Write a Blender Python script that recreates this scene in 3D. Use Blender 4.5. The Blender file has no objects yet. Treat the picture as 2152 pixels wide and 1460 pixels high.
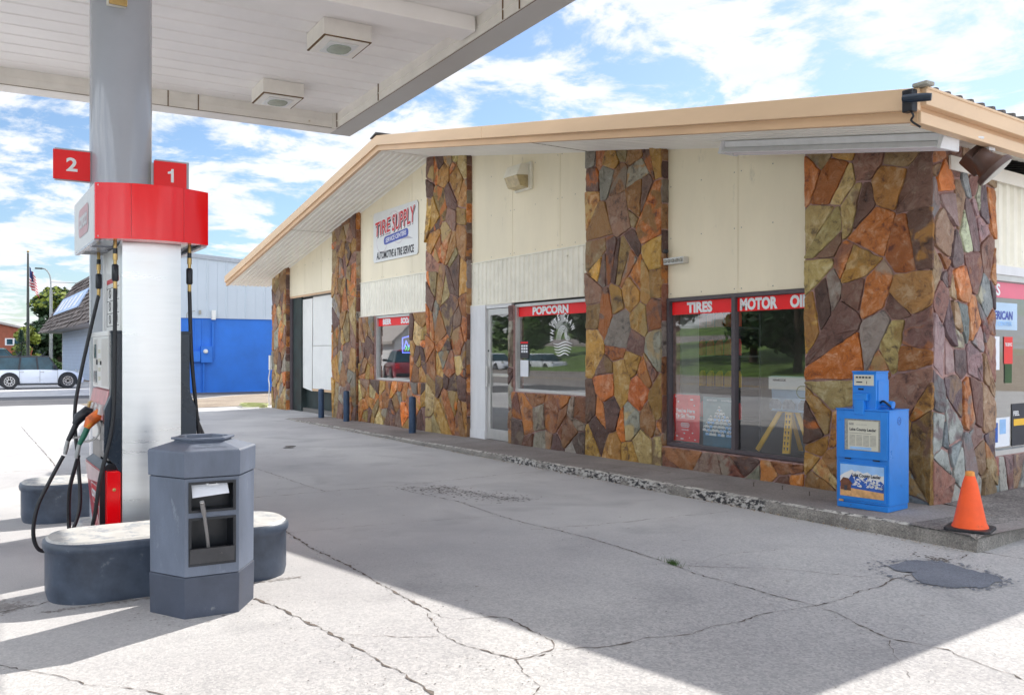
import bpy, bmesh, math, random
from mathutils import Vector, Matrix, Euler
from math import sin, cos, pi, radians, hypot, atan2, tan
random.seed(7)
SC = bpy.context.scene
COL = SC.collection
# ------------------------------------------------------------------ camera, sky, sun, exposure
cam = bpy.data.cameras.new('camera'); camo = bpy.data.objects.new('camera', cam); COL.objects.link(camo)
cam.sensor_width = 36.0; cam.lens = 31.216; cam.shift_y = 0.0056; cam.clip_end = 2000; cam.clip_start = 0.05
camo.location = (4.786, -7.595, 1.51); camo.rotation_euler = (radians(90), 0, radians(57.56))
SC.camera = camo
SUNV = Vector((-0.45, 1.0, 1.0)).normalized()
W = bpy.data.worlds.new('World'); SC.world = W; W.use_nodes = True
nt = W.node_tree; N = nt.nodes; Lk = nt.links; N.clear()
out = N.new('ShaderNodeOutputWorld'); bg = N.new('ShaderNodeBackground'); bg.inputs['Strength'].default_value = 0.14
sky = N.new('ShaderNodeTexSky'); sky.sky_type = 'NISHITA'; sky.sun_disc = False
sky.sun_elevation = math.asin(SUNV.z); sky.sun_rotation = atan2(SUNV.x, SUNV.y); sky.air_density = 1.0; sky.dust_density = 0.6; sky.ozone_density = 1.5
tc = N.new('ShaderNodeTexCoord'); sep = N.new('ShaderNodeSeparateXYZ'); Lk.new(tc.outputs['Generated'], sep.inputs[0])
zz = N.new('ShaderNodeMath'); zz.operation = 'MAXIMUM'; zz.inputs[1].default_value = 0.0; Lk.new(sep.outputs['Z'], zz.inputs[0])
za = N.new('ShaderNodeMath'); za.operation = 'ADD'; za.inputs[1].default_value = 0.16; Lk.new(zz.outputs[0], za.inputs[0])
dx = N.new('ShaderNodeMath'); dx.operation = 'DIVIDE'; Lk.new(sep.outputs['X'], dx.inputs[0]); Lk.new(za.outputs[0], dx.inputs[1])
dy = N.new('ShaderNodeMath'); dy.operation = 'DIVIDE'; Lk.new(sep.outputs['Y'], dy.inputs[0]); Lk.new(za.outputs[0], dy.inputs[1])
cb = N.new('ShaderNodeCombineXYZ'); Lk.new(dx.outputs[0], cb.inputs[0]); Lk.new(dy.outputs[0], cb.inputs[1]); cb.inputs[2].default_value = 3.3
cn = N.new('ShaderNodeTexNoise'); cn.inputs['Scale'].default_value = 3.3; cn.inputs['Detail'].default_value = 9; cn.inputs['Roughness'].default_value = 0.62; cn.inputs['Distortion'].default_value = 0.25
Lk.new(cb.outputs[0], cn.inputs['Vector'])
cr = N.new('ShaderNodeValToRGB'); cr.color_ramp.elements[0].position = 0.44; cr.color_ramp.elements[1].position = 0.56
cr.color_ramp.interpolation = 'EASE'
Lk.new(cn.outputs['Fac'], cr.inputs[0])
cn2 = N.new('ShaderNodeTexNoise'); cn2.inputs['Scale'].default_value = 4.5; cn2.inputs['Detail'].default_value = 6; Lk.new(cb.outputs[0], cn2.inputs['Vector'])
ccol = N.new('ShaderNodeMixRGB'); ccol.inputs[1].default_value = (2.15, 2.35, 2.6, 1); ccol.inputs[2].default_value = (3.0, 3.0, 3.0, 1); Lk.new(cn2.outputs['Fac'], ccol.inputs[0])
# clouds away from the sun, unseen behind the camera, boosted to fill the shade
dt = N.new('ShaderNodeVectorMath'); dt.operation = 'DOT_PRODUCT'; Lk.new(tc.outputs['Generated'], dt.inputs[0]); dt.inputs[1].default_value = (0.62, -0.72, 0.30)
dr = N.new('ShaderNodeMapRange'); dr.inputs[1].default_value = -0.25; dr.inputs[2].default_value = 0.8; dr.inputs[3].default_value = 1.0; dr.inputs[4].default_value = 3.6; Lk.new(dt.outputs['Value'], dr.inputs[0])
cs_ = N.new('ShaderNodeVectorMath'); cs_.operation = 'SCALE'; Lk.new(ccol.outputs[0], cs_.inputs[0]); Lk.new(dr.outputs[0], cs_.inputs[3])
skb = N.new('ShaderNodeMixRGB'); skb.blend_type = 'MULTIPLY'; skb.inputs[0].default_value = 1.0; skb.inputs[2].default_value = (0.31, 0.345, 0.38, 1)
Lk.new(sky.outputs[0], skb.inputs[1])
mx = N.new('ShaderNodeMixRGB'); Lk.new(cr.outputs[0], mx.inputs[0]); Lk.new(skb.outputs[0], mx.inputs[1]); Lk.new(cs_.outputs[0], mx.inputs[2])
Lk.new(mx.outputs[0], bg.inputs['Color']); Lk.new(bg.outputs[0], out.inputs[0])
sun = bpy.data.lights.new('sun', 'SUN'); sun.energy = 2.3; sun.angle = radians(0.5); sun.color = (1, 0.955, 0.88)
suno = bpy.data.objects.new('sun', sun); COL.objects.link(suno); suno.rotation_euler = (-SUNV).to_track_quat('-Z', 'Y').to_euler(); suno.location = (0, 20, 30)
SC.view_settings.view_transform = 'Standard'; SC.view_settings.look = 'None'; SC.view_settings.gamma = 1; SC.view_settings.exposure = 1.5
SC.render.engine = 'CYCLES'
SC.cycles.max_bounces = 8; SC.cycles.transparent_max_bounces = 12

# ------------------------------------------------------------------ materials
def mat(name, col, rough=0.6, metal=0.0, var=0.12, scale=6.0, bump=0.0, bscale=40.0, spots=0.0, spotcol=(0.1, 0.08, 0.06), spotscale=9.0, coat=0.0, stretch=None, spec=0.5, emit=None, detail=6):
    m = bpy.data.materials.new(name); m.use_nodes = True
    t = m.node_tree; n = t.nodes; l = t.links; b = n['Principled BSDF']
    b.inputs['Roughness'].default_value = rough; b.inputs['Metallic'].default_value = metal
    b.inputs['Specular IOR Level'].default_value = spec
    if coat: b.inputs['Coat Weight'].default_value = coat; b.inputs['Coat Roughness'].default_value = 0.05
    c = n.new('ShaderNodeTexCoord'); v = c.outputs['Object']
    if stretch:
        mp = n.new('ShaderNodeMapping'); mp.inputs['Scale'].default_value = stretch; l.new(v, mp.inputs[0]); v = mp.outputs[0]
    nz = n.new('ShaderNodeTexNoise'); nz.inputs['Scale'].default_value = scale; nz.inputs['Detail'].default_value = detail; nz.inputs['Roughness'].default_value = 0.6; l.new(v, nz.inputs['Vector'])
    rp = n.new('ShaderNodeValToRGB'); e = rp.color_ramp.elements; e[0].position = 0.3; e[1].position = 0.7
    lo = [max(0, x * (1 - var)) for x in col]; hi = [min(1, x * (1 + var)) for x in col]
    e[0].color = (*lo, 1); e[1].color = (*hi, 1); l.new(nz.outputs['Fac'], rp.inputs[0]); cur = rp.outputs[0]
    if spots:
        s = n.new('ShaderNodeTexNoise'); s.inputs['Scale'].default_value = spotscale; s.inputs['Detail'].default_value = 8; s.inputs['Roughness'].default_value = 0.7; l.new(v, s.inputs['Vector'])
        sr = n.new('ShaderNodeValToRGB'); sr.color_ramp.elements[0].position = 0.72 - spots * 0.3; sr.color_ramp.elements[1].position = 0.78 - spots * 0.25; l.new(s.outputs['Fac'], sr.inputs[0])
        mm = n.new('ShaderNodeMixRGB'); mm.inputs[2].default_value = (*spotcol, 1); l.new(sr.outputs[0], mm.inputs[0]); l.new(cur, mm.inputs[1]); cur = mm.outputs[0]
    l.new(cur, b.inputs['Base Color'])
    rr = n.new('ShaderNodeMapRange'); rr.inputs[3].default_value = max(0.03, rough - 0.1); rr.inputs[4].default_value = min(1, rough + 0.12); l.new(nz.outputs['Fac'], rr.inputs[0]); l.new(rr.outputs[0], b.inputs['Roughness'])
    if bump:
        bn = n.new('ShaderNodeTexNoise'); bn.inputs['Scale'].default_value = bscale; bn.inputs['Detail'].default_value = 6; l.new(v, bn.inputs['Vector'])
        bp = n.new('ShaderNodeBump'); bp.inputs['Strength'].default_value = bump; bp.inputs['Distance'].default_value = 0.02; l.new(bn.outputs['Fac'], bp.inputs['Height']); l.new(bp.outputs[0], b.inputs['Normal'])
    if emit: b.inputs['Emission Color'].default_value = (*emit[0], 1); b.inputs['Emission Strength'].default_value = emit[1]
    return m

def nodes(m): return m.node_tree.nodes, m.node_tree.links, m.node_tree.nodes['Principled BSDF']

def stone_mat():
    m = bpy.data.materials.new('flagstone'); m.use_nodes = True; n, l, b = nodes(m)
    at = n.new('ShaderNodeVertexColor'); at.layer_name = 'Col'
    tcn = n.new('ShaderNodeTexCoord'); sp = n.new('ShaderNodeVectorMath'); sp.operation = 'ADD'
    sc = n.new('ShaderNodeVectorMath'); sc.operation = 'SCALE'; sc.inputs[3].default_value = 37.0; l.new(at.outputs['Color'], sc.inputs[0])
    l.new(tcn.outputs['Object'], sp.inputs[0]); l.new(sc.outputs[0], sp.inputs[1])
    n1 = n.new('ShaderNodeTexNoise'); n1.inputs['Scale'].default_value = 7.5; n1.inputs['Detail'].default_value = 8; n1.inputs['Roughness'].default_value = 0.72; n1.inputs['Distortion'].default_value = 0.45; l.new(sp.outputs[0], n1.inputs['Vector'])
    hs = n.new('ShaderNodeHueSaturation'); hs.inputs['Hue'].default_value = 0.51; hs.inputs['Saturation'].default_value = 0.75; hs.inputs['Value'].default_value = 1.35; l.new(at.outputs['Color'], hs.inputs['Color'])
    hd = n.new('ShaderNodeHueSaturation'); hd.inputs['Hue'].default_value = 0.475; hd.inputs['Saturation'].default_value = 0.95; hd.inputs['Value'].default_value = 0.28; l.new(at.outputs['Color'], hd.inputs['Color'])
    r1 = n.new('ShaderNodeValToRGB'); r1.color_ramp.elements[0].position = 0.50; r1.color_ramp.elements[1].position = 0.63; l.new(n1.outputs['Fac'], r1.inputs[0])
    mA = n.new('ShaderNodeMixRGB'); l.new(r1.outputs[0], mA.inputs[0]); l.new(at.outputs['Color'], mA.inputs[1]); l.new(hs.outputs[0], mA.inputs[2])
    r2 = n.new('ShaderNodeValToRGB'); r2.color_ramp.elements[0].position = 0.36; r2.color_ramp.elements[1].position = 0.47; r2.color_ramp.elements[0].color = (1, 1, 1, 1); r2.color_ramp.elements[1].color = (0, 0, 0, 1); l.new(n1.outputs['Fac'], r2.inputs[0])
    mB = n.new('ShaderNodeMixRGB'); l.new(r2.outputs[0], mB.inputs[0]); l.new(mA.outputs[0], mB.inputs[1]); l.new(hd.outputs[0], mB.inputs[2])
    # rusty veins and pale lichen flecks
    n2 = n.new('ShaderNodeTexNoise'); n2.inputs['Scale'].default_value = 3.2; n2.inputs['Detail'].default_value = 7; n2.inputs['Distortion'].default_value = 0.9; l.new(sp.outputs[0], n2.inputs['Vector'])
    r3 = n.new('ShaderNodeValToRGB'); r3.color_ramp.elements[0].position = 0.50; r3.color_ramp.elements[1].position = 0.58; r3.color_ramp.elements[1].color = (0.75, 0.75, 0.75, 1); l.new(n2.outputs['Fac'], r3.inputs[0])
    at2 = n.new('ShaderNodeVertexColor'); at2.layer_name = 'Col2'; mC = n.new('ShaderNodeMixRGB'); l.new(at2.outputs['Color'], mC.inputs[2]); l.new(r3.outputs[0], mC.inputs[0]); l.new(mB.outputs[0], mC.inputs[1])
    n3 = n.new('ShaderNodeTexNoise'); n3.inputs['Scale'].default_value = 16; n3.inputs['Detail'].default_value = 8; n3.inputs['Roughness'].default_value = 0.75; l.new(sp.outputs[0], n3.inputs['Vector'])
    r4 = n.new('ShaderNodeValToRGB'); r4.color_ramp.elements[0].position = 0.62; r4.color_ramp.elements[1].position = 0.70; r4.color_ramp.elements[1].color = (0.6, 0.6, 0.6, 1); l.new(n3.outputs['Fac'], r4.inputs[0])
    mD = n.new('ShaderNodeMixRGB'); mD.inputs[2].default_value = (0.58, 0.52, 0.38, 1); l.new(r4.outputs[0], mD.inputs[0]); l.new(mC.outputs[0], mD.inputs[1])
    l.new(mD.outputs[0], b.inputs['Base Color'])
    rr = n.new('ShaderNodeMapRange'); rr.inputs[3].default_value = 0.16; rr.inputs[4].default_value = 0.60; l.new(n3.outputs['Fac'], rr.inputs[0]); l.new(rr.outputs[0], b.inputs['Roughness'])
    bp = n.new('ShaderNodeBump'); bp.inputs['Strength'].default_value = 1.0; bp.inputs['Distance'].default_value = 0.035
    ad = n.new('ShaderNodeMath'); ad.operation = 'MULTIPLY_ADD'; ad.inputs[1].default_value = 0.35; l.new(n3.outputs['Fac'], ad.inputs[0]); l.new(n1.outputs['Fac'], ad.inputs[2])
    l.new(ad.outputs[0], bp.inputs['Height']); l.new(bp.outputs[0], b.inputs['Normal'])
    return m

def concrete_mat(name, c1, c2, speck=0.5, scale=0.5, aggregate=0.0, axis_fade=False):
    m = bpy.data.materials.new(name); m.use_nodes = True; n, l, b = nodes(m)
    tcn = n.new('ShaderNodeTexCoord'); v = tcn.outputs['Object']
    a = n.new('ShaderNodeTexNoise'); a.inputs['Scale'].default_value = scale; a.inputs['Detail'].default_value = 9; a.inputs['Roughness'].default_value = 0.62; l.new(v, a.inputs['Vector'])
    r = n.new('ShaderNodeValToRGB'); r.color_ramp.elements[0].position = 0.33; r.color_ramp.elements[1].position = 0.68; r.color_ramp.elements[0].color = (*c1, 1); r.color_ramp.elements[1].color = (*c2, 1); l.new(a.outputs['Fac'], r.inputs[0])
    g = n.new('ShaderNodeTexNoise'); g.inputs['Scale'].default_value = 95; g.inputs['Detail'].default_value = 5; g.inputs['Roughness'].default_value = 0.75; l.new(v, g.inputs['Vector'])
    gr = n.new('ShaderNodeValToRGB'); gr.color_ramp.elements[0].position = 0.34; gr.color_ramp.elements[1].position = 0.62; gr.color_ramp.elements[0].color = (1 - speck,) * 3 + (1,); gr.color_ramp.elements[1].color = (1.08,) * 3 + (1,); l.new(g.outputs['Fac'], gr.inputs[0])
    mu = n.new('ShaderNodeMixRGB'); mu.blend_type = 'MULTIPLY'; mu.inputs[0].default_value = 1; l.new(r.outputs[0], mu.inputs[1]); l.new(gr.outputs[0], mu.inputs[2]); cur = mu.outputs[0]
    # dark pits and stain clouds
    p = n.new('ShaderNodeTexNoise'); p.inputs['Scale'].default_value = 26; p.inputs['Detail'].default_value = 3; l.new(v, p.inputs['Vector'])
    pr = n.new('ShaderNodeValToRGB'); pr.color_ramp.elements[0].position = 0.72; pr.color_ramp.elements[1].position = 0.77; pr.color_ramp.elements[1].color = (0.7, 0.7, 0.7, 1); l.new(p.outputs['Fac'], pr.inputs[0])
    mp = n.new('ShaderNodeMixRGB'); mp.inputs[2].default_value = (0.10, 0.09, 0.085, 1); l.new(pr.outputs[0], mp.inputs[0]); l.new(cur, mp.inputs[1]); cur = mp.outputs[0]
    s = n.new('ShaderNodeTexNoise'); s.inputs['Scale'].default_value = 1.1; s.inputs['Detail'].default_value = 5; s.inputs['Distortion'].default_value = 0.8; l.new(v, s.inputs['Vector'])
    sr = n.new('ShaderNodeValToRGB'); sr.color_ramp.elements[0].position = 0.54; sr.color_ramp.elements[1].position = 0.74; sr.color_ramp.elements[1].color = (0.4, 0.4, 0.4, 1); l.new(s.outputs['Fac'], sr.inputs[0])
    ms = n.new('ShaderNodeMixRGB'); ms.inputs[2].default_value = (c1[0] * 0.6, c1[1] * 0.6, c1[2] * 0.62, 1); l.new(sr.outputs[0], ms.inputs[0]); l.new(cur, ms.inputs[1]); cur = ms.outputs[0]
    if aggregate:
        vo = n.new('ShaderNodeTexVoronoi'); vo.inputs['Scale'].default_value = 70; l.new(v, vo.inputs['Vector'])
        hv = n.new('ShaderNodeSeparateColor'); l.new(vo.outputs['Color'], hv.inputs[0])
        vr = n.new('ShaderNodeValToRGB'); vr.color_ramp.elements[0].color = (0.42, 0.42, 0.42, 1); vr.color_ramp.elements[1].color = (1.3, 1.26, 1.2, 1); l.new(hv.outputs[0], vr.inputs[0])
        mv = n.new('ShaderNodeMixRGB'); mv.blend_type = 'MULTIPLY'; l.new(cur, mv.inputs[1]); l.new(vr.outputs[0], mv.inputs[2])
        if axis_fade:
            # exposed aggregate where the surface is worn, growing towards the road end of the lot
            sx = n.new('ShaderNodeSeparateXYZ'); l.new(v, sx.inputs[0])
            mr = n.new('ShaderNodeMapRange'); mr.inputs[1].default_value = -2.2; mr.inputs[2].default_value = 1.0; mr.inputs[3].default_value = 0; mr.inputs[4].default_value = aggregate; l.new(sx.outputs[0], mr.inputs[0]); l.new(mr.outputs[0], mv.inputs[0])
        else: mv.inputs[0].default_value = aggregate
        cur = mv.outputs[0]
    l.new(cur, b.inputs['Base Color']); b.inputs['Roughness'].default_value = 0.9; b.inputs['Specular IOR Level'].default_value = 0.25
    bp = n.new('ShaderNodeBump'); bp.inputs['Strength'].default_value = 0.35; bp.inputs['Distance'].default_value = 0.012; l.new(g.outputs['Fac'], bp.inputs['Height']); l.new(bp.outputs[0], b.inputs['Normal'])
    return m

def glass_mat(name, base=0.10, tint=(0.86, 0.9, 0.9)):
    m = bpy.data.materials.new(name); m.use_nodes = True; n = m.node_tree.nodes; l = m.node_tree.links; n.clear()
    o = n.new('ShaderNodeOutputMaterial'); t = n.new('ShaderNodeBsdfTransparent'); t.inputs[0].default_value = (*tint, 1); g = n.new('ShaderNodeBsdfGlossy'); g.inputs['Roughness'].default_value = 0.015; g.inputs[0].default_value = (1, 1, 1, 1)
    f = n.new('ShaderNodeLayerWeight'); f.inputs[0].default_value = 0.5; pw = n.new('ShaderNodeMath'); pw.operation = 'POWER'; pw.inputs[1].default_value = 3.0; l.new(f.outputs['Facing'], pw.inputs[0])
    a = n.new('ShaderNodeMath'); a.operation = 'MULTIPLY_ADD'; a.use_clamp = True; a.inputs[1].default_value = 0.8; a.inputs[2].default_value = base; l.new(pw.outputs[0], a.inputs[0])
    ng = n.new('ShaderNodeTexNoise'); ng.inputs['Scale'].default_value = 1.1; tcn = n.new('ShaderNodeTexCoord'); l.new(tcn.outputs['Object'], ng.inputs['Vector'])
    bp = n.new('ShaderNodeBump'); bp.inputs['Strength'].default_value = 0.02; bp.inputs['Distance'].default_value = 0.02; l.new(ng.outputs['Fac'], bp.inputs['Height']); l.new(bp.outputs[0], g.inputs['Normal'])
    x = n.new('ShaderNodeMixShader'); l.new(a.outputs[0], x.inputs[0]); l.new(t.outputs[0], x.inputs[1]); l.new(g.outputs[0], x.inputs[2]); l.new(x.outputs[0], o.inputs[0])
    return m

M = {}
M['stone'] = stone_mat()
M['mortar'] = mat('mortar', (0.40, 0.25, 0.23), 0.9, var=0.3, scale=14, bump=0.5, bscale=60)
M['cream'] = mat('cream_board', (0.86, 0.77, 0.59), 0.55, var=0.07, scale=1.2, bump=0.05, bscale=120, spots=0.3, spotcol=(0.72, 0.65, 0.50), spotscale=5, stretch=(1, 1, 0.35))
M['corr'] = mat('corrugated_cream', (0.85, 0.81, 0.70), 0.5, var=0.08, scale=4, spots=0.25, spotcol=(0.42, 0.36, 0.26), spotscale=6)
M['soffit'] = mat('soffit_metal', (0.85, 0.82, 0.75), 0.45, var=0.05, scale=2)
M['fascia'] = mat('tan_fascia', (0.72, 0.51, 0.33), 0.5, var=0.06, scale=1.0, spots=0.16, spotcol=(0.48, 0.27, 0.14), spotscale=2.2, stretch=(0.5, 1, 3))
M['fascia2'] = mat('tan_fascia_lower', (0.66, 0.44, 0.27), 0.55, var=0.12, scale=1.4, spots=0.22, spotcol=(0.40, 0.22, 0.10), spotscale=3, stretch=(0.5, 1, 2))
M['roof'] = mat('roof_metal', (0.10, 0.085, 0.075), 0.5, metal=0.3, var=0.2)
M['darkframe'] = mat('dark_window_frame', (0.085, 0.07, 0.08), 0.5, var=0.15)
M['alu'] = mat('aluminium', (0.62, 0.61, 0.60), 0.35, metal=0.6, var=0.08)
M['doorwhite'] = mat('white_painted_wood', (0.74, 0.74, 0.76), 0.5, var=0.06, scale=3, spots=0.2, spotcol=(0.4, 0.38, 0.36), spotscale=3, stretch=(3, 3, 0.6))
M['board'] = mat('white_board', (0.80, 0.80, 0.78), 0.6, var=0.05, scale=2, spots=0.18, spotcol=(0.5, 0.48, 0.44), spotscale=4)
M['darkgap'] = mat('dark_panel', (0.018, 0.03, 0.03), 0.6, var=0.6, scale=3)
M['glass'] = glass_mat('window_glass', 0.15)
M['glassdark'] = mat('dark_glass', (0.03, 0.075, 0.10), 0.1, var=0.5, scale=1.5, spec=0.3)
M['red'] = mat('red_vinyl', (0.88, 0.001, 0.006), 0.4, var=0.06, scale=3)
M['redgloss'] = mat('red_gloss_panel', (0.90, 0.0, 0.004), 0.13, var=0.03, scale=2, spec=0.5)
M['redfade'] = mat('faded_red_vinyl', (0.75, 0.16, 0.24), 0.4, var=0.06, scale=3)
M['redlogo'] = mat('faded_logo', (0.62, 0.36, 0.38), 0.4, var=0.1, scale=9)
M['white'] = mat('white_lettering', (0.82, 0.82, 0.84), 0.4, var=0.03)
M['whitepanel'] = mat('white_panel', (0.74, 0.74, 0.73), 0.3, var=0.04, scale=3, spots=0.08, spotcol=(0.45, 0.44, 0.42))
M['black'] = mat('black_plastic', (0.012, 0.015, 0.022), 0.35, var=0.3)
M['blackm'] = mat('dark_blue_black_panel', (0.014, 0.026, 0.045), 0.28, var=0.25, scale=3)
M['rubber'] = mat('black_rubber', (0.015, 0.016, 0.02), 0.45, var=0.3, scale=20)
M['steel'] = mat('brushed_steel', (0.74, 0.745, 0.75), 0.30, metal=0.9, var=0.05, scale=1.2, stretch=(1, 1, 14), spots=0.04, spotcol=(0.4, 0.4, 0.4), spotscale=7)
M['colgrey'] = mat('grey_column_paint', (0.40, 0.42, 0.47), 0.22, var=0.04, scale=2, coat=0.5)
M['canopy'] = mat('white_canopy_metal', (0.91, 0.87, 0.84), 0.4, var=0.05, scale=1.2, spots=0.10, spotcol=(0.55, 0.45, 0.33), spotscale=3)
M['canopyrim'] = mat('canopy_trim', (0.86, 0.82, 0.76), 0.45, var=0.08, scale=2.5, spots=0.25, spotcol=(0.5, 0.38, 0.24), spotscale=3.5)
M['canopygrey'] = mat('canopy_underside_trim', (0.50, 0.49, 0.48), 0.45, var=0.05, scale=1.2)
M['rust'] = mat('rust_line', (0.16, 0.09, 0.04), 0.8, var=0.4, scale=20)
M['lens'] = mat('lamp_lens', (0.36, 0.42, 0.36), 0.15, var=0.15, scale=8)
M['lenswarm'] = mat('amber_lens', (0.50, 0.40, 0.22), 0.2, var=0.25, scale=12)
M['bluegrey'] = mat('blue_grey_paint', (0.062, 0.08, 0.115), 0.4, var=0.4, scale=5, spots=0.34, spotcol=(0.16, 0.18, 0.21), spotscale=10, bump=0.08, bscale=30)
M['slabtop'] = mat('worn_white_top', (0.50, 0.49, 0.47), 0.6, var=0.14, scale=8, spots=0.7, spotcol=(0.30, 0.32, 0.35), spotscale=10)
M['binplastic'] = mat('grey_blue_bin_plastic', (0.135, 0.16, 0.215), 0.5, var=0.22, scale=5, bump=0.15, bscale=160, spots=0.36, spotcol=(0.24, 0.27, 0.32), spotscale=9, stretch=(1, 1, 0.4))
M['bindark'] = mat('dark_bin_base', (0.06, 0.072, 0.105), 0.5, var=0.2, scale=6, bump=0.12, bscale=160, spots=0.15, spotcol=(0.25, 0.26, 0.28), spotscale=6)
M['paper'] = mat('paper', (0.80, 0.82, 0.88), 0.8, var=0.03)
M['newsblue'] = mat('blue_enamel', (0.018, 0.22, 0.70), 0.3, var=0.12, scale=3, spots=0.3, spotcol=(0.03, 0.15, 0.45), spotscale=11, bump=0.03)
M['newspaper'] = mat('newsprint', (0.62, 0.60, 0.50), 0.8, var=0.05)
M['ink'] = mat('ink', (0.05, 0.05, 0.06), 0.7, var=0.2)
M['inkgrey'] = mat('grey_ink', (0.35, 0.34, 0.30), 0.8, var=0.25, scale=60)
M['skyblue'] = mat('printed_sky', (0.30, 0.52, 0.85), 0.5, var=0.15, scale=6)
M['deepblue'] = mat('printed_blue', (0.02, 0.10, 0.42), 0.5, var=0.3, scale=12)
M['cabin'] = mat('printed_brown', (0.16, 0.06, 0.03), 0.6, var=0.5, scale=30)
M['field'] = mat('printed_field', (0.65, 0.36, 0.15), 0.6, var=0.3, scale=20)
M['orange'] = mat('orange_plastic', (0.95, 0.10, 0.012), 0.5, var=0.12, scale=8, spots=0.42, spotcol=(0.5, 0.08, 0.02), spotscale=7)
M['conetop'] = mat('cone_tip', (0.75, 0.30, 0.06), 0.6, var=0.3, scale=20)
M['bluepost'] = mat('dark_blue_post_paint', (0.02, 0.05, 0.11), 0.45, var=0.3, scale=8)
M['brown'] = mat('bronze_paint', (0.09, 0.05, 0.04), 0.4, var=0.15)
M['signblue'] = mat('sign_blue', (0.05, 0.08, 0.40), 0.4, var=0.1)
M['signred'] = mat('sign_red', (0.60, 0.02, 0.03), 0.4, var=0.1)
M['signgrey'] = mat('sign_grey', (0.45, 0.42, 0.46), 0.5, var=0.2, scale=10)
M['bldblue'] = mat('blue_painted_wall', (0.02, 0.16, 0.62), 0.55, var=0.14, scale=0.9, bump=0.08, bscale=25)
M['bldwhite'] = mat('pale_metal_wall', (0.50, 0.56, 0.63), 0.5, var=0.04, scale=0.5)
M['siding'] = mat('pale_blue_siding', (0.42, 0.50, 0.66), 0.6, var=0.08, scale=2)
M['shingle'] = mat('brown_shingle', (0.17, 0.14, 0.13), 0.9, var=0.5, scale=3, bump=0.4, bscale=10)
M['eave'] = mat('eave_board', (0.42, 0.38, 0.36), 0.6, var=0.1)
M['brick'] = mat('red_brick', (0.32, 0.10, 0.06), 0.9, var=0.2, scale=2)
M['carwhite'] = mat('white_car_paint', (0.72, 0.76, 0.84), 0.2, var=0.02, coat=0.8)
M['carblack'] = mat('black_car_trim', (0.012, 0.014, 0.02), 0.4, var=0.2)
M['carred'] = mat('dark_red_car_paint', (0.25, 0.01, 0.03), 0.2, var=0.05, coat=0.8)
M['carteal'] = mat('teal_car_paint', (0.10, 0.2, 0.22), 0.25, var=0.05, coat=0.6)
M['chrome'] = mat('chrome', (0.7, 0.7, 0.72), 0.15, metal=1.0, var=0.02)
M['bark'] = mat('bark', (0.07, 0.05, 0.035), 0.9, var=0.4, scale=12, bump=0.5)
M['leafdark'] = mat('dark_leaves', (0.025, 0.06, 0.018), 0.6, var=0.7, scale=1.1, detail=3)
M['leaf'] = mat('green_leaves', (0.055, 0.12, 0.02), 0.6, var=0.6, scale=1.1, detail=3)
M['leafyel'] = mat('yellow_green_leaves', (0.20, 0.24, 0.03), 0.6, var=0.5, scale=1.3, detail=3)
M['spruce'] = mat('blue_green_needles', (0.06, 0.12, 0.08), 0.7, var=0.5, scale=2)
M['grass'] = mat('grass', (0.10, 0.17, 0.03), 0.9, var=0.5, scale=0.6, bump=0.4, bscale=6)
M['pole'] = mat('galvanised_pole', (0.35, 0.36, 0.36), 0.5, metal=0.4, var=0.1)
M['darkpole'] = mat('dark_pole', (0.05, 0.055, 0.05), 0.5, var=0.1)
M['yellow'] = mat('yellow_metal', (0.85, 0.48, 0.01), 0.4, var=0.08)
M['posterred'] = mat('poster_red', (0.75, 0.02, 0.02), 0.4, var=0.08)
M['posterteal'] = mat('poster_teal', (0.03, 0.14, 0.22), 0.4, var=0.5, scale=4)
M['posterblue'] = mat('poster_pale_blue', (0.45, 0.60, 0.78), 0.4, var=0.12, scale=3)
M['steelgrey'] = mat('printed_car_grey', (0.18, 0.20, 0.24), 0.5, var=0.6, scale=14)
M['room'] = mat('interior_wall', (0.38, 0.37, 0.35), 0.8, var=0.1)
M['roomfloor'] = mat('interior_floor', (0.16, 0.15, 0.14), 0.5, var=0.15)
M['neon'] = mat('neon_blue', (0.1, 0.1, 0.8), 0.4, emit=((0.15, 0.2, 1.0), 0.8))
M['neong'] = mat('neon_green', (0.1, 0.8, 0.2), 0.4, emit=((0.1, 0.9, 0.25), 0.5))
M['green'] = mat('green_nozzle_cover', (0.01, 0.13, 0.08), 0.4, var=0.2)
M['orangered'] = mat('worn_orange_nozzle_cover', (0.62, 0.13, 0.02), 0.45, var=0.5, scale=18, spots=0.5, spotcol=(0.75, 0.42, 0.05), spotscale=14)
M['brass'] = mat('brass', (0.55, 0.38, 0.15), 0.35, metal=0.8, var=0.2)
M['asphalt'] = concrete_mat('old_asphalt', (0.10, 0.10, 0.11), (0.16, 0.155, 0.16), 0.45, 0.4)
M['dirt'] = concrete_mat('gravel_dirt', (0.34, 0.27, 0.21), (0.50, 0.42, 0.33), 0.55, 0.9, 0.5)
M['lot'] = concrete_mat('worn_concrete_lot', (0.42, 0.41, 0.42), (0.555, 0.545, 0.54), 0.14, 0.45, 0.38, True)
M['walk'] = concrete_mat('sidewalk_concrete', (0.25, 0.225, 0.215), (0.37, 0.34, 0.33), 0.3, 0.8, 0.3)
M['crack'] = mat('crack_dirt', (0.13, 0.105, 0.09), 0.95, var=0.6, scale=20)
M['patch'] = concrete_mat('asphalt_patch', (0.18, 0.195, 0.235), (0.25, 0.265, 0.31), 0.4, 2.0)
M['patch2'] = concrete_mat('pitted_patch', (0.13, 0.12, 0.12), (0.36, 0.33, 0.31), 0.75, 9.0, 0.8)
M['flagred'] = mat('flag_red', (0.50, 0.03, 0.05), 0.8, var=0.1)
M['flagwhite'] = mat('flag_white', (0.75, 0.70, 0.70), 0.8, var=0.1)
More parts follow.
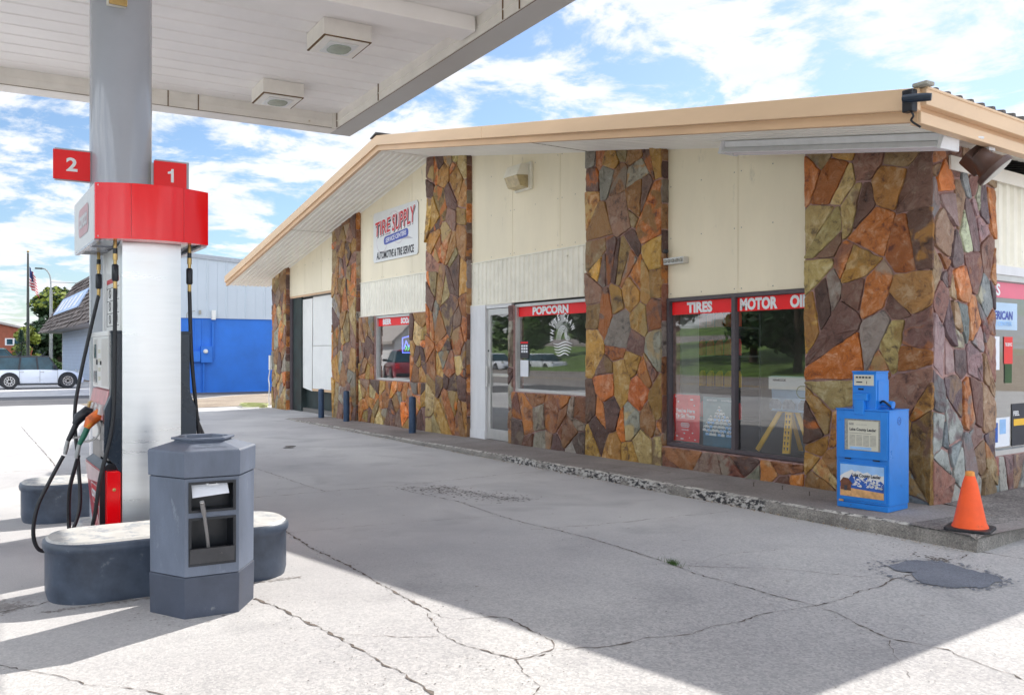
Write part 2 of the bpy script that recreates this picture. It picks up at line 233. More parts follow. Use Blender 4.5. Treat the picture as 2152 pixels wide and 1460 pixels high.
M['flagblue'] = mat('flag_blue', (0.03, 0.04, 0.15), 0.8, var=0.1)
M['yellowpaint'] = mat('road_paint', (0.6, 0.36, 0.05), 0.8, var=0.2)
# kerb: concrete with peeling black and white paint in a stretch
def kerb_mat():
    m = concrete_mat('painted_kerb', (0.24, 0.225, 0.21), (0.40, 0.38, 0.35), 0.5, 2.0, 0.4); n, l, b = nodes(m)
    src = b.inputs['Base Color'].links[0].from_socket
    tcn = n.new('ShaderNodeTexCoord')
    a = n.new('ShaderNodeTexNoise'); a.inputs['Scale'].default_value = 1; a.inputs['Detail'].default_value = 6; a.inputs['Roughness'].default_value = 0.65; kmp = n.new('ShaderNodeMapping'); kmp.inputs['Scale'].default_value = (17, 30, 30); l.new(tcn.outputs['Object'], kmp.inputs[0]); l.new(kmp.outputs[0], a.inputs['Vector'])
    r = n.new('ShaderNodeValToRGB'); r.color_ramp.interpolation = 'CONSTANT'; e = r.color_ramp.elements; e[0].color = (0.045, 0.045, 0.05, 1); e[1].position = 0.53; e[1].color = (0.46, 0.45, 0.43, 1); e3 = e.new(0.47); e3.color = (0.26, 0.245, 0.23, 1)
    l.new(a.outputs['Fac'], r.inputs[0])
    c = n.new('ShaderNodeTexNoise'); c.inputs['Scale'].default_value = 2.2; c.inputs['Detail'].default_value = 6; l.new(tcn.outputs['Object'], c.inputs['Vector'])
    sx = n.new('ShaderNodeSeparateXYZ'); l.new(tcn.outputs['Object'], sx.inputs[0])
    up = n.new('ShaderNodeMapRange'); up.inputs[1].default_value = -8.0; up.inputs[2].default_value = -5.5; l.new(sx.outputs[0], up.inputs[0])
    dn = n.new('ShaderNodeMapRange'); dn.inputs[1].default_value = -1.2; dn.inputs[2].default_value = 0.8; dn.inputs[3].default_value = 1; dn.inputs[4].default_value = 0; l.new(sx.outputs[0], dn.inputs[0])
    ml = n.new('ShaderNodeMath'); ml.operation = 'MULTIPLY'; l.new(up.outputs[0], ml.inputs[0]); l.new(dn.outputs[0], ml.inputs[1])
    ad = n.new('ShaderNodeMath'); ad.operation = 'ADD'; l.new(ml.outputs[0], ad.inputs[0]); l.new(c.outputs['Fac'], ad.inputs[1])
    gt = n.new('ShaderNodeMapRange'); gt.inputs[1].default_value = 1.38; gt.inputs[2].default_value = 1.50; l.new(ad.outputs[0], gt.inputs[0])
    mxx = n.new('ShaderNodeMixRGB'); l.new(gt.outputs[0], mxx.inputs[0]); l.new(src, mxx.inputs[1]); l.new(r.outputs[0], mxx.inputs[2]); l.new(mxx.outputs[0], b.inputs['Base Color'])
    return m
M['kerb'] = kerb_mat()

# ------------------------------------------------------------------ object helpers
WL = {}   # world origin of each un-rotated parent
def tag(o, label=None, cat=None, group=None, kind=None):
    if label: o['label'] = label
    if cat: o['category'] = cat
    if group: o['group'] = group
    if kind: o['kind'] = kind
    return o
def empty(name, loc, label, cat, group=None, rz=0.0):
    o = bpy.data.objects.new(name, None); COL.objects.link(o); o.location = loc; o.rotation_euler = (0, 0, rz); o.empty_display_size = 0.2
    WL[o.name] = Vector(loc); return tag(o, label, cat, group)
def copy_tree(o, parent=None):
    c = o.copy(); COL.objects.link(c); c.parent = parent
    for ch in list(o.children): copy_tree(ch, c)
    return c

class MB:
    def __init__(s): s.v = []; s.f = []; s.m = []; s.c = []
    def face(s, pts, mi=0, col=None):
        b = len(s.v); s.v += [tuple(p) for p in pts]; s.f.append(tuple(range(b, b + len(pts)))); s.m.append(mi); s.c.append(col)
    def mesh(s, vs, fs, mi=0, col=None):
        b = len(s.v); s.v += [tuple(p) for p in vs]
        for f in fs: s.f.append(tuple(b + i for i in f)); s.m.append(mi); s.c.append(col)
    def box(s, x0, x1, y0, y1, z0, z1, mi=0, R=None, o=None):
        vs = [Vector((x, y, z)) for z in (z0, z1) for y in (y0, y1) for x in (x0, x1)]
        if R is not None: vs = [R @ (q - Vector(o)) + Vector(o) for q in vs]
        s.mesh(vs, [(0, 2, 3, 1), (4, 5, 7, 6), (0, 1, 5, 4), (2, 6, 7, 3), (0, 4, 6, 2), (1, 3, 7, 5)], mi)
    def prism(s, poly, a, b, mi=0, caps=True):
        """poly: list of 3-D points, a/b: offset vectors for the two caps"""
        n = len(poly); A = [Vector(p) + Vector(a) for p in poly]; B = [Vector(p) + Vector(b) for p in poly]
        fs = [(i, (i + 1) % n, n + (i + 1) % n, n + i) for i in range(n)]
        if caps: fs += [tuple(range(n))[::-1], tuple(range(n, 2 * n))]
        s.mesh(A + B, fs, mi)
    def tube(s, path, r, seg=10, mi=0, caps=True):
        pts = [Vector(p) for p in path]; n = len(pts); rings = []
        rs = r if isinstance(r, (list, tuple)) else [r] * n
        up = None
        for i in range(n):
            t = (pts[min(i + 1, n - 1)] - pts[max(i - 1, 0)]).normalized()
            if up is None: up = Vector((0, 0, 1)) if abs(t.z) < 0.9 else Vector((1, 0, 0))
            sd = t.cross(up).normalized(); up = sd.cross(t).normalized()
            rings.append([pts[i] + rs[i] * (cos(2 * pi * k / seg) * sd + sin(2 * pi * k / seg) * up) for k in range(seg)])
        vs = [q for rr in rings for q in rr]; fs = []
        for i in range(n - 1):
            for k in range(seg): fs.append((i * seg + k, i * seg + (k + 1) % seg, (i + 1) * seg + (k + 1) % seg, (i + 1) * seg + k))
        if caps: fs += [tuple(range(seg))[::-1], tuple(range((n - 1) * seg, n * seg))]
        s.mesh(vs, fs, mi)
    def lathe(s, prof, c=(0, 0, 0), seg=24, mi=0, axis='z'):
        vs = []; fs = []
        for r, h in prof:
            for k in range(seg):
                a = 2 * pi * k / seg; p = (r * cos(a), r * sin(a), h)
                if axis == 'y': p = (p[0], h, p[1])
                if axis == 'x': p = (h, p[0], p[1])
                vs.append((c[0] + p[0], c[1] + p[1], c[2] + p[2]))
        for i in range(len(prof) - 1):
            for k in range(seg): fs.append((i * seg + k, i * seg + (k + 1) % seg, (i + 1) * seg + (k + 1) % seg, (i + 1) * seg + k))
        fs += [tuple(range(seg))[::-1], tuple(range((len(prof) - 1) * seg, len(prof) * seg))]
        s.mesh(vs, fs, mi)
    def build(s, name, mats, parent=None, local=False, bevel=0.0, smooth=None, label=None, merge=True, colors=False):
        if not isinstance(mats, (list, tuple)): mats = [mats]
        me = bpy.data.meshes.new(name)
        off = Vector((0, 0, 0))
        if parent is not None and not local: off = WL[parent.name]
        me.from_pydata([(p[0] - off.x, p[1] - off.y, p[2] - off.z) for p in s.v], [], s.f)
        for m in mats: me.materials.append(m if not isinstance(m, str) else M[m])
        for i, p in enumerate(me.polygons): p.material_index = s.m[i]
        if colors:
            for nm_, q_ in (('Col', 0), ('Col2', 1)):
                ca = me.color_attributes.new(nm_, 'FLOAT_COLOR', 'CORNER')
                for i, p in enumerate(me.polygons):
                    c = (s.c[i] or ((0.3, 0.2, 0.18),) * 2)[q_]
                    for li in p.loop_indices: ca.data[li].color = (*c, 1)
        bm = bmesh.new(); bm.from_mesh(me)
        if merge: bmesh.ops.remove_doubles(bm, verts=bm.verts, dist=1e-5)
        bmesh.ops.recalc_face_normals(bm, faces=bm.faces)
        if bevel:
            es = [e for e in bm.edges if len(e.link_faces) == 2 and e.calc_face_angle(0) > radians(35)]
            try: bmesh.ops.bevel(bm, geom=es, offset=bevel, segments=2, affect='EDGES', clamp_overlap=True, profile=0.6)
            except Exception: pass
        bm.to_mesh(me); bm.free()
        if smooth:
            for p in me.polygons: p.use_smooth = True
            me.set_sharp_from_angle(angle=radians(smooth))
        o = bpy.data.objects.new(name, me); COL.objects.link(o)
        if parent is not None: o.parent = parent; WL[o.name] = WL.get(parent.name, Vector((0, 0, 0)))
        else: WL[o.name] = Vector((0, 0, 0))
        if label: o['label'] = label
        return o

def text_mesh(mb, s, center, xd, ud, w, h, bold=0.0, shear=0.0, mi=0, depth=0.0, outn=0.0):
    cu = bpy.data.curves.new('t', 'FONT'); cu.body = s; cu.size = 1; cu.offset = bold; cu.shear = shear; cu.resolution_u = 3
    ob = bpy.data.objects.new('t', cu); COL.objects.link(ob)
    dg = bpy.context.evaluated_depsgraph_get(); me = bpy.data.meshes.new_from_object(ob.evaluated_get(dg))
    xs = [v.co.x for v in me.vertices]; ys = [v.co.y for v in me.vertices]
    if not xs: return
    x0, x1, y0, y1 = min(xs), max(xs), min(ys), max(ys)
    xd = Vector(xd).normalized(); ud = Vector(ud).normalized(); nn = xd.cross(ud)
    c = Vector(center)
    vs = [c + xd * ((v.co.x - x0) / (x1 - x0) - 0.5) * w + ud * ((v.co.y - y0) / (y1 - y0) - 0.5) * h + nn * outn for v in me.vertices]
    mb.mesh(vs, [tuple(p.vertices) for p in me.polygons], mi)
    bpy.data.objects.remove(ob); bpy.data.curves.remove(cu); bpy.data.meshes.remove(me)

def text(name, s, matn, parent, center, xd, w, h, bold=0.02, shear=0.0, ud=(0, 0, 1), local=False, label=None):
    mb = MB(); text_mesh(mb, s, center, xd, ud, w, h, bold, shear)
    return mb.build(name, matn, parent, merge=False, local=local, label=label)

def spline(pts, n=10):
    P = [Vector(p) for p in pts]; P = [2 * P[0] - P[1]] + P + [2 * P[-1] - P[-2]]; o = []
    for i in range(1, len(P) - 2):
        for k in range(n):
            t = k / n; a, b, c, d = P[i - 1], P[i], P[i + 1], P[i + 2]
            o.append(0.5 * ((2 * b) + (-a + c) * t + (2 * a - 5 * b + 4 * c - d) * t * t + (-a + 3 * b - 3 * c + d) * t ** 3))
    o.append(P[-2]); return o

# ------------------------------------------------------------------ flagstone facing
def slice_poly(poly, rng, depth, amin):
    xs = [p[0] for p in poly]; zs_ = [p[1] for p in poly]
    A = abs(sum(poly[k][0] * poly[(k + 1) % len(poly)][1] - poly[(k + 1) % len(poly)][0] * poly[k][1] for k in range(len(poly)))) / 2
    if depth == 0 or A < amin * rng.uniform(0.7, 2.6): return [poly]
    cx = sum(xs) / len(xs) + rng.uniform(-.18, .18) * (max(xs) - min(xs)); cz = sum(zs_) / len(zs_) + rng.uniform(-.18, .18) * (max(zs_) - min(zs_))
    w, h = max(xs) - min(xs), max(zs_) - min(zs_)
    a = rng.gauss(0, 0.45) if w > h * 0.75 or rng.random() < 0.35 else pi / 2 + rng.gauss(0, 0.5)
    nx, ny = cos(a), sin(a); d = nx * cx + ny * cz
    p1, p2 = clip(poly, nx, ny, d), clip(poly, -nx, -ny, -d); out = []
    for q in (p1, p2):
        if len(q) >= 3: out += slice_poly(q, rng, depth - 1, amin)
    return out
def clip(poly, nx, ny, d):
    """keep nx*x+ny*y<=d"""
    o = []
    for i in range(len(poly)):
        a = poly[i]; b = poly[(i + 1) % len(poly)]
        fa = nx * a[0] + ny * a[1] - d; fb = nx * b[0] + ny * b[1] - d
        if fa <= 0: o.append(a)
        if (fa < 0 < fb) or (fb < 0 < fa):
            t = fa / (fa - fb); o.append((a[0] + (b[0] - a[0]) * t, a[1] + (b[1] - a[1]) * t))
    return o
PAL = [((0.38, 0.12, 0.02), 10), ((0.34, 0.16, 0.03), 11), ((0.42, 0.22, 0.035), 8), ((0.24, 0.14, 0.035), 5), ((0.30, 0.20, 0.08), 4),
       ((0.23, 0.205, 0.165), 5), ((0.44, 0.31, 0.12), 3), ((0.10, 0.045, 0.03), 9), ((0.15, 0.07, 0.05), 9), ((0.22, 0.11, 0.07), 8), ((0.58, 0.15, 0.01), 4), ((0.27, 0.12, 0.035), 9)]
PALP = [((0.20, 0.085, 0.065), 9), ((0.27, 0.18, 0.17), 7), ((0.20, 0.21, 0.22), 6), ((0.36, 0.14, 0.05), 8), ((0.14, 0.09, 0.10), 7), ((0.30, 0.19, 0.11), 7), ((0.50, 0.15, 0.03), 4), ((0.45, 0.42, 0.30), 2)]
PALR = [((0.16, 0.055, 0.03), 9), ((0.24, 0.09, 0.03), 9), ((0.30, 0.15, 0.06), 6), ((0.40, 0.14, 0.02), 5), ((0.11, 0.055, 0.045), 8), ((0.22, 0.16, 0.11), 5), ((0.27, 0.24, 0.19), 3)]
def stones(mb, outline, n, fn, rng, pal=PAL, gap=0.008, asp=1.35, base=0.0, pale=None):
    """outline: convex polygon (s,z); fn(s,z,h)->world; every stone is a chipped slab standing proud of the mortar"""
    xs = [p[0] for p in outline]; zs = [p[1] for p in outline]; pts = []; tries = 0
    area = (max(xs) - min(xs)) * (max(zs) - min(zs)) / n; dmin = 0.62 * math.sqrt(area)
    while len(pts) < n and tries < n * 60:
        tries += 1; p = (rng.uniform(min(xs), max(xs)), rng.uniform(min(zs), max(zs)))
        dm = dmin * rng.choice((0.45, 0.8, 1.0, 1.2))
        if all(hypot(p[0] - q[0], (p[1] - q[1]) / asp) > dm for q in pts): pts.append(p)
    wts = [rng.uniform(0, 0.30 * area) * rng.choice((0.2, 1, 1)) for _ in pts]
    # each cell measures distance with a slightly skewed metric shared by the wall
    sk = rng.uniform(-0.35, 0.35); T = [(p[0] + sk * p[1] / asp, p[1] / asp) for p in pts]; out2 = [(p[0] + sk * p[1] / asp, p[1] / asp) for p in outline]
    for i, (a, b) in enumerate(T):
        poly = out2[:]
        for j, (c, d) in enumerate(T):
            if i == j: continue
            nx, ny = c - a, d - b; L = hypot(nx, ny)
            if L > 2.5 * math.sqrt(area) * 1.9: continue
            dd = ((c * c + d * d - wts[j]) - (a * a + b * b - wts[i])) / 2
            poly = clip(poly, nx / L, ny / L, dd / L)
            if len(poly) < 3: break
        if len(poly) < 3: continue
        poly0 = [(p[0] - sk * p[1], p[1] * asp) for p in poly]
        for poly in slice_poly(poly0, rng, 3 if n > 1 else 0, area * 0.85): one_stone(mb, poly, fn, rng, pal, gap, base, pale)
def one_stone(mb, poly, fn, rng, pal, gap, base, pale):
    if 1:
        # shrink by the joint
        cx = sum(p[0] for p in poly) / len(poly); cz = sum(p[1] for p in poly) / len(poly)
        q = poly[:]
        sgn = 1 if sum(poly[k][0] * poly[(k + 1) % len(poly)][1] - poly[(k + 1) % len(poly)][0] * poly[k][1] for k in range(len(poly))) > 0 else -1
        g = gap * rng.uniform(0.7, 1.6)
        for k in range(len(poly)):
            a = poly[k]; b = poly[(k + 1) % len(poly)]; ex, ez = b[0] - a[0], b[1] - a[1]; L = hypot(ex, ez)
            if L < 1e-5: continue
            nx, nz = sgn * ez / L, -sgn * ex / L
            q = clip(q, nx, nz, nx * a[0] + nz * a[1] - g)
            if len(q) < 3: break
        if len(q) < 3: return
        # drop tiny edges, cut corners, add chips
        r = []
        for k in range(len(q)):
            a, b = q[k], q[(k + 1) % len(q)]; L = hypot(b[0] - a[0], b[1] - a[1])
            if L < 0.012: continue
            bow = rng.uniform(-0.010, 0.005) * sgn * min(1, L / 0.3)
            c = min(0.18, rng.uniform(0.006, 0.018) / L); r.append((a[0] + (b[0] - a[0]) * c, a[1] + (b[1] - a[1]) * c))
            m = int(L / 0.07)
            for t in range(1, m + 1):
                f = c + (1 - 2 * c) * t / (m + 1); px = rng.gauss(0, 0.004) + bow * sin(pi * f)
                r.append((a[0] + (b[0] - a[0]) * f - (b[1] - a[1]) / L * px, a[1] + (b[1] - a[1]) * f + (b[0] - a[0]) / L * px))
            r.append((b[0] - (b[0] - a[0]) * c, b[1] - (b[1] - a[1]) * c))
        if len(r) < 3: return
        cx = sum(p[0] for p in r) / len(r); cz = sum(p[1] for p in r) / len(r)
        tot = sum(w for _, w in pal); t = rng.uniform(0, tot)
        for c, w in pal:
            t -= w
            if t <= 0: break
        v = rng.uniform(0.85, 1.4); c = tuple(min(0.8, x * v * rng.uniform(0.92, 1.08)) for x in c)
        if pale and pale(cx, cz, rng): c = rng.choice(((0.34, 0.36, 0.34), (0.24, 0.28, 0.29), (0.42, 0.40, 0.36), (0.19, 0.22, 0.24)))
        h = rng.uniform(0.012, 0.034); tx, tz = rng.gauss(0, 0.03), rng.gauss(0, 0.03); rad = max(hypot(p[0] - cx, p[1] - cz) for p in r)
        ins = min(0.007, rad * 0.2)
        def hh(x, z, e): return base + max(0.004, h * e + tx * (x - cx) + tz * (z - cz))
        c2 = rng.choice(pal)[0] if rng.random() < 0.6 else c; c = (c, tuple(x * v for x in c2))
        ring0 = [fn(x, z, -0.012) for x, z in r]; ring1 = [fn(x, z, hh(x, z, 0.85) + rng.gauss(0, 0.0012)) for x, z in r]
        mid = []
        for f in (1, 0.55):
            mid.append([(cx + (x - cx) * (1 - ins / max(rad, 0.01)) * f + 0, cz + (z - cz) * (1 - ins / max(rad, 0.01)) * f) for x, z in r])
        ring2 = [fn(x, z, hh(x, z, 1.0) + rng.gauss(0, 0.0016)) for x, z in mid[0]]
        ring3 = [fn(x, z, hh(x, z, 1.03) + rng.gauss(0, 0.0035)) for x, z in mid[1]]
        vs = ring0 + ring1 + ring2 + ring3 + [fn(cx, cz, hh(cx, cz, 1.1))]; n0 = len(r); fs = []
        for R_ in range(3):
            for k in range(n0): fs.append((R_ * n0 + k, R_ * n0 + (k + 1) % n0, (R_ + 1) * n0 + (k + 1) % n0, (R_ + 1) * n0 + k))
        for k in range(n0): fs.append((3 * n0 + k, 3 * n0 + (k + 1) % n0, 4 * n0))
        mb.mesh(vs, fs, 0, c)

# ------------------------------------------------------------------ THE SETTING
RK = radians(5)                                    # the east side of the store is not quite square to its front
ED = Vector((-sin(RK), cos(RK), 0)); EN = Vector((cos(RK), sin(RK), 0))
def EP(t, z, off=0.0): return ED * t + EN * off + Vector((0, 0, z))

# lot, with joints and cracks as thin sheets a few mm above the slab
CR = [
(0.016,[(-2.81,-5.16),(-1.89,-5.21),(-1.05,-5.19),(-0.33,-5.21),(0.01,-5.21),(0.28,-5.20),(0.36,-5.15)]),
(0.010,[(0.36,-5.15),(0.42,-4.97),(0.51,-4.90),(0.74,-4.91),(0.92,-4.91),(1.02,-4.93),(1.07,-4.97),(1.10,-5.23),(0.93,-5.28),(0.75,-5.35),(0.53,-5.35),(0.17,-5.24)]),
(0.020,[(-0.68,-6.00),(-0.41,-5.94),(0.00,-5.88),(0.33,-5.84),(0.58,-5.82),(0.81,-5.81),(0.97,-5.78),(1.16,-5.78),(1.28,-5.79),(1.42,-5.81),(1.9,-5.84),(2.6,-5.9)]),
(0.006,[(0.20,-5.87),(0.28,-5.80),(0.42,-5.63),(0.53,-5.51),(0.57,-5.38)]),
(0.011,[(1.10,-5.24),(1.11,-5.00),(1.17,-4.79),(1.20,-4.52),(1.26,-4.21),(1.24,-3.74),(1.23,-3.49),(1.29,-3.20),(1.24,-2.82),(1.20,-2.48),(1.13,-2.14),(1.00,-1.13)]),
(0.011,[(-4.49,-3.33),(-3.92,-3.33),(-3.15,-3.21),(-2.22,-3.27),(-1.75,-3.25),(-1.37,-3.20),(-1.00,-3.17),(-0.53,-3.18),(0.04,-3.22),(0.29,-3.28),(0.60,-3.25),(1.02,-3.24),(1.22,-3.21),(1.44,-3.23),(1.66,-3.33),(1.91,-3.39),(2.02,-3.34),(2.15,-3.30),(2.34,-3.35),(2.50,-3.38),(2.69,-3.43)]),
(0.009,[(-1.55,-3.39),(-1.40,-2.71),(-1.34,-1.99),(-1.25,-1.32)]),
(0.006,[(0.10,-3.24),(0.31,-2.95),(0.57,-2.65),(0.86,-2.47),(1.07,-2.33),(1.17,-2.27)]),
(0.012,[(-4.50,-5.06),(-4.49,-4.36),(-4.47,-3.29),(-4.63,-1.28)]),
(0.01,[(-7.41,-4.26),(-7.04,-4.19),(-5.98,-4.16),(-5.08,-4.15),(-4.51,-4.11)]),
(0.005,[(1.91,-3.42),(2.06,-3.59),(2.29,-3.81)]),
(0.014,[(0.99,-0.96),(1.29,-0.93),(1.42,-0.93),(1.9,-0.95),(3.0,-0.9)]),
(0.007,[(1.10,-5.23),(1.28,-5.30),(1.47,-5.33),(1.55,-5.45)]),
(0.007,[(-0.18,-7.38),(-0.06,-7.30),(0.07,-7.22),(0.18,-7.13),(0.29,-7.08),(0.39,-7.01),(0.49,-6.90),(0.57,-6.83),(0.65,-6.78),(0.76,-6.75)]),
(0.009,[(-1.19,-7.34),(-1.22,-7.25),(-1.24,-7.17),(-1.30,-7.03)]),
(0.015,[(-16.08,-6.32),(-13.20,-6.34),(-10.75,-6.35),(-8.17,-6.38)]),
(0.02,[(-15.99,-7.82),(-16.05,-5.93),(-16.19,-5.11),(-16.2,-2.8)]),
(0.008,[(-8.41,-3.99),(-8.54,-2.83),(-8.90,-1.30)]),
(0.005,[(-2.53,-5.17),(-2.44,-4.34),(-2.25,-3.32)]),
(0.005,[(0.16,-3.19),(0.01,-2.68),(0.14,-2.14)]),
(0.012,[(-8.2,-7.6),(-8.15,-6.38),(-8.3,-4.6),(-8.41,-3.99)]),
(0.006,[(1.42,-5.81),(1.5,-5.6),(1.62,-5.45),(1.9,-5.3)]),
]
rg = random.Random(3)
lot = MB()
LX0, LX1, LY0, LY1 = -47, 40, -16, 30
lot.face([(LX0, LY0, 0), (LX1, LY0, 0), (LX1, LY1, 0), (LX0, LY1, 0)])
for w, pl in CR:
    pts = []
    for i in range(len(pl) - 1):
        a, b = pl[i], pl[i + 1]; L = hypot(b[0] - a[0], b[1] - a[1]); k = max(2, int(L / 0.035))
        for t in range(k):
            f = t / k; pts.append((a[0] + (b[0] - a[0]) * f + rg.gauss(0, 0.006) + 0.014 * sin(len(pts) * 0.53) * (w > 0.006), a[1] + (b[1] - a[1]) * f + rg.gauss(0, 0.006)))
    pts.append(pl[-1]); lft = []; rgt = []
    for i, p in enumerate(pts):
        a = pts[max(0, i - 1)]; b = pts[min(len(pts) - 1, i + 1)]; L = hypot(b[0] - a[0], b[1] - a[1]) or 1
        nx, ny = -(b[1] - a[1]) / L, (b[0] - a[0]) / L; ww = w * 0.36 * rg.choice((0.15, 0.4, 0.7, 1.0, 1.9))
        lft.append((p[0] + nx * ww, p[1] + ny * ww, 0.003)); rgt.append((p[0] - nx * ww, p[1] - ny * ww, 0.003))
    for i in range(len(pts) - 1): lot.face([lft[i], lft[i + 1], rgt[i + 1], rgt[i]], 1)
def ragged(pl, z, mi, jit=0.03):
    o = []
    for i in range(len(pl)):
        a, b = pl[i], pl[(i + 1) % len(pl)]
        for t in range(5): o.append((a[0] + (b[0] - a[0]) * t / 5 + rg.gauss(0, jit), a[1] + (b[1] - a[1]) * t / 5 + rg.gauss(0, jit), z))
    cx = sum(p[0] for p in o) / len(o); cy = sum(p[1] for p in o) / len(o)
    for i in range(len(o)): lot.face([o[i], o[(i + 1) % len(o)], (cx, cy, z)], mi)
def stain(cx, cy, rx, ry, n_, mi=4):
    for _ in range(n_):
        a_ = rg.uniform(0, 6.28); d_ = abs(rg.gauss(0, 0.6)); x_, y_ = cx + rx * d_ * cos(a_), cy + ry * d_ * sin(a_); r = rg.uniform(0.004, 0.02) * max(0.3, 1 - d_ * 0.5); zq = 0.0008 + rg.random() * 0.0018
        lot.face([(x_ + r * cos(a) * rg.uniform(.6, 1.4), y_ + r * sin(a) * rg.uniform(.6, 1.4), zq) for a in (0, 1.1, 2.3, 3.4, 4.6, 5.5)], mi)
for q_ in range(26): stain(-1.05, -7.1 + q_ * 0.06, 0.05, 0.05, 14)
stain(-1.3, -7.3, 0.22, 0.16, 220); stain(0.98, -1.5, 0.4, 0.25, 120, 3); stain(-0.7, -6.3, 0.42, 0.42, 260)
ragged([(0.89, -1.95), (0.89, -1.69), (1.03, -1.51), (1.24, -1.59), (1.48, -1.6), (1.57, -1.72), (1.6, -1.96), (1.48, -2.15), (1.31, -2.21), (1.14, -2.03), (1.01, -2.04)], 0.006, 2, 0.01)
for _ in range(260):
    a_ = rg.uniform(0, 6.28); d_ = rg.gauss(1.0, 0.09); x_, y_ = 1.22 + 0.40 * d_ * cos(a_), -1.86 + 0.36 * d_ * sin(a_) ; r = rg.uniform(0.003, 0.014); zq = 0.0062 + rg.random() * 0.001
    lot.face([(x_ + r * cos(a), y_ + r * sin(a) * rg.uniform(.6, 1.4), zq) for a in (0, 1.1, 2.3, 3.4, 4.6, 5.5)], 2)
for _ in range(520):       # pitted patch: many small spalls, denser towards its middle
    t = rg.random(); cx = -4.3 + 1.5 * t; cy = -3.15 + 0.55 * t + rg.gauss(0, 0.15); r = rg.uniform(0.004, 0.015); zq = 0.0036 + rg.random() * 0.0015
    lot.face([(cx + r * cos(a) * rg.uniform(.7, 1.3), cy + r * sin(a) * rg.uniform(.7, 1.3), zq) for a in (0, 1, 2, 3, 4, 5)], 3)
for (x0, x1, y0, y1, n_) in ((0.1, 1.1, -1.45, -1.1, 160), (0.9, 1.5, -5.6, -5.1, 60), (-0.6, 1.4, -6.05, -5.7, 130), (-2.8, 0.3, -5.3, -5.1, 120), (-2, 2, -3.4, -3.1, 150), (-3, 4, -7, -1.2, 420)):
    for _ in range(n_):
        cx, cy = rg.uniform(x0, x1), rg.gauss((y0 + y1) / 2, (y1 - y0) / 3); r = rg.uniform(0.0015, 0.006); zq = 0.0036 + rg.random() * 0.0015
        lot.face([(cx + r * cos(a) * rg.uniform(.6, 1.4), cy + r * sin(a) * rg.uniform(.6, 1.4), zq) for a in (0, 1.2, 2.5, 3.7, 5)], 3)
for _ in range(90):
    cx, cy = rg.uniform(-12, 2), rg.gauss(-3.6, 0.9); r = rg.uniform(0.004, 0.016); lot.face([(cx + r * cos(a) * rg.uniform(.7, 1.3), cy + r * sin(a) * rg.uniform(.7, 1.3), 0.0008 + rg.random() * 0.0018) for a in (0, .8, 1.6, 2.4, 3.2, 4, 4.8, 5.6)], 4)
for cx, cy in ((-9.1, -3.0), (-9.3, -2.9)):   # small utility lids and stains
    lot.face([(cx + 0.09 * cos(a / 8 * pi), cy + 0.09 * sin(a / 8 * pi), 0.004) for a in range(16)], 3)
tag(lot.build('concrete_lot', ['lot', 'crack', 'patch', 'patch2', mat('oil_drip', (0.29, 0.27, 0.26), 0.7, var=0.3, scale=20)], merge=False), kind='structure')

g = MB(); g.face([(-600, -600, -0.03), (600, -600, -0.03), (600, 600, -0.03), (-600, 600, -0.03)])
tag(g.build('ground', 'dirt'), kind='structure')
g = MB(); g.face([(-30.2, -30, 0.006), (-24.8, -30, 0.006), (-24.3, -3.9, 0.006), (-25.6, -1, 0.006), (-27.6, 1, 0.006), (-29.2, 4.5, 0.006), (-30.2, 8, 0.006)])
tag(g.build('asphalt_alley', 'asphalt'), kind='structure')
g = MB(); ragpts = [(-24.2, -4.3), (-20.3, -4.0), (-20.6, -1.6), (-20.9, 1.0), (-21.0, 6.0), (-30.0, 9.0), (-29.0, 4.0), (-27.3, 1.1), (-25.2, -1.0)]
g.face([(x, y, 0.010) for x, y in ragpts]); tag(g.build('gravel_strip', 'dirt'), kind='structure')
g = MB(); g.face([(-140, -300, -0.012), (-52, -300, -0.012), (-52, 300, -0.012), (-140, 300, -0.012)]); tag(g.build('street_beyond', 'asphalt'), kind='structure')
g = MB(); g.face([(-66, 1, 0.0), (-54, 1, 0.0), (-54, -1.6, 0.0), (-66, -1.9, 0.0)]); tag(g.build('lawn', 'grass'), kind='structure')
# street, verge and rising bank across the road from the store (seen in the shop windows)
g = MB(); g.face([(-200, -30, 0.008), (120, -30, 0.008), (120, -16.02, 0.008), (-200, -16.02, 0.008)]); 
for v0 in (-23.3, -22.9): g.face([(-200, v0, 0.013), (120, v0, 0.013), (120, v0 + 0.14, 0.013), (-200, v0 + 0.14, 0.013)], 1)
tag(g.build('road', ['walk', 'yellowpaint']), kind='structure')
g = MB(); g.box(-200, 120, -31.6, -30, -0.02, 0.14); tag(g.build('pavement_across_road', 'walk'), kind='structure')
g = MB(); NX, NY = 50, 14
def bank(x, y): return 0.1 + 4.6 * min(1, max(0, (-y - 31.6) / 34)) ** 1.1 + 0.25 * sin(x * 0.11) * min(1, (-y - 31.6) / 20)
for i in range(NX):
    for j in range(NY):
        x0, x1 = -200 + i * 6.4, -200 + (i + 1) * 6.4; y0, y1 = -31.6 - j * 5, -31.6 - (j + 1) * 5
        g.face([(x0, y0, bank(x0, y0)), (x1, y0, bank(x1, y0)), (x1, y1, bank(x1, y1)), (x0, y1, bank(x0, y1))])
tag(g.build('grass_bank', 'grass', smooth=60), kind='structure')
g = MB(); g.prism([(-200, -50, bank(-200, -50) + 0.0), (120, -50, bank(-200, -50) + 0.0), (120, -53, bank(-200, -53) + 0.3), (-200, -53, bank(-200, -53) + 0.3)], (0, 0, 0), (0, 0, -0.5)); tag(g.build('upper_road', 'walk'), kind='structure')

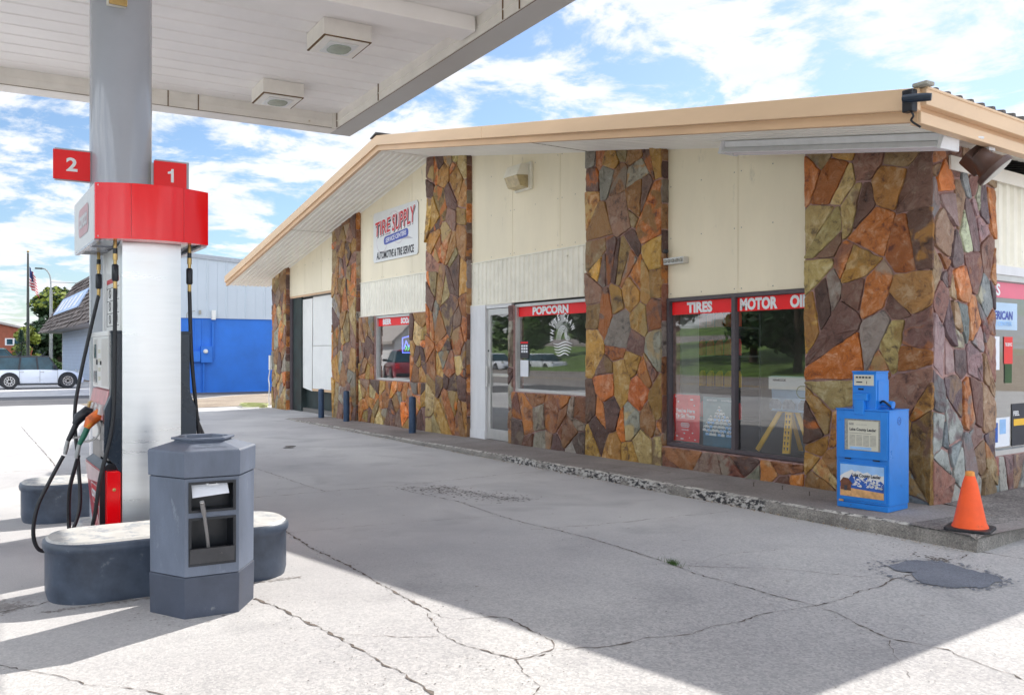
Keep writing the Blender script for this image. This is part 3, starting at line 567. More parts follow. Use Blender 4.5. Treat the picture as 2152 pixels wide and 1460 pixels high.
# sidewalk with a kerb, tapering to grade at the far end
def zw(u): return 0.12 if u > 0 else max(0.012, 0.12 + u * 0.0075)
sw = MB(); xs = [1.0, 0.6, 0.2, -0.2, -0.8] + [-1.4 - 0.5 * i for i in range(27)] + [-15.3]
xs2 = []
for a, b in zip(xs[:-1], xs[1:]):
    k = max(1, int((a - b) / 0.06)); xs2 += [a + (b - a) * t / k for t in range(k)]
xs2.append(xs[-1]); rk = random.Random(5); prev = None
for u in xs2:
    e = -1.02 + rk.gauss(0, 0.005) + 0.012 * sin(u * 3.1) + 0.02 * sin(u * 0.9); h = zw(u); d = abs(rk.gauss(0, 0.006))
    row = [(u, e - 0.012, -0.01), (u, e - 0.004, h * 0.55), (u, e + 0.014 + d, h - 0.010 - d * 0.3), (u, e + 0.07, h), (u, e + 0.16, h + 0.0005), (u, 0.14, h)]
    if prev:
        for k in range(5): sw.face([prev[k], row[k], row[k + 1], prev[k + 1]], (1, 1, 4, 0, 0)[k])
    prev = row
# east return of the walk
row0 = None
for i in range(60):
    t = -1.0 + i * 0.12; q = 1.0 + rk.gauss(0, 0.008) - 0.0 + 0.012 * sin(t * 5); o = EP(t, 0)
    A = [(q + o.x * 0 - sin(RK) * (t + 1), t - 0.02 if i == 0 else t, -0.01), (q - 0.02 - sin(RK) * (t + 1), t, 0.095), (q - 0.07 - sin(RK) * (t + 1), t + 0.0, 0.12), (q - 0.2 - sin(RK) * (t + 1), t, 0.1205), (0.0 - sin(RK) * t if t > 0.1 else 0.4, t, 0.1205)]
    if row0:
        for k in range(4): sw.face([row0[k], A[k], A[k + 1], row0[k + 1]], 1 if k < 2 else 2)
    row0 = A
# slab joints and a shallow access cover sheet
for u in (-2.6, -5.1, -7.7, -10.4, -12.9): sw.face([(u, -0.95, zw(u) + 0.002), (u + 0.012, -0.95, zw(u) + 0.002), (u + 0.012, 0.0, zw(u) + 0.002), (u, 0.0, zw(u) + 0.002)], 3)
for a, b in (((-3.75, -0.85), (-3.0, -0.80)), ((-3.0, -0.80), (-3.1, -0.35)), ((-3.1, -0.35), (-3.85, -0.4)), ((-3.85, -0.4), (-3.75, -0.85))):
    n_ = Vector((b[0] - a[0], b[1] - a[1], 0)).normalized(); s_ = Vector((-n_.y, n_.x, 0)) * 0.006; h = zw(-3.4) + 0.003
    sw.face([Vector((a[0], a[1], h)) + s_, Vector((b[0], b[1], h)) + s_, Vector((b[0], b[1], h)) - s_, Vector((a[0], a[1], h)) - s_], 3)
M['kerbedge'] = mat('worn_pale_kerb_edge', (0.50, 0.48, 0.44), 0.9, var=0.3, scale=9, spots=0.8, spotcol=(0.10, 0.095, 0.09), spotscale=15, bump=0.4, bscale=60)
M['walkagg'] = concrete_mat('aggregate_walk', (0.20, 0.18, 0.18), (0.36, 0.34, 0.33), 0.5, 2.0, 0.8)
tag(sw.build('sidewalk', ['walk', 'kerb', 'walkagg', 'crack', 'kerbedge'], merge=True), kind='structure')
# litter of dry leaves and grit along the kerb foot
lt = MB()
for _ in range(1500):
    u = rk.uniform(-14.5, 1.0); v = -1.045 - abs(rk.gauss(0, 0.05)); r = rk.uniform(0.004, 0.013)
    a0 = rk.uniform(0, 6); lt.face([(u + r * cos(a0 + a) * rk.uniform(.5, 1.5), v + r * sin(a0 + a), 0.006 + rk.uniform(0, 0.01)) for a in (0, 1.8, 3.6)], rk.choice((0, 0, 1)))
for _ in range(260):
    u = rk.uniform(-14.5, 1.0); v = -0.03 - abs(rk.gauss(0, 0.02)); r = rk.uniform(0.004, 0.012)
    a0 = rk.uniform(0, 6); lt.face([(u + r * cos(a0 + a), v + r * sin(a0 + a), zw(u) + 0.004) for a in (0, 1.8, 3.6)], 0)
tag(lt.build('dry_leaf_litter', [mat('dry_litter', (0.20, 0.13, 0.07), 0.9, var=0.5), mat('pale_litter', (0.5, 0.42, 0.3), 0.9, var=0.3)], merge=False), 'scattered dry leaves and grit along the foot of the kerb', 'litter', kind='stuff')
gt = MB()
for _ in range(150):
    a = rk.uniform(0, 6.28); r = abs(rk.gauss(0, 0.035)); x, y = 0.04 + r * cos(a) * 1.4, -3.22 + r * sin(a) * 0.5; L = rk.uniform(0.015, 0.05); d = rk.uniform(0, 6.28)
    gt.face([(x - 0.002, y, 0.003), (x + 0.003, y, 0.003), (x + cos(d) * L * 0.6, y + sin(d) * L * 0.6, L)])
tag(gt.build('weed_tuft', 'leaf', merge=False), 'small green weed tuft growing from the long pavement crack', 'weed', kind='stuff')

# ------------------------------------------------------------------ THE STORE
ST = empty('store_building', (0, 0, 0), 'low gabled store with flagstone pillars, cream panels and tan fascia', 'building')
RID = -10.1; SL = 0.171
def zs(u): return 5.19 - SL * abs(u - RID)       # soffit height
rs = random.Random(11)
def pillar(u0, u1, n, seed, pal=PAL, pale=None):
    rng = random.Random(seed); mb = MB(); top = max(zs(u0), zs(u1)) + 0.05; z0 = -0.02
    z1a, z1b = zs(u0) + 0.03, zs(u1) + 0.03
    poly = [(u0, z0), (u1, z0), (u1, z1b), (u0, z1a)]
    if u0 < RID < u1: poly = [(u0, z0), (u1, z0), (u1, z1b), (RID, zs(RID) + 0.03), (u0, z1a)]
    mb.prism([(p[0], 0.018, p[1]) for p in poly], (0, 0, 0), (0, 0.3, 0), 1)
    stones(mb, [(p[0], p[1]) for p in poly], n, lambda s, z, h: (s, 0.018 - h, z), rng, pal, pale=pale)
    # the narrow return on the right hand side
    if u1 < -0.1:
        z = z0; 
        while z < z1b - 0.06:
            hgt = min(rng.uniform(0.16, 0.5), z1b - z)
            stones(mb, [(0.0, z), (0.115, z), (0.115, z + hgt), (0.0, z + hgt)], 1, lambda s, zz_, h: (u1 - 0.004 + h * 0.6, s + 0.004, zz_), rng, PALR, gap=0.005)
            z += hgt
    return mb.build('stone_pillar', ['stone', 'mortar'], ST, colors=True, smooth=38)
pillar(-19.6, -18.4, 34, 21)
pillar(-15.05, -13.58, 46, 22)
pillar(-10.19, -8.64, 56, 23)
pillar(-5.236, -3.653, 50, 24)
# corner pillar: front and east faces
rng = random.Random(31); mb = MB()
zt = zs(0) + 0.03
mb.prism([(-1.442, 0.018, -0.02), (-0.012, 0.018, -0.02), (-0.012, 0.018, zt), (-1.442, 0.018, zs(-1.442) + 0.03)], (0, 0, 0), (0, 0.012, 0), 1); mb.box(-1.44, -0.3, 0.03, 0.31, -0.02, zt, 1)
p0 = [EP(0.024, 0, -0.018), EP(1.27, 0, -0.018), EP(1.27, 0, -0.33), EP(0.06, 0, -0.33)]
mb.prism([(p.x, p.y, -0.02) for p in p0], (0, 0, 0), (0, 0, zt + 0.02), 1)
stones(mb, [(-1.442, -0.02), (0.0, -0.02), (0.0, zt), (-1.442, zs(-1.442) + 0.03)], 40, lambda s, z, h: (s, 0.018 - h, z), rng, PAL, pale=lambda x, z, r: z < 0.45 and x > -0.45, asp=1.25)
stones(mb, [(0.012, -0.02), (1.272, -0.02), (1.272, zt), (0.012, zt)], 52, lambda s, z, h: tuple(EP(s, z, -0.018 + h)), rng, PALP, pale=lambda x, z, r: z < 0.85 and r.random() < 0.55, asp=1.6, gap=0.010)
mb.build('stone_pillar', ['stone', 'mortar'], ST, colors=True, smooth=38)
# low stone walls between pillars
def stonewall(u0, u1, z0, z1, n, seed, v=0.05, pal=PALR, asp=1.2):
    rng = random.Random(seed); mb = MB(); mb.box(u0, u1, v, v + 0.2, z0, z1, 1)
    stones(mb, [(u0, z0), (u1, z0), (u1, z1), (u0, z1)], n, lambda s, z, h: (s, v - h, z), rng, pal, asp=asp)
    return mb.build('stone_base', ['stone', 'mortar'], ST, colors=True, smooth=38)
stonewall(-3.64, -1.45, -0.02, 0.34, 9, 41, 0.02, asp=0.6)
stonewall(-7.20, -5.245, -0.02, 0.90, 14, 42, 0.03)
stonewall(-7.335, -7.20, -0.02, 2.28, 9, 43, 0.05, asp=3)
stonewall(-13.5, -10.2, -0.02, 0.945, 34, 44, 0.05, PAL)
stonewall(-13.5, -12.68, 0.945, 2.30, 12, 45, 0.05, PAL)
stonewall(-10.945, -10.2, 0.945, 2.30, 12, 46, 0.05, PAL)
# east base wall
rng = random.Random(47); mb = MB(); q = [EP(1.272, 0, -0.05), EP(7, 0, -0.05), EP(7, 0, -0.25), EP(1.272, 0, -0.25)]
mb.prism([(p.x, p.y, -0.02) for p in q], (0, 0, 0), (0, 0, 0.49), 1)
stones(mb, [(1.28, -0.02), (7, -0.02), (7, 0.47), (1.28, 0.47)], 40, lambda s, z, h: tuple(EP(s, z, -0.05 + h)), rng, PALP, pale=lambda x, z, r: r.random() < 0.45)
mb.build('stone_base', ['stone', 'mortar'], ST, colors=True, smooth=38)

# cream boards above the openings, with battens, screws
def panel(u0, u1, z0, seams, v=0.11):
    mb = MB()
    us = [u0] + seams + [u1]
    for a, b in zip(us[:-1], us[1:]):
        a2, b2 = a + 0.004, b - 0.004
        poly = [(a2, v, z0), (b2, v, z0), (b2, v, zs(b2) + 0.03), (a2, v, zs(a2) + 0.03)]
        if a2 < RID < b2: poly.insert(3, (RID, v, zs(RID) + 0.03))
        mb.prism(poly, (0, 0, 0), (0, 0.03, 0))
        for u in (a2 + 0.05, (a2 + b2) / 2, b2 - 0.05):
            for z in (z0 + 0.05, z0 + 0.75, z0 + 1.4):
                if z < zs(u): mb.box(u - 0.006, u + 0.006, v - 0.004, v + 0.001, z - 0.006, z + 0.006, 1)
    for s in seams: mb.box(s - 0.006, s + 0.006, v + 0.012, v + 0.02, z0, zs(s), 0)
    return mb.build('cream_panel', ['cream', 'inkgrey'], ST)
panel(-3.65, -1.44, 2.205, [-2.47])
panel(-8.64, -5.236, 3.07, [-7.32, -6.0])
panel(-13.58, -10.19, 3.06, [-12.40, -11.0])
panel(-18.4, -15.05, 3.01, [-17.2, -16.0])
# corrugated bands
def corrband(p0, d, length, z0, z1, nrm, per=0.105, dep=0.018, name='corrugated_panel'):
    mb = MB(); s = 0; pts = []
    while s < length - 1e-6:
        for f, h in ((0, 0), (0.52, 0), (0.66, 1), (0.86, 1)): 
            if s + f * per < length: pts.append((s + f * per, h * dep))
        s += per
    pts.append((length, 0)); d = Vector(d); nrm = Vector(nrm); p0 = Vector(p0)
    for (a, ha), (b, hb) in zip(pts[:-1], pts[1:]):
        A = p0 + d * a + nrm * ha; B = p0 + d * b + nrm * hb
        mb.face([A + Vector((0, 0, z0)), B + Vector((0, 0, z0)), B + Vector((0, 0, z1)), A + Vector((0, 0, z1))])
        mb.face([A - nrm * ha + Vector((0, 0, z0)), B - nrm * hb + Vector((0, 0, z0)), B + Vector((0, 0, z0)), A + Vector((0, 0, z0))])
    # top and bottom trims
    for z in (z0 - 0.018, z1):
        mb.prism([p0 + nrm * 0.022 + Vector((0, 0, z)), p0 + d * length + nrm * 0.022 + Vector((0, 0, z)), p0 + d * length + nrm * 0.022 + Vector((0, 0, z + 0.018)), p0 + nrm * 0.022 + Vector((0, 0, z + 0.018))], (0, 0, 0), -nrm * 0.035)
    return mb.build(name, 'corr', ST)
corrband((-8.63, 0.10, 0), (1, 0, 0), 3.39, 2.34, 3.05, (0, -1, 0), 0.13)
corrband((-13.56, 0.10, 0), (1, 0, 0), 3.36, 2.32, 3.04, (0, -1, 0), 0.13)
corrband(tuple(EP(1.275, 0, -0.06)), tuple(ED), 5.7, 2.42, 3.36, tuple(EN), 0.17, 0.03)
mb = MB(); q = [EP(1.275, 0, -0.03), EP(7, 0, -0.03), EP(7, 0, -0.08), EP(1.275, 0, -0.08)]
mb.prism([(p.x, p.y, 2.31) for p in q], (0, 0, 0), (0, 0, 0.09)); mb.build('window_header', 'doorwhite', ST)

# windows: frame part with pane, banner and lettering as sub-parts
def win_frame(u0, u1, z0, z1, v, mats, t=0.045, mull=(), inner=None):
    mb = MB(); d = 0.07
    mb.box(u0, u1, v, v + d, z0, z0 + t); mb.box(u0, u1, v, v + d, z1 - t, z1)
    mb.box(u0, u0 + t, v + 0.001, v + d, z0 + t, z1 - t); mb.box(u1 - t, u1, v + 0.001, v + d, z0 + t, z1 - t)
    for m in mull: mb.box(m - 0.028, m + 0.028, v + 0.001, v + d, z0 + t, z1 - t)
    w = mb.build('shop_window', mats, ST, bevel=0.003)
    g = MB(); g.face([(u0 + t, v + 0.05, z0 + t), (u1 - t, v + 0.05, z0 + t), (u1 - t, v + 0.05, z1 - t), (u0 + t, v + 0.05, z1 - t)]); g.build('pane', 'glass', w)
    return w
def banner(w, u0, u1, z0, z1, v, words, matn='red'):
    mb = MB(); mb.box(u0, u1, v - 0.003, v, z0, z1); mb.build('banner', matn, w)
    for s, cu_, wd, ht in words: text('lettering', s, 'white', w, (cu_, v - 0.006, (z0 + z1) / 2), (1, 0, 0), wd, ht, bold=0.055)
wA = win_frame(-3.64, -1.445, 0.35, 2.20, 0.075, 'darkframe', mull=(-2.515,))
banner(wA, -3.58, -2.545, 1.99, 2.15, 0.122, [('TIRES', -3.10, 0.43, 0.135)])
banner(wA, -2.485, -1.49, 1.99, 2.15, 0.122, [('MOTOR', -2.17, 0.55, 0.14), ('OIL', -1.60, 0.25, 0.14)])
wB = win_frame(-7.20, -5.24, 0.90, 2.29, 0.08, 'alu')
banner(wB, -7.15, -5.29, 2.09, 2.245, 0.127, [('POPCORN', -6.28, 0.95, 0.13)], 'red')
wC = win_frame(-12.68, -10.945, 0.95, 2.29, 0.08, 'alu')
banner(wC, -12.63, -10.99, 2.08, 2.25, 0.127, [('BEER', -12.2, 0.42, 0.12), ('SODA', -11.3, 0.47, 0.12)], 'red')
# red sticker strip on the store's east window
mb = MB()
for a, b, z0, z1 in ((1.275, 6.8, 0.47, 0.52), (1.275, 6.8, 2.25, 2.31), (1.275, 1.30, 0.52, 2.25), (3.4, 3.46, 0.52, 2.25), (6.74, 6.8, 0.52, 2.25)):
    q = [EP(a, 0, -0.05), EP(b, 0, -0.05), EP(b, 0, -0.12), EP(a, 0, -0.12)]; mb.prism([(p.x, p.y, z0) for p in q], (0, 0, 0), (0, 0, z1 - z0))
wE = mb.build('shop_window', 'alu', ST)
g = MB(); g.face([EP(1.3, 0.52, -0.09), EP(6.74, 0.52, -0.09), EP(6.74, 2.25, -0.09), EP(1.3, 2.25, -0.09)]); g.build('pane', 'glass', wE)
g = MB(); g.face([EP(1.3, 2.08, -0.085), EP(3.3, 2.08, -0.085), EP(3.3, 2.24, -0.085), EP(1.3, 2.24, -0.085)]); g.build('banner', 'redfade', wE)
text('lettering', 'TIRES', 'white', wE, tuple(EP(1.29, 2.16, -0.08)), tuple(ED), 0.48, 0.125, bold=0.035)
g = MB(); g.face([EP(1.3, 1.75, -0.086), EP(1.93, 1.75, -0.086), EP(1.93, 2.03, -0.086), EP(1.3, 2.03, -0.086)]); g.build('poster_panel', 'posterblue', wE)
text('lettering', 'AMERICAN', 'signblue', wE, tuple(EP(1.52, 1.90, -0.082)), tuple(ED), 0.60, 0.09, bold=0.03, shear=0.1)
text('lettering', 'TIRE CENTER', 'skyblue', wE, tuple(EP(1.55, 1.815, -0.082)), tuple(ED), 0.5, 0.045, bold=0.03)
def epost(t0, t1, z0, z1, matn, off=-0.084):
    g = MB(); g.face([EP(t0, z0, off), EP(t1, z0, off), EP(t1, z1, off), EP(t0, z1, off)]); return g.build('notice', matn, wE)
epost(1.31, 1.52, 1.34, 1.68, 'paper'); epost(1.62, 1.82, 1.40, 1.68, 'posterred'); epost(1.64, 1.8, 1.2, 1.4, 'leafdark'); epost(1.32, 1.75, 0.55, 0.85, 'paper'); epost(1.36, 1.48, 0.6, 0.8, 'deepblue', -0.082); epost(1.52, 1.66, 0.68, 0.83, 'skyblue', -0.082)
epost(1.80, 2.3, 0.54, 0.98, 'ink'); epost(1.84, 2.2, 0.75, 0.82, 'yellow', -0.082)
text('lettering', 'FEEL', 'white', wE, tuple(EP(1.90, 0.88, -0.081)), tuple(ED), 0.14, 0.05, bold=0.03)
text('lettering', 'TIRE SERVICE', 'white', wE, tuple(EP(1.72, 1.60, -0.081)), tuple(ED), 0.16, 0.035, bold=0.03)

# claw-wave decal on window B
dec = MB(); cx, cz, vv = -5.95, 1.70, 0.120
for i, ch in enumerate('WHITE CLAW'):
    if ch == ' ': continue
    a = radians(178 - i * 16.6); R0 = 0.35; p = (cx + 0.285 * 1.0 * cos(a), vv, cz + 0.02 + R0 * sin(a)); xd = (sin(a), 0, -cos(a)); text_mesh(dec, ch, p, xd, (cos(a), 0, sin(a)), {'I': 0.018, 'W': 0.085, 'L': 0.045, 'E': 0.048, 'T': 0.055}.get(ch, 0.06), 0.095, 0.03)
def arc(mb, pts, wdt):
    P_ = [Vector((p[0], vv - 0.001, p[1])) for p in pts]
    for i in range(len(P_) - 1):
        d = (P_[i + 1] - P_[i]); n = Vector((-d.z, 0, d.x)).normalized() * wdt / 2
        w0 = n * (0.4 + 0.6 * sin(pi * i / (len(P_) - 1))); w1 = n * (0.4 + 0.6 * sin(pi * (i + 1) / (len(P_) - 1)))
        mb.face([P_[i] - w0, P_[i + 1] - w1, P_[i + 1] + w1, P_[i] + w0])
for k in range(5):     # wavy water lines
    z = cz - 0.03 - k * 0.042; hw = 0.235 * math.sqrt(max(0.05, 1 - (k / 5.2) ** 2))
    arc(dec, [(cx + x * hw, z + 0.018 * sin(x * 3.4 + 0.5) - 0.01) for x in [-1 + 0.1 * i for i in range(21)]], 0.022)
for k in range(5):     # curling crest strokes
    r = 0.165 - k * 0.022
    arc(dec, [(cx + 0.01 + 0.004 * k + r * cos(radians(a)), cz - 0.01 + (r + 0.06) * sin(radians(a))) for a in range(175, 38 + k * 7, -8)], 0.013)
for k in range(4):
    arc(dec, [(cx + 0.13 + (0.075 - k * 0.017) * cos(radians(a)), cz + 0.09 + (0.09 - k * 0.02) * sin(radians(a))) for a in range(100, 330, 15)], 0.013)
dec.build('wave_decal', 'white', wB, merge=False)
g = MB(); g.box(-7.10, -6.87, 0.117, 0.120, 1.43, 1.70); g.build('notice', 'ink', wB)
g = MB(); g.box(-7.09, -6.88, 0.114, 0.117, 1.665, 1.69)
for i in range(3):
    for j in range(3): g.box(-7.07 + i * 0.065, -7.02 + i * 0.065, 0.114, 0.1165, 1.52 + j * 0.045, 1.55 + j * 0.045, 1)
g.build('notice', ['red', 'paper'], wB)
g = MB(); g.box(-7.10, -6.87, 0.117, 0.120, 1.14, 1.40); g.build('notice', 'paper', wB)
# neon in the beer window
nb = MB(); 
for p in ([(-11.62, 1.52), (-11.62, 1.82), (-11.2, 1.86), (-11.08, 1.76), (-11.08, 1.52), (-11.62, 1.52)], [(-11.55, 1.60), (-11.45, 1.76), (-11.33, 1.63), (-11.2, 1.78), (-11.12, 1.62)]):
    nb.tube([(x, 0.2, z) for x, z in p], 0.012, 6)
nb.build('neon_tubes', 'neon', wC)
nb = MB()
for x0 in (-11.5, -11.38, -11.26): nb.tube([(x0, 0.2, 1.56), (x0 + 0.08, 0.2, 1.62), (x0 + 0.02, 0.2, 1.66)], 0.010, 6)
nb.build('neon_tubes', 'neong', wC)

# entrance door with white jamb boards
mb = MB(); mb.box(-8.64, -8.13, 0.075, 0.16, 0.05, 2.325); mb.box(-8.64, -8.13, 0.066, 0.08, 0.05, 0.2); mb.box(-8.16, -7.34, 0.10, 0.16, 2.26, 2.325)
mb.build('door_jamb', 'doorwhite', ST, bevel=0.004)
mb = MB(); u0, u1, z0, z1, v = -8.12, -7.345, 0.07, 2.25, 0.11
mb.box(u0, u0 + 0.1, v, v + 0.045, z0, z1); mb.box(u1 - 0.06, u1, v, v + 0.045, z0, z1); mb.box(u0 + 0.1, u1 - 0.06, v + 0.001, v + 0.045, z0, z0 + 0.17); mb.box(u0 + 0.1, u1 - 0.06, v + 0.001, v + 0.045, z1 - 0.10, z1)
D = mb.build('entrance_door', 'alu', ST, bevel=0.004)
g = MB(); g.face([(u0 + 0.1, v + 0.02, z0 + 0.17), (u1 - 0.06, v + 0.02, z0 + 0.17), (u1 - 0.06, v + 0.02, z1 - 0.10), (u0 + 0.1, v + 0.02, z1 - 0.10)]); g.build('pane', 'glass', D)
g = MB(); g.box(u0 + 0.1, u1 - 0.06, v + 0.045, v + 0.075, 1.12, 1.17); g.build('push_bar', 'alu', D)
g = MB(); g.box(u0 + 0.02, u0 + 0.06, v - 0.04, v - 0.02, 0.95, 1.30); g.box(u0 + 0.025, u0 + 0.055, v - 0.02, v, 0.97, 1.0); g.box(u0 + 0.025, u0 + 0.055, v - 0.02, v, 1.25, 1.28); g.build('pull_handle', 'alu', D)
g = MB(); g.lathe([(0.018, -0.006), (0.018, 0.0)], (u0 + 0.05, v, 1.55), 12, 0, 'y'); g.build('lock', 'black', D)

# boarded garage opening
mb = MB(); mb.box(-18.39, -17.62, 0.16, 0.30, 0.0, 3.0, 0); mb.box(-18.39, -15.05, 0.30, 0.34, 0.0, 0.62, 0); mb.box(-18.39, -15.05, 0.115, 0.155, 2.96, 3.008, 1); mb.box(-18.39, -18.25, 0.11, 0.25, 0, 2.96, 2)
G = mb.build('garage_opening', ['darkgap', 'fascia2', 'darkframe'], ST)
g = MB(); g.prism([(-17.6, 0.2, 0.62), (-16.95, 0.2, 0.55), (-16.9, 0.2, 2.9), (-17.66, 0.2, 2.9)], (0, 0, 0), (0, 0.02, 0)); g.build('white_board', 'board', G)
g = MB(); g.box(-16.88, -15.06, 0.21, 0.23, 1.70, 2.93); g.build('white_board', 'board', G)
g = MB(); g.box(-16.88, -15.06, 0.20, 0.22, 0.62, 1.69); g.build('white_board', 'board', G)
g = MB(); g.box(-16.88, -15.06, 0.19, 0.26, 0.56, 0.615); g.build('timber_rail', 'fascia2', G)

# roof: soffit sheets, fascia boards, sheet roof, ridge cap
UW, UE, VF, VB = -20.55, 0.50, -1.0, 13.0
def eu(v): return UE - tan(RK) * (v + 1.0)
sf = MB()
def soff(ua, ub_fn, v0, v1, per=0.115, dep=0.022):
    v = v0
    while v < v1:
        seq = [(v, 0), (v + per * 0.45, 0), (v + per * 0.58, dep), (v + per * 0.87, dep), (v + per, 0)]
        for (a, ha), (b, hb) in zip(seq[:-1], seq[1:]):
            ua_, ub_ = ua(a), ub_fn(a)
            sf.face([(ua_, a, zs(ua_) + ha), (ub_, a, zs(ub_) + ha), (ub_, b, zs(ub_) + hb), (ua_, b, zs(ua_) + hb)])
        v += per
soff(lambda v: UW + 0.03, lambda v: RID, VF + 0.06, 0.12); soff(lambda v: RID, lambda v: eu(v) - 0.02, VF + 0.06, 0.12)
soff(lambda v: -0.15, lambda v: eu(v) - 0.02, 0.12, 8.0)
sf.box(RID - 0.05, RID + 0.05, VF + 0.06, 0.1, zs(RID) - 0.012, zs(RID) - 0.004)
for us in (-15.1, -5.2): sf.prism([(us, VF + 0.06, zs(us) - 0.004), (us + 0.012, VF + 0.06, zs(us) - 0.004), (us + 0.012, 0.1, zs(us) - 0.004), (us, 0.1, zs(us) - 0.004)], (0, 0, 0), (0, 0, 0.003), 1)
sf.build('soffit', ['soffit', 'rust'], ST, merge=False)
def rake(ua, ub, h0, h1, va, vb): return [(ua, va, zs(ua) + h0), (ub, va, zs(ub) + h0), (ub, va, zs(ub) + h1), (ua, va, zs(ua) + h1)], (0, 0, 0), (0, vb - va, 0)
fb = MB()
for segs in ((UW, -15.3), (-15.296, RID), (RID, -6.35), (-6.346, UE + 0.03)):
    fb.prism(*rake(segs[0], segs[1], 0.085, 0.262, VF - 0.045, VF))
fb.build('upper_fascia', 'fascia', ST, bevel=0.006)
fb = MB()
for segs in ((UW, RID), (RID, UE)):
    fb.prism(*rake(segs[0], segs[1], -0.005, 0.085, VF - 0.005, VF + 0.055))
fb.build('lower_fascia', 'fascia2', ST)
fb = MB()     # east eave: gutter-like upper board, recess, lower board
def eprism(off0, off1, z0, z1, va=-1.0, vb=13.0, mi=0):
    A = Vector((UE, -1.0, 0)); L = (vb - va) / cos(RK)
    s0 = A + ED * ((va + 1.0) / cos(RK)) ; q = [s0 + EN * off0, s0 + ED * L + EN * off0, s0 + ED * L + EN * off1, s0 + EN * off1]
    fb.prism([(p.x, p.y, z0) for p in q], (0, 0, 0), (0, 0, z1 - z0), mi)
ez = zs(UE)
eprism(0.0, 0.075, ez + 0.12, ez + 0.26); eprism(0.06, 0.085, ez + 0.245, ez + 0.268)
fb.build('upper_fascia', 'fascia', ST, bevel=0.008)
fb = MB(); eprism(-0.05, 0.0, ez + 0.06, ez + 0.20); fb.build('middle_fascia', 'fascia2', ST)
fb = MB(); eprism(-0.06, 0.03, ez - 0.02, ez + 0.075); fb.build('lower_fascia', 'fascia', ST, bevel=0.006)
rf = MB()
for side in (0, 1):
    v = VF + (0.16 if side else 0.03); per = 0.20; rh = 0.014 if side else 0.0
    while v < VB:
        seq = [(v, 0.0), (v + 0.06, 0.0), (v + 0.09, 0.038), (v + 0.125, 0.038), (v + 0.155, 0), (v + per, 0)]
        for (a, ha), (b, hb) in zip(seq[:-1], seq[1:]):
            ends = (UW - 0.03, RID) if side == 0 else (RID, None)
            ea, eb = (ends[1] if ends[1] else eu(a) + 0.03), (ends[1] if ends[1] else eu(b) + 0.03)
            
            e0 = ends[0]
            rf.face([(e0, a, zs(e0) + 0.22 + ha), (ea, a, zs(ea) + 0.24 + rh + ha * (1 + rh * 40)), (eb, b, zs(eb) + 0.24 + rh + hb * (1 + rh * 40)), (e0, b, zs(e0) + 0.22 + hb)])
            if side: rf.face([(ea, a, zs(ea) + 0.22), (eb, b, zs(eb) + 0.22), (eb, b, zs(eb) + 0.24 + rh + hb * (1 + rh * 40)), (ea, a, zs(ea) + 0.24 + rh + ha * (1 + rh * 40))])
        v += per
rf.build('roof_sheet', 'roof', ST, merge=False)
fb = MB(); fb.prism([(RID - 0.25, VF - 0.06, zs(RID - 0.25) + 0.30), (RID, VF - 0.06, zs(RID) + 0.32), (RID + 0.25, VF - 0.06, zs(RID + 0.25) + 0.30), (RID + 0.25, VF - 0.06, zs(RID + 0.25) + 0.28), (RID, VF - 0.06, zs(RID) + 0.29), (RID - 0.25, VF - 0.06, zs(RID - 0.25) + 0.28)], (0, 0, 0), (0, 14, 0))
fb.build('ridge_cap', 'roof', ST)
fb = MB(); fb.box(UE - 0.01, UE + 0.12, -1.06, -0.95, ez + 0.262, ez + 0.295); fb.build('corner_cap', 'inkgrey', ST, bevel=0.01)
# rear and side walls, interior shell
mb = MB()
mb.box(-19.6, -19.4, 0.32, 12.5, 0, zs(-19.5)); mb.box(-19.6, 0, 12.3, 12.5, 0, 3.5); mb.prism([(-19.5, 12.31, 3.4), (-0.5, 12.31, 3.4), (RID, 12.31, 5.1)], (0, 0, 0), (0, 0.15, 0))
mb.build('outer_wall', 'corr', ST)
mb = MB(); mb.box(-19.3, -0.9, 7.0, 7.1, 0, 3.0); mb.box(-8.75, -8.66, 0.3, 7, 0, 3.0); mb.box(-3.70, -3.62, 0.32, 0.62, 0, 3.0); mb.box(-14.0, -13.9, 0.35, 7, 0, 3.0)
mb.build('interior_wall', 'room', ST)
mb = MB(); mb.box(-19.3, -0.3, 0.2, 7.0, 0.0, 0.10); mb.build('interior_floor', 'roomfloor', ST)
mb = MB(); mb.box(-19.3, -0.9, 0.2, 7.0, 2.95, 3.05); mb.build('interior_ceiling', 'room', ST)

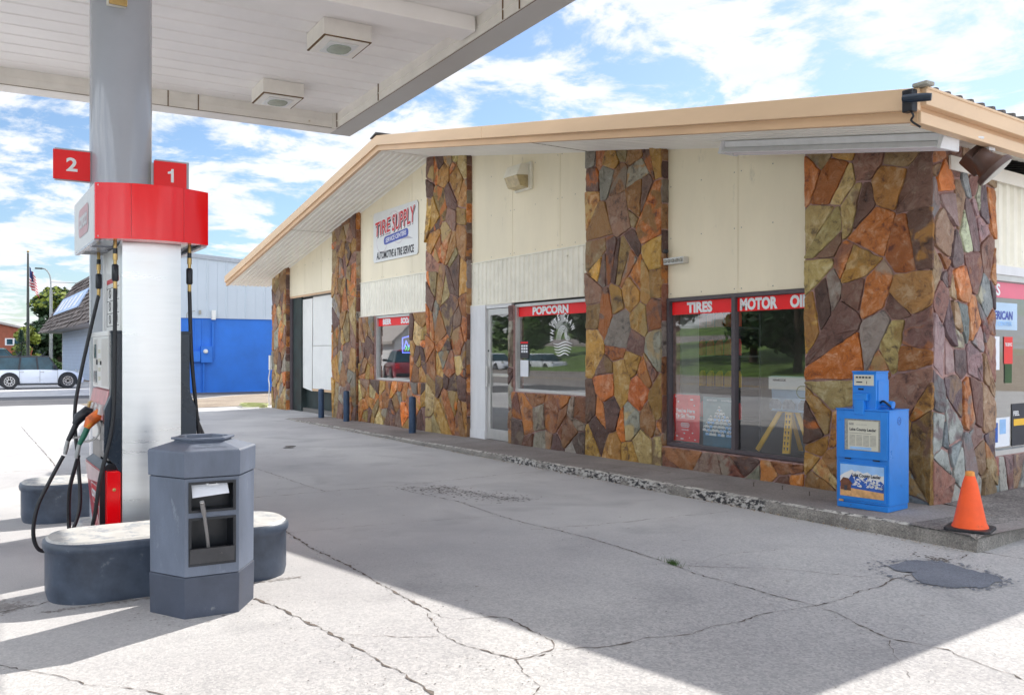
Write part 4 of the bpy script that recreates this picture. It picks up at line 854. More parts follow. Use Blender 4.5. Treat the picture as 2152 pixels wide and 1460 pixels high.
# ------------------------------------------------------------------ things fixed to or standing by the store
# tyre service sign
SG = empty('wall_sign', (-11.75, 0.09, 3.43), 'white tire service sign with red slanted lettering on the cream gable board', 'sign')
x0, x1, z0, z1, v = -12.82, -10.69, 3.43, 4.48, 0.085
mb = MB(); mb.prism([(x0 + 0.05, v, z0), (x1 - 0.05, v, z0), (x1, v, z0 + 0.05), (x1, v, z1 - 0.05), (x1 - 0.05, v, z1), (x0 + 0.05, v, z1), (x0, v, z1 - 0.05), (x0, v, z0 + 0.05)], (0, 0, 0), (0, 0.015, 0)); mb.build('board', 'whitepanel', SG)
cxs = (x0 + x1) / 2
mb = MB()
for rr, cc, zc in ((0.30, cxs - 0.05, 4.12), (0.22, cxs - 0.05, 4.12), (0.26, cxs - 0.62, 3.86), (0.28, cxs + 0.2, 4.0)):
    for k in range(28):
        a, b = 2 * pi * k / 28, 2 * pi * (k + 1) / 28
        mb.face([(cc + rr * cos(a) * 1.1, v - 0.001, zc + rr * sin(a)), (cc + rr * cos(b) * 1.1, v - 0.001, zc + rr * sin(b)), (cc + (rr - 0.03) * cos(b) * 1.1, v - 0.001, zc + (rr - 0.03) * sin(b)), (cc + (rr - 0.03) * cos(a) * 1.1, v - 0.001, zc + (rr - 0.03) * sin(a))])
mb.build('wheel_emblem', mat('pale_emblem', (0.66, 0.62, 0.64), 0.5), SG, merge=False)
ya = radians(4); xd = (cos(ya), 0, sin(ya)); ud = (-sin(ya), 0, cos(ya))
for nm, m_, bo, of, dx_, dz_ in (('lettering_shadow', 'ink', 0.045, 0.003, 0.025, -0.03), ('lettering_outline', 'white', 0.05, 0.005, 0, 0), ('lettering', 'signred', 0.015, 0.007, 0, 0)):
    for s, c_, w_, h_ in (('TIRE', cxs - 0.56, 0.78, 0.30), ('SUPPLY', cxs + 0.42, 1.08, 0.34)):
        gx = 0.045 if nm == 'lettering_outline' else 0; text(nm, s, m_, SG, (c_ + dx_, v - of, 4.14 + (0.06 if s == 'SUPPLY' else -0.0) + dz_), xd, w_ + gx, h_ + gx, bold=bo, shear=0.18, ud=ud)
mb = MB(); pts = []
for k in range(13): a = pi / 2 + pi * k / 12; pts.append((cxs - 0.44 + 0.085 * cos(a), v - 0.002, 3.845 + 0.085 * sin(a)))
for k in range(13): a = -pi / 2 + pi * k / 12; pts.append((cxs + 0.56 + 0.085 * cos(a), v - 0.002, 3.905 + 0.085 * sin(a)))
mb.prism(pts, (0, 0, 0), (0, 0.002, 0)); mb.build('badge', 'signblue', SG)
text('lettering', 'SERVICE CENTERS', 'white', SG, (cxs + 0.06, v - 0.004, 3.878), xd, 0.98, 0.095, bold=0.02, shear=0.12, ud=ud)
text('lettering', 'AUTOMOTIVE & TIRE SERVICE', 'ink', SG, (cxs, v - 0.003, 3.56), (1, 0, 0), 1.78, 0.16, bold=0.03)
mb = MB(); mb.prism([(cxs - 0.6, v - 0.001, 3.98), (cxs - 0.2, v - 0.001, 3.96), (cxs - 0.22, v - 0.001, 4.02)], (0, 0, 0), (0, 0.001, 0)); mb.build('swoosh', 'signgrey', SG); mb = MB(); mb.prism([(cxs + 0.3, v - 0.001, 3.80), (cxs + 0.85, v - 0.001, 3.76), (cxs + 0.6, v - 0.001, 3.84)], (0, 0, 0), (0, 0.001, 0)); mb.build('swoosh', 'signgrey', SG)

# wall pack light
WP = empty('wall_light', (-7.02, 0.11, 4.05), 'boxy beige wall light with cloudy amber lens high above the entrance', 'light')
mb = MB(); mb.box(-7.2, -6.72, 0.07, 0.11, 4.07, 4.50); mb.build('back_plate', 'corr', WP, bevel=0.01)
mb = MB(); mb.mesh([(-7.19, 0.07, 4.30), (-6.78, 0.07, 4.30), (-6.78, 0.07, 4.48), (-7.19, 0.07, 4.48), (-7.19, -0.16, 4.28), (-6.78, -0.16, 4.28), (-6.78, -0.08, 4.46), (-7.19, -0.08, 4.46)], [(0, 1, 5, 4), (3, 2, 6, 7), (4, 5, 6, 7), (0, 4, 7, 3), (1, 5, 6, 2), (0, 1, 2, 3)]); mb.build('housing', 'corr', WP, bevel=0.012)
mb = MB(); mb.mesh([(-7.17, 0.07, 4.10), (-6.80, 0.07, 4.10), (-6.80, 0.07, 4.30), (-7.17, 0.07, 4.30), (-7.17, -0.08, 4.12), (-6.80, -0.08, 4.12), (-6.80, -0.15, 4.285), (-7.17, -0.15, 4.285)], [(0, 1, 5, 4), (3, 2, 6, 7), (4, 5, 6, 7), (0, 4, 7, 3), (1, 5, 6, 2), (0, 1, 2, 3)]); mb.build('lens', 'lenswarm', WP, bevel=0.01)
# small row of bells / contact strip by the fourth pillar
BL = empty('alarm_strip', (-3.62, 0.03, 2.66), 'small corroded metal strip of contacts screwed beside the tall pillar above the tires window', 'fitting')
mb = MB(); mb.box(-3.64, -3.28, 0.02, 0.11, 2.62, 2.70); mb.build('strip', 'alu', BL, bevel=0.004)
mb = MB()
for i in range(5): mb.lathe([(0.022, 0.0), (0.026, -0.012), (0.010, -0.02)], (-3.6 + i * 0.07, 0.02, 2.66), 10, 0, 'y')
mb.build('contact', 'inkgrey', BL)
mb = MB(); mb.lathe([(0.0, -0.03), (0.03, -0.02), (0.035, 0.0), (0.03, 0.02), (0.0, 0.03)], (-3.60, 0.03, 2.79), 10, 0, 'z'); mb.tube([(-3.60, 0.03, 2.79), (-3.62, 0.07, 2.70)], 0.006, 6); mb.build('sensor', 'black', BL)

# long fluorescent fixture under the soffit, following the slope
FL = empty('strip_light', (-0.9, -0.29, 3.4), 'long white fluorescent strip light hung under the soffit by the corner pillar', 'light')
ang = atan2(-SL, 1); a0 = Vector((-2.22, -0.30, zs(-2.22))); dd = Vector((cos(ang), 0, sin(ang))); nn = Vector((-sin(ang), 0, cos(ang)))
def sl(s, v, n): return a0 + dd * s + nn * n + Vector((0, v, 0))
Lf = 2.62
mb = MB(); mb.mesh([sl(s, v, n) for s in (0, Lf) for v, n in ((-0.10, -0.005), (0.10, -0.005), (0.08, -0.065), (-0.08, -0.065))], [(0, 1, 2, 3), (4, 5, 6, 7), (0, 1, 5, 4), (1, 2, 6, 5), (2, 3, 7, 6), (3, 0, 4, 7)]); mb.build('housing', 'doorwhite', FL)
mb = MB(); mb.mesh([sl(s, v, n) for s in (0, Lf) for v, n in ((-0.135, -0.125), (-0.07, -0.067), (0.07, -0.067), (0.135, -0.125), (0.13, -0.13), (0.06, -0.073), (-0.06, -0.073), (-0.13, -0.13))], [tuple(range(8)), tuple(range(8, 16))] + [(i, (i + 1) % 8, 8 + (i + 1) % 8, 8 + i) for i in range(8)]); mb.build('reflector', 'doorwhite', FL)
for v in (-0.07, 0.07):
    mb = MB(); mb.tube([sl(0.04, v, -0.115), sl(Lf - 0.04, v, -0.115)], 0.019, 10); mb.build('tube_lamp', mat('lamp_tube', (0.72, 0.66, 0.68), 0.2, var=0.04), FL, smooth=40)
for s in (-0.01, Lf - 0.03):
    mb = MB(); mb.mesh([sl(s + t, v, n) for t in (0, 0.04) for v, n in ((-0.11, -0.0), (0.11, -0.0), (0.14, -0.14), (-0.14, -0.14))], [(0, 1, 2, 3), (4, 5, 6, 7), (0, 1, 5, 4), (1, 2, 6, 5), (2, 3, 7, 6), (3, 0, 4, 7)]); mb.build('end_cap', 'doorwhite', FL, bevel=0.006)
mb = MB(); mb.tube([(0.42, -0.25, ez + 0.0), (0.44, 0.05, ez + 0.015)], 0.012, 8); mb.build('conduit', 'doorwhite', FL)

# bronze flood light at the corner of the east eave
FD = empty('flood_light', (0.36, 0.27, 3.2), 'round bronze flood light tilted down beneath the east eave at the corner', 'light')
c = Vector((0.36, 0.27, 3.20))
R = Euler((radians(0), radians(0), radians(0))).to_matrix()
ax = Vector((0.58, 0.34, -0.74)).normalized(); q = Vector((0, 0, 1)).rotation_difference(ax)
def loc(p): return c + q @ Vector(p)
def xlathe(mb, prof, seg=26):
    base = len(mb.v); t = MB(); t.lathe(prof, (0, 0, 0), seg); mb.mesh([loc(p) for p in t.v], t.f)
mb = MB(); xlathe(mb, [(0.05, -0.15), (0.085, -0.13), (0.10, -0.04), (0.13, 0.03), (0.165, 0.055), (0.172, 0.10), (0.16, 0.105)]); mb.build('housing', 'brown', FD, smooth=35)
mb = MB(); t = MB(); t.box(-0.09, 0.09, -0.03, 0.14, -0.20, -0.0); mb.mesh([loc(p) for p in t.v], t.f); mb.build('ballast_box', 'brown', FD, bevel=0.02)
mb = MB(); xlathe(mb, [(0.0, 0.098), (0.15, 0.100), (0.152, 0.108), (0.0, 0.115)]); mb.build('lens', 'alu', FD)
mb = MB(); mb.tube([c + Vector((-0.02, 0.03, 0.08)), (0.33, 0.32, 3.37)], 0.018, 8); mb.box(0.28, 0.37, 0.27, 0.37, 3.33, 3.385); mb.build('bracket', 'doorwhite', FD)
# metal angle shelf under soffit at the corner pillar
mb = MB(); q_ = [EP(0.30, 3.225, 0.02), EP(5, 3.225, 0.02), EP(5, 3.225, 0.0), EP(0.30, 3.225, 0.0)]
mb.prism([(p.x, p.y, 3.228) for p in q_], (0, 0, 0), (0, 0, 0.13)); mb.build('eave_trim', 'soffit', ST)
# black spot camera on the fascia corner
SCM = empty('security_camera', (0.50, -1.05, 3.53), 'black security camera with dangling cable on the outer corner of the tan fascia', 'camera')
mb = MB(); mb.box(0.44, 0.53, -1.12, -1.045, 3.44, 3.62); mb.build('bracket', 'black', SCM, bevel=0.01)
mb = MB(); mb.tube([(0.46, -1.13, 3.55), (0.52, -1.12, 3.54), (0.62, -1.08, 3.53), (0.66, -1.06, 3.525)], [0.028, 0.034, 0.034, 0.03], 12); mb.build('housing', 'blackm', SCM, smooth=35)
mb = MB(); mb.tube(spline([(0.50, -1.09, 3.45), (0.53, -1.10, 3.40), (0.50, -1.08, 3.37), (0.56, -1.05, 3.31)], 6), 0.009, 6); mb.build('cable', 'black', SCM)

# bollards
lab = ('dark blue steel bollard in front of the boarded garage opening', 'dark blue steel bollard in front of the second stone pillar', 'dark blue steel bollard below the right of the beer and soda window')
for i, (u, v) in enumerate(((-15.0, -0.27), (-13.58, -0.22), (-9.96, -0.39))):
    mb = MB(); mb.lathe([(0.068, 0), (0.068, 0.64 + (0.0, -0.02, 0.0)[i]), (0.060, 0.665), (0.0, 0.68)], (0, 0, 0), 20)
    o = mb.build('bollard', 'bluepost', None, smooth=40); o.location = (u, v, zw(u) - 0.002); tag(o, lab[i], 'bollard', 'bollards on the sidewalk')

# newspaper box (local coordinates: x along its front, y into depth)
NB = empty('newspaper_box', (-0.468, -0.751, 0.122), 'bright blue newspaper vending box standing against the corner stone pillar', 'newspaper box', rz=radians(7.8))
def nb_(mb, name, m_, parent=NB, **k): return mb.build(name, m_, parent, local=True, **k)
mb = MB(); mb.box(0.005, 0.50, 0.004, 0.36, 0.05, 0.885); mb.box(0.012, 0.493, -0.004, 0.356, 0.0, 0.048); mb.box(0.0, 0.505, -0.008, 0.362, 0.878, 0.890)
nb_(mb, 'cabinet', 'newsblue', bevel=0.004)
DR = MB(); DR.box(0.012, 0.49, -0.010, 0.004, 0.445, 0.872); d_ = None
# door as a frame round the window
DR = MB(); DR.box(0.012, 0.085, -0.012, 0.003, 0.45, 0.872); DR.box(0.425, 0.49, -0.012, 0.003, 0.45, 0.872); DR.box(0.085, 0.425, -0.0115, 0.003, 0.45, 0.52); DR.box(0.085, 0.425, -0.0115, 0.003, 0.80, 0.872)
door = nb_(DR, 'door', 'newsblue', bevel=0.002)
mb = MB(); mb.box(0.085, 0.425, -0.002, 0.002, 0.52, 0.80); nb_(mb, 'window_gasket', 'inkgrey', door)
mb = MB(); mb.box(0.12, 0.405, -0.006, -0.003, 0.525, 0.785); pp = nb_(mb, 'newspaper', 'newspaper', door)
def nt_(s, m_, x, z, w, h, y=-0.008, par=None, bold=0.02): text('lettering', s, m_, par or NB, (x, y, z), (1, 0, 0), w, h, bold=bold, local=True)
text('lettering', 'Lake County Leader', 'ink', door, (0.262, -0.0075, 0.705), (1, 0, 0), 0.25, 0.035, bold=0.03, local=True)
mb = MB()
for i in range(4):
    for j in range(9): mb.box(0.135 + i * 0.065, 0.19 + i * 0.065, -0.0072, -0.0062, 0.565 + j * 0.011, 0.570 + j * 0.011)
mb.box(0.135, 0.34, -0.0072, -0.0062, 0.672, 0.677); mb.box(0.13, 0.175, -0.0072, -0.0062, 0.745, 0.765); mb.box(0.2, 0.3, -0.0072, -0.0062, 0.75, 0.753)
nb_(mb, 'print', 'inkgrey', door, merge=False)
mb = MB(); mb.box(0.14, 0.34, -0.0075, -0.006, 0.530, 0.553); nb_(mb, 'print', 'skyblue', door)
mb = MB(); mb.box(0.095, 0.15, -0.018, -0.008, 0.438, 0.448); mb.box(0.36, 0.42, -0.018, -0.008, 0.438, 0.448); nb_(mb, 'hinge', 'black')
mb = MB(); mb.box(0.035, 0.475, -0.012, 0.004, 0.075, 0.405); lw = nb_(mb, 'poster_frame', 'newsblue', bevel=0.004)
y = -0.0135
mb = MB(); mb.face([(0.05, y, 0.105), (0.46, y, 0.105), (0.46, y, 0.39), (0.05, y, 0.39)], 0)
mt = [(0.05, 0.28), (0.09, 0.31), (0.13, 0.33), (0.16, 0.345), (0.19, 0.33), (0.22, 0.34), (0.27, 0.32), (0.31, 0.335), (0.35, 0.31), (0.39, 0.325), (0.43, 0.31), (0.46, 0.315)]
for (a, za_), (b, zb_) in zip(mt[:-1], mt[1:]):
    mb.face([(a, y - .001, 0.20), (b, y - .001, 0.20), (b, y - .001, zb_), (a, y - .001, za_)], 1)
    mb.face([(a, y - .002, 0.16), (b, y - .002, 0.16), (b, y - .002, zb_ - 0.055 - 0.02 * sin(a * 90)), (a, y - .002, za_ - 0.055 + 0.02 * sin(b * 70))], 2)
rp_ = random.Random(9)
for _ in range(70):
    px, pz = rp_.uniform(0.17, 0.45), rp_.uniform(0.20, 0.265); r = rp_.uniform(0.003, 0.011); mb.face([(px + r * 1.6 * cos(a), y - .0025, pz + r * sin(a)) for a in (0, 1.3, 2.6, 3.9, 5.2)], 1)
mb.face([(0.05, y - .003, 0.105), (0.46, y - .003, 0.105), (0.46, y - .003, 0.165), (0.05, y - .003, 0.185)], 3)
mb.face([(0.055, y - .004, 0.16), (0.155, y - .004, 0.155), (0.155, y - .004, 0.215), (0.055, y - .004, 0.225)], 4); mb.face([(0.045, y - .005, 0.222), (0.08, y - .005, 0.27), (0.13, y - .005, 0.265), (0.175, y - .005, 0.212)], 4); mb.face([(0.09, y - .0052, 0.155), (0.12, y - .0052, 0.155), (0.12, y - .0052, 0.20), (0.09, y - .0052, 0.20)], 5)
nb_(mb, 'printed_picture', ['skyblue', 'whitepanel', 'deepblue', 'field', 'cabin', 'ink'], lw, merge=False)
text('lettering', 'Lake County Leader', 'ink', lw, (0.30, y - 0.006, 0.297), (1, 0, 0), 0.27, 0.042, bold=0.03, local=True)
mb = MB(); mb.box(0.035, 0.075, -0.012, -0.002, 0.052, 0.068); nb_(mb, 'sticker', 'field')
mb = MB()
for k in range(20):
    a, b = 2 * pi * k / 20, 2 * pi * (k + 1) / 20; mb.face([(0.5015, 0.18 + 0.036 * cos(a), 0.79 + 0.036 * sin(a)), (0.5015, 0.18 + 0.036 * cos(b), 0.79 + 0.036 * sin(b)), (0.5015, 0.18 + 0.029 * cos(b), 0.79 + 0.029 * sin(b)), (0.5015, 0.18 + 0.029 * cos(a), 0.79 + 0.029 * sin(a))])
for a in (0.5, 1.6, 2.6, 3.7, 4.7, 5.8): mb.face([(0.5015, 0.18, 0.788), (0.5015, 0.18, 0.793), (0.5015, 0.18 + 0.03 * cos(a), 0.792 + 0.03 * sin(a)), (0.5015, 0.18 + 0.03 * cos(a), 0.786 + 0.03 * sin(a))])
nb_(mb, 'side_emblem', 'deepblue', merge=False)
mb = MB(); mb.box(0.145, 0.365, 0.03, 0.25, 0.886, 1.215); mb.box(0.14, 0.37, 0.024, 0.256, 1.215, 1.228); mb.box(0.365, 0.372, 0.06, 0.25, 0.90, 1.15)
cm = nb_(mb, 'coin_mechanism', 'newsblue', bevel=0.005)
mb = MB(); mb.box(0.162, 0.345, 0.024, 0.031, 1.10, 1.195); nb_(mb, 'price_card', 'newspaper', cm)
mb = MB()
for i in range(5): mb.box(0.18 + i * 0.03, 0.20 + i * 0.03, 0.021, 0.0235, 1.165, 1.18)
mb.box(0.185, 0.24, 0.021, 0.0235, 1.125, 1.135); mb.box(0.28, 0.284, 0.021, 0.0235, 1.115, 1.14); nb_(mb, 'print', 'ink', cm)
mb = MB(); mb.box(0.20, 0.25, 0.026, 0.032, 1.06, 1.075); nb_(mb, 'coin_slot', 'black', cm)
mb = MB(); mb.box(0.165, 0.30, -0.012, 0.03, 0.965, 1.03); mb.box(0.185, 0.275, -0.02, 0.03, 0.84, 0.97); nb_(mb, 'coin_return', 'newsblue', bevel=0.008)
mb = MB(); mb.tube([(0.37, 0.12, 0.94), (0.43, 0.13, 0.935), (0.47, 0.13, 0.93)], [0.018, 0.02, 0.03], 10); mb.tube([(0.44, 0.13, 0.935), (0.475, 0.13, 0.93)], 0.034, 12); nb_(mb, 'padlock', 'newsblue', smooth=40)
mb = MB(); mb.tube(spline([(0.37, 0.10, 0.95), (0.42, 0.06, 0.965), (0.46, 0.10, 0.92), (0.44, 0.2, 0.90), (0.38, 0.25, 0.90)], 6), 0.010, 7); nb_(mb, 'chain', 'black')

# traffic cone
CN = empty('traffic_cone', (0.813, -0.79, 0.122), 'weathered orange traffic cone on the sidewalk corner', 'cone', rz=radians(20))
mb = MB(); mb.prism([(a, b, 0) for a, b in ((-0.165, -0.13), (-0.13, -0.165), (0.13, -0.165), (0.165, -0.13), (0.165, 0.13), (0.13, 0.165), (-0.13, 0.165), (-0.165, 0.13))], (0, 0, 0), (0, 0, 0.022)); mb.build('base', 'rubber', CN, local=True, bevel=0.004)
mb = MB(); mb.lathe([(0.135, 0.02), (0.128, 0.04), (0.118, 0.06), (0.056, 0.36), (0.036, 0.425)], (0, 0, 0), 32); mb.build('cone_body', 'orange', CN, local=True, smooth=40)
mb = MB(); mb.lathe([(0.037, 0.424), (0.032, 0.455), (0.020, 0.46), (0.0, 0.455)], (0, 0, 0), 24); mb.build('cone_tip', 'conetop', CN, local=True, smooth=40)
# anchor bolts in the walk
for i, (u, v, lb) in enumerate(((-1.75, -0.42, 'short rusty bolt stub standing in the sidewalk, farthest from the newspaper box'), (-1.42, -0.36, 'short rusty bolt stub standing in the sidewalk, middle of three'), (-1.0, -0.46, 'short rusty bolt stub standing in the sidewalk, nearest the newspaper box'))):
    mb = MB(); mb.tube([(0, 0, 0), (0, 0, 0.045)], 0.006, 8); o = mb.build('anchor_bolt', 'crack'); o.location = (u, v, zw(u)); tag(o, lb, 'bolt', 'bolt stubs in the sidewalk')

# window display things
def thing(mb, name, mats, label, cat, group=None, **k): return tag(mb.build(name, mats, None, **k), label, cat, group)
PR = empty('window_poster', (-3.53, 0.2, 0.4), 'red poster with white slogan standing inside the tires window', 'poster')
rw = MB(); rv = random.Random(2)
for i in range(8):
    for j in range(8):
        f = lambda a, b: (-3.60 + a * 0.0575 + 0.01 * sin(b), 0.16 + 0.012 * sin(a * 1.3 + b * 0.7), 0.415 + b * 0.0725)
        rw.face([f(i, j), f(i + 1, j), f(i + 1, j + 1), f(i, j + 1)])
rw.build('sheet', 'posterred', PR, smooth=60)
for s, z, w, h in (("You're Here", 0.80, 0.34, 0.05), ('To Go There', 0.735, 0.34, 0.045), ('rewards', 0.562, 0.12, 0.018)): text('lettering', s, 'white', PR, (-3.37, 0.137, z), (1, 0, 0), w, h, bold=0.03)
mb = MB(); mb.box(-3.53, -3.21, 0.136, 0.138, 0.70, 0.705)
def capsule_ring(mb, cx, cz, w, h, t, y, mi=0):
    o_, i_ = [], []
    for k in range(28):
        a = 2 * pi * k / 28; sx = (w / 2 - h / 2) * (1 if cos(a) > 0 else -1); o_.append((cx + sx + h / 2 * cos(a), y, cz + h / 2 * sin(a))); i_.append((cx + sx + (h / 2 - t) * cos(a), y, cz + (h / 2 - t) * sin(a)))
    for k in range(28): mb.face([o_[k], o_[(k + 1) % 28], i_[(k + 1) % 28], i_[k]], mi)
capsule_ring(mb, -3.37, 0.62, 0.15, 0.055, 0.008, 0.136)
for x, z, w in ((-3.28, 0.93, .05), (-3.5, 0.9, .02), (-3.53, 0.47, .03), (-3.4, 0.51, .03), (-3.25, 0.52, .02), (-3.45, 0.44, .05), (-3.22, 0.86, .02), (-3.21, 0.44, .03), (-3.3, 0.46, .012), (-3.55, 0.96, 0.02)): mb.box(x, x + w, 0.136, 0.138, z, z + 0.014)
mb.build('printed_marks', 'white', PR, merge=False)
text('lettering', 'conoco', 'white', PR, (-3.37, 0.135, 0.62), (1, 0, 0), 0.115, 0.022, bold=0.03)
PF = empty('window_poster', (-2.87, 0.2, 0.4), 'dark teal football poster crowded with white helmets, beside the red poster', 'poster')
mb = MB(); mb.box(-3.09, -2.56, 0.17, 0.174, 0.39, 0.985); mb.build('sheet', 'posterteal', PF)
mb = MB(); mb.box(-3.09, -2.56, 0.168, 0.1695, 0.62, 0.985); mb.build('sheet_top', mat('poster_grey_teal', (0.16, 0.24, 0.26), 0.5, var=0.3, scale=5), PF)
mb = MB(); rr = random.Random(8); row = [(0.86, 1), (0.82, 2), (0.785, 3), (0.745, 5), (0.705, 6), (0.66, 7), (0.615, 8), (0.565, 7)]
for z, k in row:
    for i in range(k):
        x = -2.825 + (i - (k - 1) / 2) * 0.066 + rr.gauss(0, 0.006); r = 0.021
        mb.face([(x + r * cos(a), 0.166 - rr.random() * .001, z + r * sin(a)) for a in [t * 0.7 for t in range(9)]], 0); mb.box(x - 0.03, x + 0.03, 0.1665, 0.167, z - 0.045, z - 0.018, 1 if rr.random() < .5 else 0); mb.box(x - 0.01, x + 0.012, 0.163, 0.1645, z - 0.012, z + 0.002, 2)
mb.build('player_figures', ['whitepanel', 'skyblue', 'ink'], PF, merge=False)
text('lettering', 'MONTANA', 'white', PF, (-2.94, 0.165, 0.945), (1, 0, 0), 0.17, 0.020, bold=0.03); text('lettering', 'FOOTBALL', 'white', PF, (-2.69, 0.165, 0.945), (1, 0, 0), 0.19, 0.020, bold=0.03)
EA = empty('display_easel', (-2.0, 0.6, 0.1), 'yellow perforated metal stand in the motor oil window', 'stand')
def slat(mb, a, b, w, mi=0):
    a, b = Vector(a), Vector(b); d = (b - a).normalized(); s_ = d.cross(Vector((0, 1, 0))).normalized() * w / 2; mb.prism([a - s_, a + s_, b + s_, b - s_], (0, -0.012, 0), (0, 0.012, 0), mi)
for nm, a, b, w in (('leg', (-2.44, 0.40, 0.38), (-2.17, 0.5, 0.86), 0.055), ('leg', (-1.66, 0.40, 0.40), (-1.95, 0.5, 0.86), 0.055), ('rail', (-2.19, 0.5, 0.86), (-1.93, 0.5, 0.86), 0.05), ('leg', (-2.10, 0.75, 0.38), (-2.09, 0.55, 0.86), 0.05), ('post', (-2.0, 0.38, 0.38), (-2.03, 0.47, 0.86), 0.10)):
    mb = MB(); slat(mb, a, b, w); mb.build(nm, 'yellow', EA, bevel=0.003)
mb = MB()
for i in range(7):
    for s_ in (-0.022, 0.022): z = 0.43 + i * 0.06; x = -2.0 - 0.03 * (i / 8) + s_; yy = 0.363 + 0.09 * (z - 0.38) / 0.48; mb.face([(x - 0.012, yy, z + 0.02), (x + 0.012, yy, z + 0.02), (x + 0.003, yy - 0.002, z - 0.018), (x - 0.003, yy - 0.002, z - 0.018)])
mb.build('perforation', 'ink', EA, merge=False)
BX = empty('tire_display_board', (-1.95, 0.45, 0.86), 'pale blue printed display board with grey cars, resting on the yellow stand', 'display board')
mb = MB(); mb.prism([(-2.30, 0.50, 0.87), (-2.26, 0.42, 0.85), (-1.5, 0.38, 0.85), (-1.5, 0.38, 1.25), (-2.26, 0.42, 1.25), (-2.30, 0.5, 1.24)], (0, 0, 0), (0, 0.10, 0)); mb.build('board', 'posterblue', BX)
mb = MB(); mb.box(-2.25, -1.52, 0.375, 0.380, 1.10, 1.245); mb.build('sky_print', 'whitepanel', BX)
mb = MB()
for x in (-2.24, -2.05, -1.83, -1.66): mb.prism([(x, 0.374, 0.88), (x + 0.17, 0.374, 0.88), (x + 0.18, 0.374, 0.94), (x + 0.13, 0.374, 0.99), (x + 0.04, 0.374, 0.99), (x + 0.0, 0.374, 0.94)], (0, 0, 0), (0, 0.002, 0))
mb.build('car_print', 'steelgrey', BX); text('lettering', 'HANKOOK', 'ink', BX, (-2.09, 0.372, 1.205), (1, 0, 0), 0.19, 0.028, bold=0.03)
mb = MB(); capsule_ring(mb, -1.72, 1.08, 0.26, 0.14, 0.008, 0.37); mb.build('oval_print', 'leafyel', BX, merge=False)
# interior racks
RKS = empty('display_rack', (-3.0, 1.4, 0.1), 'dark shelf rack with rows of oil bottles inside the tires window', 'shelf')
for i, z in enumerate((0.55, 1.0, 1.45, 1.85)):
    mb = MB(); mb.box(-5.9, -3.95, 1.7, 2.1, z, z + 0.03); mb.build('shelf', 'carblack', RKS)
mb = MB(); mb.box(-5.9, -3.95, 2.1, 2.14, 0.1, 2.2); mb.build('back_panel', 'carblack', RKS)
def bottle(col):
    mb = MB(); mb.box(-0.05, 0.05, -0.03, 0.03, 0, 0.17); mb.mesh([(-0.05, -0.03, 0.17), (0.05, -0.03, 0.17), (0.05, 0.03, 0.17), (-0.05, 0.03, 0.17), (0.01, -0.015, 0.23), (0.04, -0.015, 0.23), (0.04, 0.015, 0.23), (0.01, 0.015, 0.23)], [(0, 1, 5, 4), (1, 2, 6, 5), (2, 3, 7, 6), (3, 0, 4, 7), (4, 5, 6, 7)]); mb.box(0.008, 0.042, -0.016, 0.016, 0.23, 0.26, 1)
    return mb.build('oil_bottle', [col, 'ink'])
for z, cols in ((0.58, 'red'), (1.03, 'yellow'), (1.48, 'posterred'), (1.88, 'orange')):
    b0 = bottle(cols); lb = {'red': 'red oil bottle on the lowest shelf of the dark rack', 'yellow': 'yellow oil bottle on the second shelf of the dark rack', 'posterred': 'red oil bottle on the third shelf of the dark rack', 'orange': 'orange oil bottle on the top shelf of the dark rack'}[cols]
    for i in range(11):
        o = b0 if i == 0 else b0.copy()
        if i: COL.objects.link(o)
        o.location = (-5.8 + i * 0.175, 1.78, z); tag(o, lb, 'bottle', 'oil bottles on the %s shelf' % {'red': 'lowest', 'yellow': 'second', 'posterred': 'third', 'orange': 'top'}[cols])
mb = MB(); mb.box(-2.1, -1.75, 2.2, 2.6, 0.1, 0.8); thing(mb, 'merchandise_crate', 'posterred', 'red merchandise box on the floor behind the yellow stand', 'box', bevel=0.02)

# wall box, conduit and garden hose by the far pillar
mb = MB(); mb.box(-19.72, -19.6, -0.05, 0.06, 1.05, 1.45); mb.tube(spline([(-19.66, -0.03, 1.05), (-19.72, -0.05, 0.8), (-19.62, -0.06, 0.6), (-19.66, -0.06, 0.3), (-19.62, -0.06, 0.02)], 6), 0.015, 7); thing(mb, 'wall_box', 'whitepanel', 'white box and drooping white conduit on the left edge of the far stone pillar', 'box')
mb = MB(); pts = []
for i in range(70): a = i * 0.35; r = 0.42 + 0.05 * sin(i * 0.9); pts.append((-20.1 + r * cos(a) * 1.2, -0.35 + r * sin(a) * 0.8, 0.02 + 0.0012 * i))
mb.tube(pts, 0.014, 6); thing(mb, 'garden_hose', mat('pale_hose', (0.45, 0.48, 0.2), 0.5), 'coil of pale yellow garden hose on the ground by the far pillar', 'hose')

# ------------------------------------------------------------------ FUEL CANOPY
CA = empty('fuel_canopy', (-8.31, -2.282, 4.9), 'big white flat canopy over the fuel island on a round grey column', 'canopy', rz=-radians(2))
def lb_(mb, name, m_, parent=CA, **k): return mb.build(name, m_, parent, local=True, **k)
XL, YL = 22.0, -8.2
mb = MB(); mb.box(0, XL, -0.012, 0, 0.004, 0.85); mb.box(0, 0.012, YL, -0.013, 0.004, 0.85); mb.box(0, XL, YL, YL + 0.012, 0.004, 0.85); mb.box(XL - 0.012, XL, YL + 0.013, -0.013, 0.004, 0.85); mb.box(0.02, XL - 0.02, YL + 0.02, -0.02, 0.78, 0.80)
lb_(mb, 'fascia', 'whitepanel')
mb = MB()
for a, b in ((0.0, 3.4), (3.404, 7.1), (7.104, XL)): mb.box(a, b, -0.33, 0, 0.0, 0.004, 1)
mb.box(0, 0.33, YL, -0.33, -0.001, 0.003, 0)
lb_(mb, 'rim_underside', ['canopyrim', 'canopygrey'])
